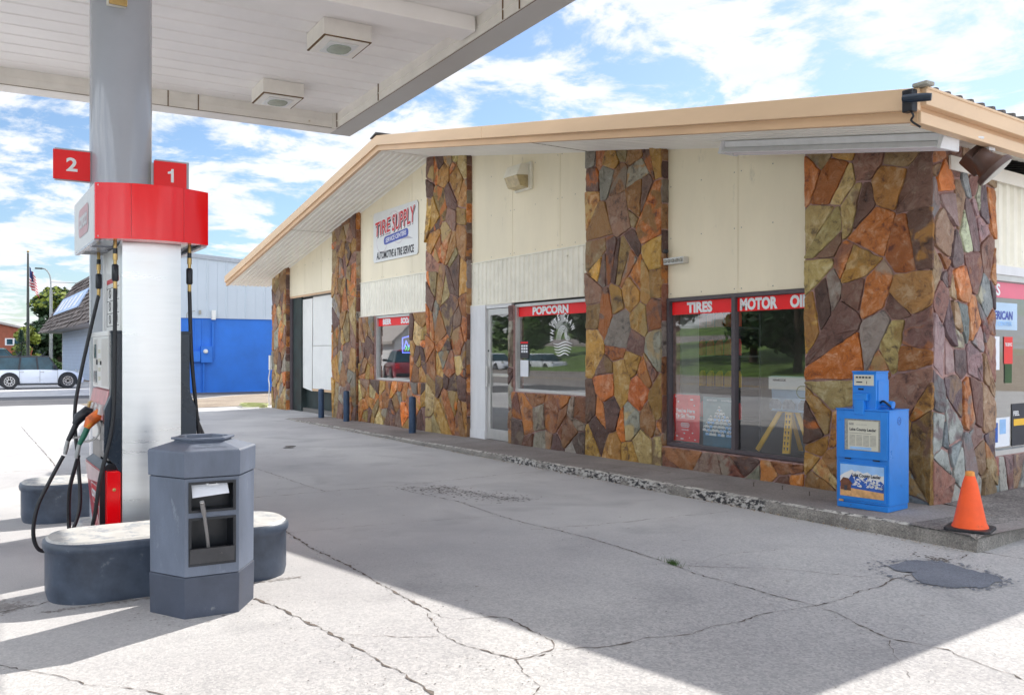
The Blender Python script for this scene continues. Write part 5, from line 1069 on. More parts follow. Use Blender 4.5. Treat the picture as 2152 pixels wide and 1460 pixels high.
mb = MB(); mb.box(0.33, XL, -0.345, -0.33, 0.004, 0.24); mb.box(0.33, 0.345, YL, -0.346, 0.004, 0.24); mb.box(0.345, XL, -0.355, -0.345, 0.10, 0.112); mb.box(0.345, 0.352, YL, -0.356, 0.11, 0.12)
mb.box(0.33, 0.40, -0.40, -0.33, 0.006, 0.24)
lb_(mb, 'inner_gutter', 'canopyrim')
mb = MB()
for x in (2.05, 5.42, 5.75, 9.2): mb.box(x, x + 0.01, -0.357, -0.345, 0.006, 0.238)
for y_ in (-2.35, -2.75): mb.box(0.345, 0.354, y_, y_ + 0.012, 0.006, 0.238)
mb.box(0.401, 0.41, -0.357, -0.345, 0.01, 0.238); mb.box(0.345, 0.352, YL, -0.41, 0.003, 0.008); mb.box(0.33, XL, -0.334, -0.329, -0.003, 0.001)
lb_(mb, 'gutter_joint', 'rust')
mb = MB(); x = 0.345
while x < 12:
    for a, b, h0, h1 in ((0, 0.30, 0.222, 0.222), (0.30, 0.315, 0.222, 0.236), (0.315, 0.335, 0.236, 0.236), (0.335, 0.35, 0.236, 0.222)):
        mb.face([(x + a, YL, h0), (x + b, YL, h1), (x + b, -0.345, h1), (x + a, -0.345, h0)])
    x += 0.35
mb.box(12, XL, YL, -0.345, 0.222, 0.23)
lb_(mb, 'deck', 'canopy', merge=False)
mb = MB(); mb.box(4.52, 4.86, YL, -0.36, 0.06, 0.221); lb_(mb, 'beam_cover', 'canopy', bevel=0.01)
mb = MB(); cxl, cyl = None, None
pc = Matrix.Rotation(radians(2), 3, 'Z') @ (Vector((-3.5, -6.33, 0)) - Vector((-8.31, -2.282, 0)))
mb.lathe([(0.248, -4.9), (0.248, 0.221)], (pc.x, pc.y, 0), 48); lb_(mb, 'column', 'colgrey', smooth=40)
for i, (x, lbl) in enumerate(((0.97, 'boxy white canopy light with square lens, farther from the camera and nearer the corner'), (3.43, 'boxy white canopy light with square lens, nearer the camera'))):
    y0 = -1.76
    p = Matrix.Rotation(-radians(2), 3, 'Z') @ Vector((x + 0.3, y0 + 0.27, 0.22)) + Vector((-8.31, -2.282, 4.9))
    if i == 0:
        CL = empty('canopy_light', tuple(p), lbl, 'light', 'box lights under the canopy', rz=-radians(2))
        mb = MB(); mb.mesh([(sx * w, sy * w2, z) for z, w, w2 in ((0, 0.305, 0.275), (-0.18, 0.30, 0.27)) for sx, sy in ((-1, -1), (1, -1), (1, 1), (-1, 1))], [(0, 1, 5, 4), (1, 2, 6, 5), (2, 3, 7, 6), (3, 0, 4, 7), (4, 5, 6, 7)]); lb_(mb, 'housing', 'canopyrim', CL, bevel=0.008)
        mb = MB(); mb.box(-0.302, 0.302, -0.272, 0.272, -0.188, -0.181); lb_(mb, 'rusty_rim', 'rust', CL)
        mb = MB(); mb.box(-0.28, 0.28, -0.25, 0.25, -0.200, -0.186); lb_(mb, 'door_frame', 'canopyrim', CL, bevel=0.006)
        mb = MB(); mb.box(-0.19, 0.19, -0.165, 0.165, -0.215, -0.20); lb_(mb, 'lens_frame', 'whitepanel', CL, bevel=0.012)
        mb = MB(); mb.prism([(0.15 * cos(2 * pi * k / 24) * (1 + 0.12 * abs(sin(4 * pi * k / 24))), 0.12 * sin(2 * pi * k / 24) * (1 + 0.12 * abs(sin(4 * pi * k / 24))), -0.222) for k in range(24)], (0, 0, 0), (0, 0, 0.01)); lb_(mb, 'lens', 'lens', CL)
    else:
        o = copy_tree(CL); o.location = p; o['label'] = lbl
SL_ = empty('column_spotlight', (-3.27, -6.42, 4.45), 'small weathered box light fixed near the top of the grey column', 'light')
mb = MB(); mb.box(-3.27, -3.16, -6.48, -6.33, 4.40, 4.56); mb.build('housing', 'corr', SL_, bevel=0.01); mb = MB(); mb.box(-3.17, -3.148, -6.475, -6.335, 4.385, 4.44); mb.build('lens', 'brass', SL_, bevel=0.005)
# number flags on the column
for s, v0, v1, zb, zt2, u, lbl in (('2', -6.86, -6.58, 2.955, 3.20, -3.44, 'red flag sign with white number 2 left of the grey column'), ('1', -6.10, -5.83, 2.92, 3.165, -3.30, 'red flag sign with white number 1 right of the grey column')):
    e = empty('number_sign', (u, (v0 + v1) / 2, zb), lbl, 'sign', 'pump number signs')
    mb = MB(); mb.box(u - 0.03, u - 0.012, v0 - 0.0 + 0.012, v1 + 0.022, zb - 0.012, zt2 + 0.014); mb.box(u - 0.02, u - 0.012, -6.12 if s == '1' else v1, v1 if s == '2' else -6.08, zb + 0.02, zt2 - 0.02); mb.build('back_plate', 'colgrey', e)
    mb = MB(); mb.box(u - 0.012, u, v0, v1, zb, zt2); mb.build('face', 'red', e, bevel=0.002)
    if s == '1':
        mb = MB(); vm = (v0 + v1) / 2; zm = (zb + zt2) / 2 + 0.005; hh_ = 0.058
        mb.face([(u + 0.003, vm + a, zm + b) for a, b in ((0.004, -hh_), (0.027, -hh_), (0.027, hh_), (0.008, hh_), (0.004, hh_ - 0.018), (-0.022, hh_ - 0.028), (-0.022, hh_ - 0.045), (0.004, hh_ - 0.042))]); mb.build('number', 'white', e); continue
    text('number', s, 'white', e, (u + 0.003, (v0 + v1) / 2, (zb + zt2) / 2 + 0.005), (0, 1, 0), 0.085 if s == '2' else 0.06, 0.115, bold=0.03)

# ------------------------------------------------------------------ FUEL DISPENSER
FDp = empty('fuel_dispenser', (-2.65, -6.32, 0.0), 'tall fuel dispenser with red top sign, black hoses and steel end cladding', 'fuel pump')
mb = MB(); mb.box(-3.55, -1.80, -6.68, -5.96, 0.0, 0.12); mb.build('plinth', 'slabtop', FDp, bevel=0.02)
vc = -6.32
def cyl_front(u, v0, v1, bul, z0, z1, ub, n=14):
    pts = [(u + bul * (1 - (2 * k / n - 1) ** 2), v0 + (v1 - v0) * k / n, z0) for k in range(n + 1)] + [(ub, v1, z0), (ub, v0, z0)]
    return pts, (0, 0, 0), (0, 0, z1 - z0)
mb = MB(); mb.prism(*cyl_front(-2.17, -6.525, -6.118, 0.03, 0.12, 2.33, -2.25)); mb.build('steel_cladding', 'steel', FDp, smooth=30)
# dark end pillars either side of the cladding, with the stepped profile of the cabinet
prof = [(-6.50, 1.665), (-6.595, 1.665), (-6.595, 1.26), (-6.60, 1.20), (-6.64, 1.10), (-6.645, 0.80), (-6.625, 0.755), (-6.57, 0.70), (-6.54, 0.64), (-6.50, 0.64)]
for sg in (1, -1):
    mb = MB(); mb.prism([(-2.20, vc + sg * (p[0] - vc), p[1]) for p in prof], (0, 0, 0), (-0.085, 0, 0)); mb.box(-2.28, -2.195, *sorted((vc + sg * (-6.60 - vc), vc + sg * (-6.51 - vc))), 1.655, 1.675); mb.build('end_pillar', 'blackm', FDp, bevel=0.006)
    mb = MB(); mb.box(-2.28, -2.20, *sorted((vc + sg * (-6.625 - vc), vc + sg * (-6.53 - vc))), 0.12, 0.655); ep = mb.build('lower_end_panel', 'redgloss', FDp, bevel=0.006)
    mb = MB(); mb.lathe([(0.012, -0.004), (0.012, 0.0), (0.005, 0.002)], (-2.198, vc + sg * (-6.575 - vc), 0.52), 12, 0, 'x'); mb.build('lock', 'brass', ep)
mb = MB(); mb.box(-3.12, -2.285, -6.56, -6.08, 0.12, 1.64); mb.build('cabinet_core', 'black', FDp)
mb = MB(); mb.box(-3.13, -2.24, -6.61, -6.03, 1.64, 1.675); mb.build('cabinet_top', 'whitepanel', FDp, bevel=0.005)
mb = MB(); mb.box(-3.10, -2.30, -6.51, -6.13, 1.675, 2.32); mb.box(-2.32, -2.24, -6.525, -6.495, 1.675, 2.32); mb.box(-3.11, -3.06, -6.53, -6.50, 1.675, 2.32); up = mb.build('upper_housing', 'whitepanel', FDp, bevel=0.004)
# safety sticker: red header, outlined boxes
mb = MB(); u0, u1 = -2.98, -2.33; z1 = 2.09; z0 = 1.72
mb.box(u0, u1, -6.513, -6.511, z0, z1, 0); mb.box(u0, u1, -6.515, -6.513, z1 - 0.035, z1, 1)
for i in range(4): zl = z0 + (z1 - 0.035 - z0) * (i / 3.4); mb.box(u0, u1, -6.515, -6.513, zl, zl + 0.004, 2)
for uu in (u0, (u0 + u1) / 2, u1 - 0.006): mb.box(uu, uu + 0.006, -6.516, -6.514, z0, z1 - 0.035, 2)
mb.build('safety_sticker', ['whitepanel', 'signred', 'ink'], up, merge=False)
mb = MB()
for i in range(3):
    for uc_ in (-2.82, -2.5):
        zc_ = z0 + 0.055 + i * 0.10
        for k in range(16):
            a, b = 2 * pi * k / 16, 2 * pi * (k + 1) / 16; r1, r2 = 0.035, 0.026; mb.face([(uc_ + r1 * 1.6 * cos(a), -6.517, zc_ + r1 * sin(a)), (uc_ + r1 * 1.6 * cos(b), -6.517, zc_ + r1 * sin(b)), (uc_ + r2 * 1.6 * cos(b), -6.517, zc_ + r2 * sin(b)), (uc_ + r2 * 1.6 * cos(a), -6.517, zc_ + r2 * sin(a))])
        mb.face([(uc_ - 0.035, -6.517, zc_ + 0.02), (uc_ - 0.028, -6.517, zc_ + 0.026), (uc_ + 0.035, -6.517, zc_ - 0.02), (uc_ + 0.028, -6.517, zc_ - 0.026)])
mb.build('safety_symbols', 'ink', up, merge=False)
for sg in (1, -1):
    V = lambda v: vc + sg * (v - vc)
    def bx(mb, u0, u1, va, vb, z0, z1, mi=0): mb.box(u0, u1, *sorted((V(va), V(vb))), z0, z1, mi)
    mb = MB(); bx(mb, -3.12, -2.29, -6.60, -6.56, 1.245, 1.64); dp = mb.build('display_panel', 'whitepanel', FDp, bevel=0.004)
    for ua_, ub_ in ((-2.62, -2.30), (-3.0, -2.86)): mb = MB(); bx(mb, ua_, ub_, -6.604, -6.60, 1.26, 1.62); mb.build('inset_plate', 'alu', dp, bevel=0.002)
    mb = MB(); bx(mb, -3.0, -2.90, -6.609, -6.604, 1.47, 1.58); bx(mb, -3.02, -2.88, -6.609, -6.604, 1.28, 1.37); mb.build('screen', 'glassdark', dp)
    mb = MB()
    for k in range(4): bx(mb, -2.80, -2.70, -6.604, -6.60, 1.30 + k * 0.07, 1.33 + k * 0.07)
    mb.build('price_labels', 'newspaper', dp)
    mb = MB(); bx(mb, -2.66, -2.64, -6.61, -6.60, 1.42, 1.45); bx(mb, -2.86, -2.85, -6.61, -6.60, 1.42, 1.46); mb.build('lock', 'black', dp)
    # grade panel, sloping out at the bottom, with four push buttons
    mb = MB(); P4 = [(V(-6.565), 1.24), (V(-6.60), 1.23), (V(-6.64), 1.02), (V(-6.60), 1.0), (V(-6.56), 1.0)]
    mb.prism([(-3.12, p[0], p[1]) for p in P4], (0, 0, 0), (0.83, 0, 0)); gp = mb.build('grade_panel', mat('grade_panel_pink', (0.62, 0.30, 0.31), 0.4, var=0.25, scale=5), FDp)
    for k in range(4):
        uc_ = -3.02 + k * 0.2; mb = MB(); mb.mesh([(uc_ + du_, V(vv_), zz_) for du_ in (0, 0.075) for vv_, zz_ in ((-6.618, 1.13), (-6.648, 1.13), (-6.665, 1.06), (-6.632, 1.05))], [(0, 1, 2, 3), (4, 5, 6, 7), (0, 1, 5, 4), (1, 2, 6, 5), (2, 3, 7, 6), (3, 0, 4, 7)]); mb.build('grade_button', 'alu' if k else 'brass', gp, bevel=0.003)
    mb = MB(); bx(mb, -3.12, -2.29, -6.615, -6.56, 0.99, 0.86 + 0.14) if False else bx(mb, -3.12, -2.70, -6.605, -6.56, 0.84, 0.995); mb.build('receipt_panel', 'alu', FDp, bevel=0.004)
    mb = MB(); bx(mb, -2.69, -2.29, -6.600, -6.56, 0.72, 0.995); bx(mb, -3.12, -2.69, -6.60, -6.56, 0.70, 0.835); mb.build('nozzle_boot', 'black', FDp)
    # sloped apron then the big red lower door
    mb = MB(); mb.prism([(-3.12, V(-6.56), 0.70), (-3.12, V(-6.60), 0.70), (-3.12, V(-6.655), 0.66), (-3.12, V(-6.56), 0.64)], (0, 0, 0), (0.83, 0, 0)); mb.build('apron', 'black', FDp)
    ld = MB(); ld.prism([(-3.12, V(-6.56), 0.64), (-3.12, V(-6.655), 0.655), (-3.12, V(-6.60), 0.12), (-3.12, V(-6.56), 0.12)], (0, 0, 0), (0.83, 0, 0)); ldo = ld.build('lower_door', mat('faded_red_door', (0.52, 0.035, 0.055), 0.3, var=0.25, scale=3, coat=0.2), FDp, bevel=0.004)
    # faded white gradient band and logo capsule painted on the door
    sl_ = lambda u, z, o=0.003: (u, V(-6.655 + 0.055 * (0.655 - z) / 0.535 - o), z)
    mb = MB(); mb.face([sl_(-3.11, 0.645), sl_(-2.30, 0.645), sl_(-2.30, 0.56), sl_(-3.11, 0.50)], 0)
    def cap_(mb, uc, zc, w, h, o, mi):
        pts = []
        for k in range(24):
            a = 2 * pi * k / 24; r = h * 0.32; pts.append(sl_(uc + (w / 2 - r * 1.6) * (1 if cos(a) > 0 else -1) + r * 1.6 * cos(a), zc + (h / 2 - r) * (1 if sin(a) > 0 else -1) + r * sin(a), o))
        mb.face(pts, mi)
    cap_(mb, -2.66, 0.43, 0.50, 0.17, 0.005, 0); cap_(mb, -2.66, 0.43, 0.45, 0.145, 0.007, 1)
    mb.face([sl_(-2.80, 0.35, .006), sl_(-2.74, 0.35, .006), sl_(-2.645, 0.16, .006), sl_(-2.66, 0.16, .006)], 0); mb.face([sl_(-2.56, 0.35, .006), sl_(-2.52, 0.35, .006), sl_(-2.645, 0.16, .006), sl_(-2.66, 0.16, .006)], 0)
    mb.build('door_emblem', [mat('faded_white_print', (0.66, 0.50, 0.50), 0.5), 'signred'], ldo, merge=False)
    text('lettering', 'conoco', 'white', ldo, sl_(-2.66, 0.43, 0.010), (sg, 0, 0), 0.38, 0.062, bold=0.03)
    mb = MB(); bx(mb, -2.30, -2.284, -6.66, -6.56, 0.125, 0.66); mb.build('door_edge_trim', 'black', FDp)
# red top sign with bowed front and pale faded side faces
mb = MB(); mb.prism(*cyl_front(-2.06, -6.72, -5.945, 0.12, 2.318, 2.712, -2.10, 22)); VS = mb.build('top_sign_front', 'redgloss', FDp, smooth=30)
for vq in (-6.50, -6.14):
    bq = 0.12 * (1 - (2 * (vq + 6.72) / 0.775 - 1) ** 2); mb = MB(); mb.box(-2.07 + bq, -2.058 + bq, vq, vq + 0.003, 2.32, 2.71); mb.build('panel_seam', 'signred', VS)
for vq in (-6.70, -5.975):
    for zq in (2.335, 2.695): mb = MB(); mb.lathe([(0.006, 0), (0.006, 0.012)], (-2.06, vq, zq), 8, 0, 'x'); mb.build('screw', 'alu', VS)
mb = MB()
for v in (-6.722, -5.958): mb.box(-3.24, -2.101, v, v + 0.015, 2.318, 2.712)
mb.box(-3.24, -3.225, -6.706, -5.959, 2.318, 2.712); mb.box(-3.224, -2.101, -6.706, -5.959, 2.69, 2.70)
sb = mb.build('top_sign_side', 'whitepanel', FDp, bevel=0.002)
mb = MB(); mb.box(-3.22, -2.10, -6.72, -6.69, 2.305, 2.32); mb.box(-3.22, -2.10, -5.985, -5.947, 2.305, 2.32); mb.box(-3.22, -2.12, -6.69, -5.985, 2.335, 2.345); mb.box(-2.72, -2.70, -6.69, -5.985, 2.325, 2.335)
mb.build('top_sign_underside', 'colgrey', FDp)
mb = MB(); pts = []
for k in range(24): a = 2 * pi * k / 24; r = 0.055; pts.append((-2.66 + 0.20 * (1 if cos(a) > 0 else -1) + r * 1.5 * cos(a), -6.7245, 2.515 + 0.055 * (1 if sin(a) > 0 else -1) + r * sin(a)))
mb.face(pts); mb.build('sign_badge', 'redlogo', sb); text('lettering', 'conoco', 'white', sb, (-2.66, -6.727, 2.515), (1, 0, 0), 0.44, 0.10, bold=0.03)

# hoses and nozzles
def hose(name, top, pts, r=0.0145, label=None):
    mb = MB(); mb.tube(spline(pts, 9), r, 9); h = mb.build('hose', 'rubber', FDp, smooth=60, label=label)
    x, y, z = top
    mb = MB(); mb.tube([(x, y, z + 0.02), (x, y, z - 0.04)], 0.013, 10); mb.tube([(x, y, z - 0.125), (x, y, z - 0.16)], 0.012, 10); mb.build('coupling', 'brass', h, smooth=40)
    mb = MB(); mb.tube([(x, y, z - 0.04), (x, y, z - 0.08)], 0.016, 10); mb.tube([(x, y, z - 0.155), (x, y, z - 0.165), (x, y, z - 0.27), (x, y, z - 0.28)], [0.016, 0.024, 0.024, 0.016], 12); mb.build('breakaway', 'black', h, smooth=40)
    mb = MB(); mb.tube([(x, y, z - 0.08), (x, y, z - 0.125)], 0.017, 10); mb.tube([(x, y, z - 0.28), (x, y, z - 0.34)], 0.014, 10); mb.build('swivel', 'brass', h, smooth=40)
T1 = (-2.19, -6.57, 2.31); T2 = (-3.10, -6.56, 2.31); T3 = (-2.22, -6.045, 2.31)
hose('a', T1, [(T1[0], T1[1], 1.98), (-2.185, -6.575, 1.5), (-2.18, -6.59, 1.0), (-2.2, -6.67, 0.60), (-2.24, -6.70, 0.33), (-2.32, -6.74, 0.14), (-2.45, -6.78, 0.05), (-2.56, -6.82, 0.10), (-2.60, -6.83, 0.28), (-2.54, -6.83, 0.50), (-2.46, -6.80, 0.68), (-2.42, -6.785, 0.76)])
hose('b', T2, [(T2[0], T2[1], 1.98), (-3.10, -6.62, 1.7), (-3.09, -6.70, 1.3), (-3.06, -6.74, 1.0), (-2.98, -6.72, 0.6), (-2.92, -6.72, 0.3), (-2.85, -6.80, 0.10), (-2.75, -6.92, 0.03), (-2.68, -7.02, 0.05), (-2.66, -7.06, 0.18), (-2.66, -7.03, 0.38), (-2.66, -6.94, 0.58), (-2.66, -6.86, 0.74)])
hose('c', T3, [(T3[0], T3[1], 1.98), (-2.22, -6.03, 1.5), (-2.25, -5.99, 1.1), (-2.3, -5.94, 0.7), (-2.4, -5.90, 0.3), (-2.5, -5.86, 0.12), (-2.6, -5.84, 0.3), (-2.62, -5.84, 0.6), (-2.6, -5.85, 0.74)])
def nozzle(base, sg, cover, grip, lbl):
    """base: grip bottom; sg: +1 for the -v side; spout goes up into the boot"""
    x, y, z = base; w = lambda a, b, c: (x + a, y + sg * b, z + c)
    mb = MB(); mb.tube([w(0, 0, 0), w(0, 0.03, 0.06), w(0, 0.06, 0.13)], [0.016, 0.021, 0.022], 10); nz = mb.build('nozzle', grip, FDp, smooth=45, label=lbl)
    mb = MB(); mb.tube([w(0, 0.05, 0.12), w(0, 0.075, 0.17), w(0, 0.13, 0.215), w(0, 0.19, 0.20)], [0.024, 0.042, 0.045, 0.028], 12); mb.build('cover', cover, nz, smooth=45)
    mb = MB(); mb.tube([w(0, -0.02, -0.10), w(0, -0.01, -0.05), w(0, 0, 0.0)], [0.013, 0.017, 0.015], 10); mb.build('swivel', 'pole', nz, smooth=45)
    mb = MB(); mb.tube(spline([w(0, 0.12, 0.17), w(0, 0.135, 0.09), w(0, 0.10, 0.035), w(0, 0.03, 0.02), w(0, 0.0, 0.03)], 5), 0.008, 6); mb.build('trigger_guard', 'alu', nz, smooth=45)
    mb = MB(); mb.tube([w(0, 0.15, 0.19), w(0, 0.20, 0.17), w(0, 0.24, 0.10)], 0.011, 8); mb.build('spout', 'alu', nz, smooth=45)
nozzle((-2.42, -6.78, 0.84), 1, 'orangered', 'green', 'worn orange and green nozzle')
nozzle((-2.66, -6.83, 0.85), 1, 'black', 'rubber', 'black nozzle on the left side')
nozzle((-2.60, -5.85, 0.84), -1, 'blackm', 'rubber', 'black nozzle on the right side')

# ------------------------------------------------------------------ ISLAND BARRIERS, BIN
def rrect(u0, u1, v0, v1, r, n=8):
    o = []
    for cx, cy, a0 in ((u1 - r, v1 - r, 0), (u0 + r, v1 - r, 90), (u0 + r, v0 + r, 180), (u1 - r, v0 + r, 270)):
        for k in range(n + 1): a = radians(a0 + 90 * k / n); o.append((cx + r * cos(a), cy + r * sin(a)))
    return o
def barrier(u0, u1, v0, v1, h, lbl, r=0.26):
    e = empty('island_barrier', ((u0 + u1) / 2, (v0 + v1) / 2, 0), lbl, 'barrier', 'painted barriers at the ends of the fuel island')
    mb = MB(); L = rrect(u0, u1, v0, v1, r); n = len(L)
    levels = [(0.012, 0.0), (0.0, 0.05), (0.0, h - 0.085), (-0.012, h - 0.07), (-0.016, h - 0.045), (-0.010, h - 0.022), (0.004, h - 0.012)]
    vs = []
    for ins, z in levels:
        LL = rrect(u0 + ins, u1 - ins, v0 + ins, v1 - ins, r - ins); vs += [(p[0], p[1], z) for p in LL]
    fs = [(i * n + k, i * n + (k + 1) % n, (i + 1) * n + (k + 1) % n, (i + 1) * n + k) for i in range(len(levels) - 1) for k in range(n)]
    mb.mesh(vs, fs); mb.build('body', 'bluegrey', e, smooth=40)
    mb = MB(); a = [(p[0], p[1], h - 0.013) for p in rrect(u0 + 0.003, u1 - 0.003, v0 + 0.003, v1 - 0.003, r - 0.003)]; b = [(p[0], p[1], h) for p in rrect(u0 + 0.02, u1 - 0.02, v0 + 0.02, v1 - 0.02, r - 0.02)]
    mb.mesh(a + b, [(k, (k + 1) % n, n + (k + 1) % n, n + k) for k in range(n)] + [tuple(range(n, 2 * n))]); mb.build('top', 'slabtop', e, smooth=30)
barrier(-1.66, -1.07, -7.09, -5.60, 0.375, 'long rounded blue grey barrier with worn white top, behind the trash bin')
barrier(-4.62, -4.02, -7.04, -5.60, 0.355, 'rounded grey barrier at the far end beyond the fuel dispenser')

HX, HY, HR, HA = -0.7163, -6.298, 0.3035, 0.4795
TB = empty('trash_bin', (HX, HY, 0), 'six sided blue grey trash bin with paper towel slot and squeegee tray', 'trash bin')
def hexr(r, z): return [(HX + r * cos(HA + k * pi / 3), HY + r * sin(HA + k * pi / 3), z) for k in range(6)]
mb = MB(); mb.mesh(hexr(0.300, 0) + hexr(0.305, 0.235), [(k, (k + 1) % 6, 6 + (k + 1) % 6, 6 + k) for k in range(6)] + [tuple(range(6, 12))]); mb.build('base', 'bindark', TB, bevel=0.008)
# middle body with two recesses in the face that looks at the camera side (between vertices 5 and 0)
A5 = Vector(hexr(0.302, 0)[5]); A0 = Vector(hexr(0.302, 0)[0]); FX = (A0 - A5); FL_ = FX.length; FX.normalize(); FN = Vector((FX.y, -FX.x, 0))
if FN.dot(Vector((HX, HY, 0)) - A5) > 0: FN = -FN
def fp(a, z, o=0.0): return A5 + FX * (a * FL_) + FN * o + Vector((0, 0, z))
mb = MB(); zb, zt_ = 0.238, 0.795
lo, hi = hexr(0.298, zb), hexr(0.302, zt_)
for k in range(6):
    if k == 5: continue
    mb.face([lo[k], lo[(k + 1) % 6], hi[(k + 1) % 6], hi[k]])
mb.face(hi)
H1 = (0.07, 0.94, 0.60, 0.775); H2 = (0.07, 0.94, 0.295, 0.57)
for a0_, a1_, z0_, z1_ in ((0, 1, zb, H2[2]), (0, 1, H2[3], H1[2]), (0, 1, H1[3], zt_), (0, H2[0], H2[2], H2[3]), (H2[1], 1, H2[2], H2[3]), (0, H1[0], H1[2], H1[3]), (H1[1], 1, H1[2], H1[3])):
    mb.face([fp(a0_, z0_), fp(a1_, z0_), fp(a1_, z1_), fp(a0_, z1_)])
mb.build('body', 'binplastic', TB)
for nm, H_, dpt in (('towel_dispenser', H1, 0.12), ('squeegee_bay', H2, 0.15)):
    mb = MB(); a0_, a1_, z0_, z1_ = H_
    t = 0.05; ti = 0.014
    o8 = [fp(a0_, z0_, .006), fp(a1_, z0_, .006), fp(a1_, z1_, .006), fp(a0_, z1_, .006)]; i8 = [fp(a0_ + t, z0_ + ti, .006), fp(a1_ - t, z0_ + ti, .006), fp(a1_ - t, z1_ - ti, .006), fp(a0_ + t, z1_ - ti, .006)]
    ob = [fp(a0_, z0_, -.004), fp(a1_, z0_, -.004), fp(a1_, z1_, -.004), fp(a0_, z1_, -.004)]; bk = [fp(a0_ + t, z0_ + ti, -dpt), fp(a1_ - t, z0_ + ti, -dpt), fp(a1_ - t, z1_ - ti, -dpt), fp(a0_ + t, z1_ - ti, -dpt)]
    for k in range(4):
        j = (k + 1) % 4; mb.face([o8[k], o8[j], i8[j], i8[k]]); mb.face([o8[k], o8[j], ob[j], ob[k]]); mb.face([i8[k], i8[j], bk[j], bk[k]])
    mb.face(bk); q_ = mb.build(nm, 'black', TB)
    if nm == 'towel_dispenser':
        mb = MB(); mb.face([fp(0.14, 0.755, -.03), fp(0.80, 0.755, -.03), fp(0.82, 0.70, -.002), fp(0.14, 0.685, .0)]); mb.build('paper_towel', 'paper', q_)
        mb = MB(); text_mesh(mb, 'Towels', fp(0.5, 0.7575, 0.008), FX, (0, 0, 1), 0.07, 0.012, 0.03); mb.build('lettering', 'white', q_, merge=False)
    else:
        mb = MB(); mb.prism([fp(0.09, 0.31, .008), fp(0.91, 0.31, .008), fp(0.91, 0.395, .018), fp(0.09, 0.395, .018)], (0, 0, 0), -FN * 0.012)
        mb.face([fp(0.09, 0.396, .018), fp(0.91, 0.396, .018), fp(0.87, 0.392, -.03), fp(0.13, 0.392, -.03)]); mb.build('bucket', mat('worn_bucket', (0.045, 0.045, 0.05), 0.6, var=0.4, spots=0.3, spotcol=(0.2, 0.19, 0.18), spotscale=20), q_)
SQ = empty('squeegee', tuple(fp(0.35, 0.42, 0.0)), 'grey handled squeegee leaning out of the tray of the trash bin', 'squeegee')
mb = MB(); mb.tube([fp(0.46, 0.36, -0.03), fp(0.40, 0.47, 0.01), fp(0.32, 0.60, 0.05)], 0.010, 10); mb.tube([fp(0.32, 0.60, 0.05), fp(0.27, 0.665, 0.075)], 0.0135, 10); mb.build('handle', mat('squeegee_handle', (0.20, 0.19, 0.19), 0.5, var=0.2), SQ, smooth=40)
mb = MB(); mb.tube([fp(0.268, 0.668, 0.076), fp(0.264, 0.674, 0.078)], 0.0125, 10); mb.build('handle_end', 'alu', SQ)
mb = MB(); mb.tube([fp(0.3, 0.36, -0.04), fp(0.62, 0.36, -0.04)], 0.012, 8); mb.build('blade', 'black', SQ)
# lid
def ringmesh(mb, levels, mi=0):
    for (ra, za), (rb_, zb_) in zip(levels[:-1], levels[1:]):
        A, B = hexr(ra, za), hexr(rb_, zb_)
        for k in range(6): mb.face([A[k], A[(k + 1) % 6], B[(k + 1) % 6], B[k]], mi)
mb = MB(); ringmesh(mb, [(0.29, 0.797), (0.310, 0.802), (0.313, 0.942), (0.305, 0.952), (0.165, 0.992), (0.165, 1.000), (0.185, 1.002), (0.184, 1.014), (0.150, 1.014), (0.14, 0.97)])
mb.face(hexr(0.14, 0.99)[::-1], 1) if False else None
lidm = mb.build('lid', 'binplastic', TB, bevel=0.006)
mb = MB(); ringmesh(mb, [(0.139, 0.97), (0.12, 0.86)]); mb.face(hexr(0.12, 0.86)); mb.build('opening', 'black', TB)
upd = (Vector((0, 0, 0.04)) - FN * 0.127).normalized()
mb = MB(); cface = fp(0.5, 0, 0) ; rm = 0.305 * cos(pi / 6) - 0.042
cpt = Vector((HX, HY, 0)) + FN * rm + Vector((0, 0, 0.952 + 0.04 * 0.042 / 0.127 + 0.0035))
text_mesh(mb, "DON'T LITTER", cpt, FX, upd, 0.19, 0.024, 0.03); text_mesh(mb, 'THANK YOU', cpt - FN * 0.034 + Vector((0, 0, 0.0107)), FX, upd, 0.12, 0.018, 0.03); mb.build('embossed_lettering', mat('embossed', (0.12, 0.15, 0.20), 0.5), lidm, merge=False)

# ------------------------------------------------------------------ NEIGHBOURING BUILDINGS
BB = empty('blue_building', (-30.3, 3.0, 0), 'metal clad building, pale above and bright blue below, beyond the store', 'building')
X = -30.3; VL, VR = -1.0, 26.0
mb = MB(); mb.box(X - 7, X, VL, VR, 0, 2.87); mb.build('lower_wall', 'bldblue', BB)
mb = MB(); v = VL; ztop = lambda v: 5.38 - 0.067 * (v + 1.0)
while v < VR:
    for a, b, d0, d1 in ((0, 0.30, 0.012, 0.012), (0.30, 0.32, 0.012, 0.04), (0.32, 0.36, 0.04, 0.04), (0.36, 0.38, 0.04, 0.012), (0.38, 0.72, 0.012, 0.012), (0.72, 0.73, 0.012, 0.0), (0.73, 0.74, 0.0, 0.012)):
        p, q = v + a, v + b; mb.face([(X + d0, p, 2.875), (X + d1, q, 2.875), (X + d1, q, ztop(q)), (X + d0, p, ztop(p))])
    v += 0.74
mb.prism([(X, VL, 2.875), (X, VR, 2.875), (X, VR, ztop(VR)), (X, VL, ztop(VL))], (0, 0, 0), (-7, 0, 0))
mb.build('upper_wall', 'bldwhite', BB, merge=False)
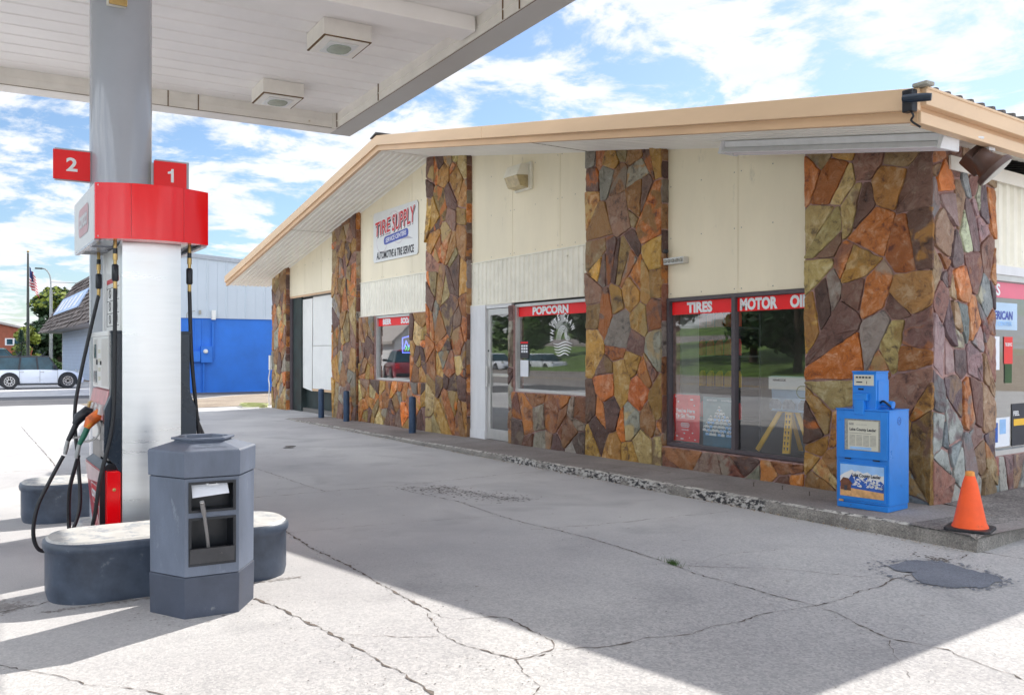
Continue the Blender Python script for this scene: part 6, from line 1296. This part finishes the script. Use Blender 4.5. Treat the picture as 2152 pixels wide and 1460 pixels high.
mb = MB(); mb.prism([(X + 0.06, VL - 0.05, ztop(VL) - 0.14), (X + 0.06, VR, ztop(VR) - 0.14), (X + 0.06, VR, ztop(VR) + 0.02), (X + 0.06, VL - 0.05, ztop(VL) + 0.02)], (0, 0, 0), (-7.1, 0, 0)); mb.build('roof_edge', mat('roof_trim', (0.36, 0.39, 0.44), 0.5), BB)
mb = MB(); mb.box(X, X + 0.05, VL, VR, 2.85, 2.89); mb.build('base_flashing', 'bldwhite', BB)
mb = MB()
for vv_ in (-0.9, -0.35, 0.35, 0.62): mb.box(X, X + 0.03, vv_, vv_ + 0.05, 0, 2.84)
mb.build('wall_rib', 'bldblue', BB)
EM = empty('electric_meter', (X + 0.1, 0.7, 1.5), 'blue painted electric meter boxes with a round white dial on the blue wall', 'meter')
mb = MB(); mb.box(X, X + 0.18, 0.56, 0.98, 1.15, 1.78); mb.build('meter_box', 'bldblue', EM, bevel=0.01)
mb = MB(); mb.box(X, X + 0.16, 0.10, 0.54, 1.18, 1.58); mb.build('junction_box', 'bldblue', EM, bevel=0.01)
mb = MB(); mb.lathe([(0.085, 0.18), (0.085, 0.24), (0.06, 0.27), (0, 0.275)], (X, 0.72, 1.58), 18, 0, 'x'); mb.build('dial', 'whitepanel', EM, smooth=40)
mb = MB(); mb.tube([(X + 0.08, 0.68, 1.16), (X + 0.08, 0.68, 0.0)], 0.035, 8); mb.tube([(X + 0.08, 1.02, 2.7), (X + 0.08, 1.02, 1.3)], 0.045, 8); mb.build('pipe', 'bldblue', EM)
mb = MB(); mb.box(X + 0.04, X + 0.2, 0.96, 1.10, 2.80, 3.16); mb.build('riser_cap', 'whitepanel', EM)
mb = MB(); mb.tube(spline([(X + 0.06, 0.05, 2.85), (X + 0.1, 0.08, 3.05), (X + 0.1, 0.35, 3.12)], 5), 0.012, 6); mb.box(X + 0.03, X + 0.1, 0.50, 0.58, 3.0, 3.15); mb.build('cable', 'inkgrey', EM)

MS = empty('shingled_building', (-52, 2, 0), 'low pale blue building with a steep brown shingled mansard roof', 'building')
UA, UB = -62.5, -41.0; wv = -1.0; ezm = 2.92
mb = MB(); mb.box(UA, UB, wv, 12, 0, ezm - 0.02); mb.build('wall', 'siding', MS)
mb = MB()
for k in range(14): mb.box(UA, UB, wv - 0.012, wv, 0.12 + k * 0.2, 0.128 + k * 0.2)
mb.build('siding_shadow_line', mat('siding_line', (0.28, 0.34, 0.48), 0.7), MS, merge=False)
mb = MB(); mb.box(UA - 3.4, UB + 1, -2.2, 13, ezm - 0.02, ezm); mb.build('eave_soffit', 'eave', MS)
mb = MB(); rows = 13; rj = random.Random(4)
TU = UA + 0.4; 
for r_ in range(rows):     # overlapping courses of shingles with staggered butts
    f0, f1 = r_ / rows, (r_ + 1) / rows; za_, zb_ = ezm + f0 * 3.3, ezm + f1 * 3.3
    va_, vb_ = -2.2 + f0 * 1.9, -2.2 + f1 * 1.9; ua_, ub_ = (UA - 3.4) + f0 * 4.2, (UA - 3.4) + f1 * 4.2
    u = ua_
    while u < UB + 1:
        w_ = rj.uniform(0.5, 1.1); d = rj.uniform(0, 0.05); s_ = rj.uniform(0, 0.06)
        mb.face([(u, va_ - 0.07 - d, za_ - s_), (u + w_ - 0.03, va_ - 0.07 - d, za_ - s_), (u + w_ - 0.03, vb_, zb_), (u + (ub_ - ua_ if u == ua_ else 0), vb_, zb_)]); mb.face([(u, va_ - 0.07 - d, za_ - s_), (u + w_ - 0.03, va_ - 0.07 - d, za_ - s_), (u + w_ - 0.03, va_ + 0.02, za_ - 0.02), (u, va_ + 0.02, za_ - 0.02)])
        u += w_
    mb.face([(ua_, va_ - 0.03, za_), (ub_, vb_, zb_), (ub_, 12, zb_), (ua_, 12, za_)])
mb.face([(UA + 0.8, -0.3, ezm + 3.3), (UB + 1, -0.3, ezm + 3.3), (UB + 1, 12, ezm + 3.3), (UA + 0.8, 12, ezm + 3.3)])
mb.face([(UB + 1, -2.2, ezm), (UB + 1, -0.3, ezm + 3.3), (UB + 1, 12, ezm + 3.3), (UB + 1, 13, ezm)])
mb.build('mansard_roof', 'shingle', MS, merge=False)
mb = MB()
def rf_(u, f, o=0.12): return (u, -2.2 + f * 1.9 - o, ezm + f * 3.3)
mb.prism([rf_(-61.5, 0.33), rf_(-48.5, 0.33), rf_(-48.5, 0.66), rf_(-61.5, 0.66)], (0, 0, 0), (0, 0.1, 0.05)); rs_ = mb.build('roof_sign_panel', mat('roof_sign_blue', (0.42, 0.55, 0.80), 0.4, var=0.12, scale=0.8), MS)
mb = MB()
for u in (-60.5, -58.4, -56.0, -53.8, -51.4): mb.prism([rf_(u, 0.38, .14), rf_(u + 1.2, 0.38, .14), rf_(u + 1.5, 0.6, .14), rf_(u + 0.4, 0.6, .14)], (0, 0, 0), (0, 0.01, 0))
mb.build('sign_mark', 'white', rs_, merge=False)
mb = MB(); mb.box(-46.6, -46.3, wv - 0.06, wv - 0.013, 0.9, 2.1); mb.build('wall_stripe', 'bldblue', MS)
mb = MB(); mb.tube([(-44.4, wv - 0.1, 2.6), (-44.4, wv - 0.1, 1.3)], 0.05, 8); mb.lathe([(0.02, 0), (0.1, -0.15), (0.03, -0.3)], (-44.4, wv - 0.1, 1.3), 8); mb.build('downpipe', mat('blue_grey_pipe', (0.2, 0.27, 0.42), 0.5), MS)
mb = MB(); mb.box(UA - 0.02, UA + 0.1, wv - 0.03, wv + 0.3, 0, 2.9); mb.build('corner_board', 'doorwhite', MS)

BR = empty('brick_building', (-122, -6, 0), 'distant red brick building with a pitched roof and white windows', 'building')
mb = MB(); mb.prism([(-124, -14, 0), (-124, 1.6, 0), (-124, 1.6, 4.3), (-124, -2.6, 5.3), (-124, -14, 4.6)], (0, 0, 0), (-12, 0, 0)); mb.build('wall', 'brick', BR)
mb = MB(); mb.prism([(-123.6, -14, 4.6), (-123.6, -2.6, 5.32), (-123.6, 2.2, 4.2), (-123.6, 2.2, 4.45), (-123.6, -2.6, 5.6), (-123.6, -14, 4.9)], (0, 0, 0), (-13, 0, 0)); mb.build('roof', 'eave', BR)
for v0, zz0 in ((-6.4, 2.4), (-1.5, 2.5)):
    mb = MB(); mb.box(-124.05, -123.95, v0, v0 + 1.9, zz0, zz0 + 0.9); w_ = mb.build('window', 'doorwhite', BR); mb = MB(); mb.box(-123.95, -123.93, v0 + 0.2, v0 + 0.85, zz0 + 0.12, zz0 + 0.78); mb.box(-123.95, -123.93, v0 + 1.05, v0 + 1.7, zz0 + 0.12, zz0 + 0.78); mb.build('pane', 'glassdark', w_)

# ------------------------------------------------------------------ POLES, FLAG, WIRE
FP = empty('flagpole', (-65.7, -2.86, 0), 'tall thin dark flagpole beyond the parked small car', 'flagpole')
mb = MB(); mb.tube([(-65.7, -2.86, 0), (-65.7, -2.86, 4), (-65.7, -2.86, 8.5)], [0.11, 0.095, 0.06], 10); mb.build('pole', 'darkpole', FP, smooth=40); mb = MB(); mb.lathe([(0, -0.1), (0.1, 0), (0, 0.1)], (-65.7, -2.86, 8.6), 10); mb.build('finial', 'brass', FP)
fl = MB(); fx0, fz0 = (-65.62, -2.8), 7.55
for i in range(10):
    for j in range(13):
        def g_(i, j):
            s_ = i / 10; return (-65.6 + 0.12 * sin(i * 1.1 + j * 0.12), -2.78 + s_ * 0.42 + 0.05 * sin(i * 1.7) + 0.02 * j * s_, fz0 - j * 0.105 - s_ * 0.85 - 0.05 * sin(i * 0.9))
        fl.face([g_(i, j), g_(i + 1, j), g_(i + 1, j + 1), g_(i, j + 1)], 2 if (i < 4 and j < 7) else (j % 2))
flo = fl.build('flag', ['flagred', 'flagwhite', 'flagblue'], None, smooth=80); tag(flo, 'red and white striped flag hanging limp from the dark pole', 'flag')
LP = empty('street_lamp', (-85.0, 0.26, 0), 'tall pale street lamp with a short curved arm in front of the dark tree', 'street lamp')
mb = MB(); mb.tube([(-85, 0.26, 0), (-85, 0.26, 7.2)], [0.17, 0.12], 10); mb.build('pole', 'pole', LP, smooth=40); mb = MB(); mb.tube(spline([(-85, 0.26, 7.2), (-85.1, 0.2, 8.4), (-85.2, -0.1, 9.0), (-85.3, -0.5, 9.15)], 6), 0.06, 8); mb.build('arm', 'pole', LP, smooth=40)
mb = MB(); mb.box(-85.4, -85.1, -1.0, -0.4, 9.05, 9.17); mb.build('lamp_head', 'darkpole', LP, bevel=0.03)
mb = MB(); mb.tube([(-85, 0.26, 7.9), (-75, 2.0, 7.2), (-60, 5.5, 6.6), (-45, 9, 6.4)], 0.02, 5); thing(mb, 'overhead_wire', 'darkpole', 'thin overhead wire running from the street lamp behind the shingled roof', 'wire')

# ------------------------------------------------------------------ CARS
def car(name, label, loc_, rz, paint, L=4.0, H=1.5, Wd=1.75, roof=None, wb=2.5, group=None, suv=False, cat='car'):
    e = empty(name, loc_, label, cat, group, rz=rz); hw = Wd / 2; k = L / 4.0; gc = 0.20
    zb = H * 0.60
    def low(mb, y0, y1): pass
    # stations along x (rear -> front): x, z top of body, half width, z bottom
    st = [(-L / 2, 0.50 * H, hw * 0.80, 0.24), (-L / 2 + 0.06, zb * 0.97, hw * 0.90, 0.2), (-L / 2 + 0.35, zb, hw * 0.98, 0.18), (0, zb, hw, 0.18), (L * 0.17, zb * 0.985, hw, 0.18), (L * 0.25, zb * 0.95, hw * 0.99, 0.18), (L / 2 - 0.35, zb * 0.88, hw * 0.95, 0.2), (L / 2 - 0.10, zb * 0.74, hw * 0.88, 0.22), (L / 2, zb * 0.55, hw * 0.78, 0.26)]
    mb = MB(); rings = []
    for x, zt3, w, z0 in st:
        zm = (z0 + zt3) / 2; rings.append([(x, -w * 0.94, z0), (x, -w, zm), (x, -w * 0.96, zt3 * 0.95), (x, -w * 0.80, zt3), (x, w * 0.80, zt3), (x, w * 0.96, zt3 * 0.95), (x, w, zm), (x, w * 0.94, z0)])
    n = 8; vs = [p for r in rings for p in r]; fs = [(i * n + j, i * n + (j + 1) % n, (i + 1) * n + (j + 1) % n, (i + 1) * n + j) for i in range(len(rings) - 1) for j in range(n)] + [tuple(range(n))[::-1], tuple(range((len(rings) - 1) * n, len(rings) * n))]
    mb.mesh(vs, fs); body = mb.build('body', paint, e, local=True, bevel=0.02, smooth=50)
    # greenhouse
    xr0, xr1 = (-L / 2 + 0.10, L * 0.21); tr0, tr1 = (-L / 2 + (0.16 if suv else 0.32), L * (0.11 if suv else 0.06))
    gh = [(xr0, zb - 0.02, hw * 0.88), (xr1, zb - 0.04, hw * 0.90), (tr1, H - 0.06, hw * 0.72), (tr0, H - 0.08, hw * 0.70)]
    mb = MB(); mb.mesh([(x, s * w, z) for s in (-1, 1) for x, z, w in gh], [(0, 1, 2, 3), (7, 6, 5, 4), (0, 4, 5, 1), (1, 5, 6, 2), (2, 6, 7, 3), (3, 7, 4, 0)]); mb.build('cabin_glass', 'glassdark', e, local=True, bevel=0.015)
    mb = MB(); mb.mesh([(x, s * w, z) for z, dw in ((H - 0.085, 0.0), (H, -0.09)) for x, s, w in ((tr0 - 0.03 - dw * 0.5, -1, hw * 0.715 + dw), (tr1 + 0.06 + dw, -1, hw * 0.73 + dw), (tr1 + 0.06 + dw, 1, hw * 0.73 + dw), (tr0 - 0.03 - dw * 0.5, 1, hw * 0.715 + dw))], [(0, 1, 2, 3), (4, 5, 6, 7), (0, 1, 5, 4), (1, 2, 6, 5), (2, 3, 7, 6), (3, 0, 4, 7)]); mb.build('roof', roof or paint, e, local=True, bevel=0.02)
    for s in (-1, 1):   # pillars between the windows
        for xa, xb in ((L * 0.0 - 0.05, L * -0.01 - 0.06), (-L * 0.22, -L * 0.20), (xr0 + 0.06, tr0 + 0.02), (xr1 - 0.02, tr1 + 0.02)):
            mb = MB(); mb.prism([(xa - 0.03, s * (hw * 0.895), zb - 0.03), (xa + 0.04, s * (hw * 0.895), zb - 0.03), (xb + 0.03, s * (hw * 0.735), H - 0.07), (xb - 0.03, s * (hw * 0.735), H - 0.07)], (0, 0, 0), (0, s * 0.012, 0)); mb.build('window_pillar', 'carblack', e, local=True)
    wr = (0.235 if suv else 0.215) * H
    for s in (-1, 1):
        for xw in (-wb / 2 - 0.02, wb / 2):
            mb = MB(); arc_ = [(xw + (wr + 0.05) * cos(pi * t / 14), s * (hw + 0.004), wr + (wr + 0.05) * sin(pi * t / 14)) for t in range(15)] + [(xw - wr - 0.06, s * (hw + 0.004), 0.17), (xw + wr + 0.06, s * (hw + 0.004), 0.17)]
            mb.prism(arc_, (0, 0, 0), (0, -s * 0.06, 0)); mb.build('wheel_arch', 'carblack', e, local=True)
            mb = MB(); mb.lathe([(wr * 0.60, -0.09), (wr * 0.94, -0.09), (wr, -0.06), (wr, 0.06), (wr * 0.94, 0.09), (wr * 0.60, 0.09)], (xw, s * (hw - 0.065), wr), 24, 0, 'y'); wh = mb.build('wheel', 'rubber', e, local=True, smooth=40)
            mb = MB(); yy = s * (hw + 0.028); mb.lathe([(wr * 0.62, -0.004), (wr * 0.62, 0.004), (wr * 0.54, 0.004), (wr * 0.54, -0.004)], (xw, yy, wr), 24, 0, 'y')
            for q_ in range(10):
                a = 2 * pi * q_ / 10; mb.prism([(xw + 0.03 * cos(a + 1.2), yy, wr + 0.03 * sin(a + 1.2)), (xw + 0.03 * cos(a - 1.2), yy, wr + 0.03 * sin(a - 1.2)), (xw + wr * 0.56 * cos(a - 0.07), yy, wr + wr * 0.56 * sin(a - 0.07)), (xw + wr * 0.56 * cos(a + 0.07), yy, wr + wr * 0.56 * sin(a + 0.07))], (0, 0, 0), (0, s * 0.006, 0))
            o = mb.build('rim', 'chrome', wh, local=True)
        mb = MB(); mb.box(-wb / 2 + wr, wb / 2 - wr, *sorted((s * (hw + 0.006), s * (hw - 0.03))), 0.17, 0.235); mb.build('sill', 'carblack', e, local=True)
        mb = MB(); mb.lathe([(0, -0.02), (0.13, 0), (0.10, 0.05), (0, 0.06)], (L / 2 - 0.2, s * hw * 0.70, zb * 0.80), 14, 0, 'x'); mb.build('headlight', 'alu', e, local=True, smooth=40)
        mb = MB(); mb.box(-L / 2 - 0.015, -L / 2 + 0.12, *sorted((s * hw * 0.84, s * hw * 0.60)), zb * 0.66, zb * 0.92); mb.build('tail_light', 'signred', e, local=True, bevel=0.01)
        mb = MB(); mb.box(xr1 - 0.22, xr1 - 0.08, *sorted((s * (hw * 0.9), s * (hw + 0.16))), zb + 0.02, zb + 0.16); mb.build('mirror', 'carblack', e, local=True, bevel=0.02)
        for xh in (-0.95 * k * 0.9, 0.02):
            mb = MB(); mb.box(xh, xh + 0.16, *sorted((s * (hw * 0.99), s * (hw + 0.015))), zb * 0.84, zb * 0.87); mb.build('door_handle', 'chrome', e, local=True)
        mb = MB()
        for xx in (-L * 0.215, L * 0.005, L * 0.20): mb.box(xx, xx + 0.008, *sorted((s * (hw * 0.99), s * (hw + 0.003))), 0.29, zb * 0.93)
        mb.build('door_seam', 'carblack', e, local=True)
    mb = MB(); mb.box(L / 2 - 0.12, L / 2 + 0.01, -hw * 0.62, hw * 0.62, 0.24, 0.42); mb.build('front_grille', 'carblack', e, local=True, bevel=0.02)
    mb = MB(); mb.box(-L / 2 - 0.02, -L / 2 + 0.1, -hw * 0.8, hw * 0.8, 0.22, 0.42); mb.build('rear_bumper', 'carblack', e, local=True, bevel=0.02)
    return e
mini = car('parked_car', 'small white car with black roof and arches parked in front of the shingled building', (-38.45, -4.32, 0), radians(90), 'carwhite', L=3.45, H=1.40, Wd=1.6, roof='carblack', wb=2.17, suv=True)
for xx in (-0.75, 0.15):
    mb = MB(); mb.box(xx, xx + 0.06, -0.5, 0.5, 1.40, 1.43); mb.box(xx - 0.03, xx + 0.09, -0.52, -0.45, 1.35, 1.42); mb.box(xx - 0.03, xx + 0.09, 0.45, 0.52, 1.35, 1.42); mb.tube([(xx, -0.3, 1.43), (xx - 0.1, -0.3, 1.60)], 0.02, 6); mb.tube([(xx + 0.02, -0.3, 1.43), (xx + 0.12, -0.3, 1.56)], 0.02, 6); mb.build('roof_rack', 'carblack', mini, local=True)
car('parked_car', 'white pickup sized car partly seen behind the small white car at the left edge', (-52.5, -7.4, 0), radians(100), 'carwhite', L=5.2, H=1.85, Wd=2.0, wb=3.2)
car('parked_car', 'dark teal car glimpsed beyond the white vehicles at the left edge', (-75.0, -4.1, 0), radians(80), 'carteal', L=4.4, H=1.9, Wd=1.8, wb=2.6)
TBk = empty('refuse_bin', (-38.9, -1.45, 0), 'black wheeled rubbish bin against the pale blue wall ahead of the small car', 'bin')
mb = MB(); mb.mesh([(-0.28, -0.3, 0.08), (0.28, -0.3, 0.08), (0.28, 0.3, 0.08), (-0.28, 0.3, 0.08), (-0.36, -0.38, 1.0), (0.36, -0.38, 1.0), (0.36, 0.38, 1.0), (-0.36, 0.38, 1.0)], [(0, 1, 2, 3), (4, 5, 6, 7), (0, 1, 5, 4), (1, 2, 6, 5), (2, 3, 7, 6), (3, 0, 4, 7)]); mb.build('body', 'black', TBk, local=True, bevel=0.02)
mb = MB(); mb.box(-0.39, 0.39, -0.42, 0.40, 1.0, 1.07); mb.build('lid', 'black', TBk, local=True, bevel=0.02)
for s in (-1, 1): mb = MB(); mb.lathe([(0.1, -0.03), (0.1, 0.03)], (s * 0.3, 0.3, 0.1), 12, 0, 'x'); mb.build('wheel', 'rubber', TBk, local=True)

# ------------------------------------------------------------------ TREES
def tree(name, label, loc_, h, rx, matn, n=5200, seed=1, leaf=0.17, trunk=0.18, group=None, z0=0.22, blobs=16, mat2=None, cat='tree'):
    r = random.Random(seed); e = empty(name, loc_, label, cat, group); x, y, z = loc_
    mb = MB(); limbs = [(0, 0, h * (z0 + 0.12))]
    mb.tube([(0, 0, 0), (0.05, 0, h * z0), (0.0, 0.05, h * 0.5), (0, 0, h * 0.85)], [trunk, trunk * 0.8, trunk * 0.5, trunk * 0.12], 9)
    cs = []
    for i in range(blobs):
        t = r.uniform(0, 1); a = r.uniform(0, 6.28); zz_ = h * (z0 + (1 - z0) * (0.10 + 0.80 * t)); pr = rx * math.sqrt(max(0.08, 1 - (2 * t - 0.85) ** 2)) * r.uniform(0.35, 0.80)
        c = (pr * cos(a), pr * sin(a), zz_, rx * r.uniform(0.28, 0.46)); cs.append(c)
        mb.tube([(0, 0, max(h * z0 * 0.9, zz_ - pr * 0.9)), (c[0] * 0.5, c[1] * 0.5, zz_ - pr * 0.25), (c[0], c[1], zz_)], [trunk * 0.35, trunk * 0.22, trunk * 0.06], 6)
    mb.build('trunk', 'bark', e, local=True, smooth=40)
    mb = MB()
    for i in range(n):
        c = cs[i % blobs]; d = Vector((r.gauss(0, 1), r.gauss(0, 1), r.gauss(0, 1))).normalized(); rad = c[3] * r.uniform(0.55, 1.12) ** 0.8
        p = Vector(c[:3]) + Vector((d.x * rad, d.y * rad, d.z * rad * 0.8)); s = leaf * r.uniform(0.6, 1.5)
        nrm = (d + Vector((r.gauss(0, .6), r.gauss(0, .6), r.gauss(0, .6)))).normalized(); t1 = nrm.cross(Vector((0, 0, 1)) if abs(nrm.z) < 0.9 else Vector((1, 0, 0))).normalized(); t2 = nrm.cross(t1)
        mb.face([p + t1 * s * r.uniform(.7, 1), p + t2 * s * 0.6, p - t1 * s * r.uniform(.7, 1), p - t2 * s * 0.6], 1 if (mat2 and (p.z > h * 0.72 and r.random() < 0.55)) else 0)
    mb.build('crown', [matn, mat2 or matn], e, local=True, merge=False)
    return e
tree('broadleaf_tree', 'large dark green tree behind the flagpole and street lamp, its top touched with yellow', (-92, 1.6, 0), 7.9, 3.6, 'leafdark', 9000, 4, 0.26, 0.3, mat2='leafyel', z0=0.08, blobs=22)
tree('broadleaf_tree', 'dark tree crown between the big tree and the shingled roof', (-86, 5.2, 0), 6.6, 3.2, 'leafdark', 6000, 5, 0.24, 0.25, z0=0.06, mat2='leafyel')
tree('young_tree', 'bright yellow green young tree left of the flagpole', (-84, -1.55, 0), 3.9, 1.5, 'leafyel', 2500, 6, 0.16, 0.09, z0=0.12, blobs=10)
def conifer(label, loc_, h, r0, seed):
    r = random.Random(seed); e = empty('spruce_tree', loc_, label, 'tree'); mb = MB(); mb.tube([(0, 0, 0), (0, 0, h)], [0.1, 0.01], 7); mb.build('trunk', 'bark', e, local=True)
    mb = MB()
    for i in range(3000):
        t = r.random() ** 0.75; z = h * (0.08 + 0.92 * t); rad = r0 * (1 - t) * r.uniform(0.3, 1.0) + 0.03; a = r.uniform(0, 6.28); L = 0.13 + 0.08 * r.random(); p = Vector((rad * cos(a), rad * sin(a), z - rad * 0.25)); o = Vector((cos(a), sin(a), -0.25)) * L; s_ = Vector((-sin(a), cos(a), 0)) * 0.04
        mb.face([p - s_, p + s_, p + o])
    mb.build('crown', 'spruce', e, local=True, merge=False)
conifer('small blue green spruce between the brick building and the flagpole', (-80.7, -2.35, 0), 3.5, 0.95, 3)
for i, (u, v, h, rx, lb) in enumerate(((-67, 0.6, 1.3, 1.1, 'low round shrub on the lawn beside the shingled building, right one'), (-69, -0.9, 1.1, 0.9, 'low round shrub on the lawn beside the shingled building, left one'))):
    tree('shrub', lb, (u, v, 0), h, rx, 'leaf', 1300, 20 + i, 0.09, 0.04, 'shrubs on the lawn', 0.02, 8, cat='shrub')
g = MB()
rr = random.Random(77)
for i in range(26):
    v0 = -260 + i * 20; p = 5 + rr.uniform(0, 2.5); g.mesh([(-260 + rr.uniform(-5, 5), v0, 0), (-260, v0 + 26, 0), (-250, v0 + 13, p)], [(0, 1, 2)])
tag(g.build('distant_tree_belt', 'leafdark', merge=False), 'far dark belt of trees along the horizon', 'trees', kind='stuff')

# ------------------------------------------------------------------ ACROSS THE ROAD (seen mirrored in the shop glass)
rr = random.Random(15)
base = None
spots = [(-30, -34, 9), (-37, -38, 10), (-44, -35, 9.5), (-22, -43, 9), (-55, -40, 11), (-66, -38, 10), (-9, -62, 10), (-16, -58, 9), (-2, -66, 11), (-28, -60, 12), (6, -60, 10), (-40, -60, 12)]
lbs = 'broad leafy tree on the bank across the road, seen mirrored in the shop windows'
for i, (u, v, h) in enumerate(spots):
    if i < 2:
        o = tree('roadside_tree', lbs, (u, v, bank(u, v)), h, h * 0.42, 'leaf' if i else 'leafdark', 4200, 40 + i, 0.32, 0.3, 'trees across the road', 0.12, 18)
        if base is None: base = []
        base.append(o)
    else:
        o = copy_tree(base[i % 2]); o.location = (u, v, bank(u, v) - 0.05); o.rotation_euler.z = rr.uniform(0, 6); s = h / 9.5; o.scale = (s, s, s)
car('parked_car', 'dark red car parked near the road, mirrored in the beer and soda window', (-41.5, -14.2, 0), radians(197), 'carred', L=4.6, H=1.7, Wd=1.85, wb=2.7)
car('parked_car', 'cream car parked beside the store, mirrored in the east side window', (6.0, 10.0, 0), radians(80), 'newspaper', L=4.8, H=1.45, Wd=1.85, wb=2.8)
for i, (u, v) in enumerate(((-57, -34.8), (-59, -31.2))):
    car('passing_car', 'white car on the far side of the road, mirrored in the popcorn window' if i == 0 else 'white car on the far side of the road, mirrored in the glass of the door', (u, v, 0), radians(3), 'carwhite', L=4.5, H=1.5, wb=2.6, group='white cars across the road')
WH = empty('white_house', (-66, -27, 0.1), 'white gabled house across the road, mirrored in the beer and soda window', 'house')
mb = MB(); mb.prism([(-66, -32, 0), (-66, -25, 0), (-66, -25, 2.6), (-66, -28.5, 5.6), (-66, -32, 2.6)], (0, 0, 0), (-9, 0, 0)); mb.build('wall', 'doorwhite', WH)
mb = MB(); mb.prism([(-65.5, -32.5, 2.3), (-65.5, -28.5, 5.8), (-65.5, -24.5, 2.3), (-65.5, -24.5, 2.55), (-65.5, -28.5, 6.1), (-65.5, -32.5, 2.55)], (0, 0, 0), (-10, 0, 0)); mb.build('roof', 'eave', WH)
for v_ in (-30.6, -27.4): mb = MB(); mb.box(-66.0, -65.95, v_, v_ + 1, 0.9, 2.1); mb.build('window', 'glassdark', WH)
# chain fence posts along the bank
pb = None
for i in range(12):
    if pb is None: mb = MB(); mb.tube([(0, 0, 0), (0, 0, 1.3)], 0.04, 6); pb = mb.build('fence_post', 'darkpole'); o = pb
    else: o = pb.copy(); COL.objects.link(o)
    o.location = (-22 + i * 2.6, -42, bank(-22 + i * 2.6, -42)); tag(o, 'dark post of the wire fence on the bank across the road', 'fence post', 'fence posts on the bank')
mb = MB()
for z in (0.5, 0.9, 1.25): mb.tube([(-22, -42, bank(-22, -42) + z), (6.6, -42, bank(6.6, -42) + z)], 0.012, 4)
thing(mb, 'fence_wire', 'darkpole', 'wire strands strung along the fence on the bank across the road', 'fence wire')
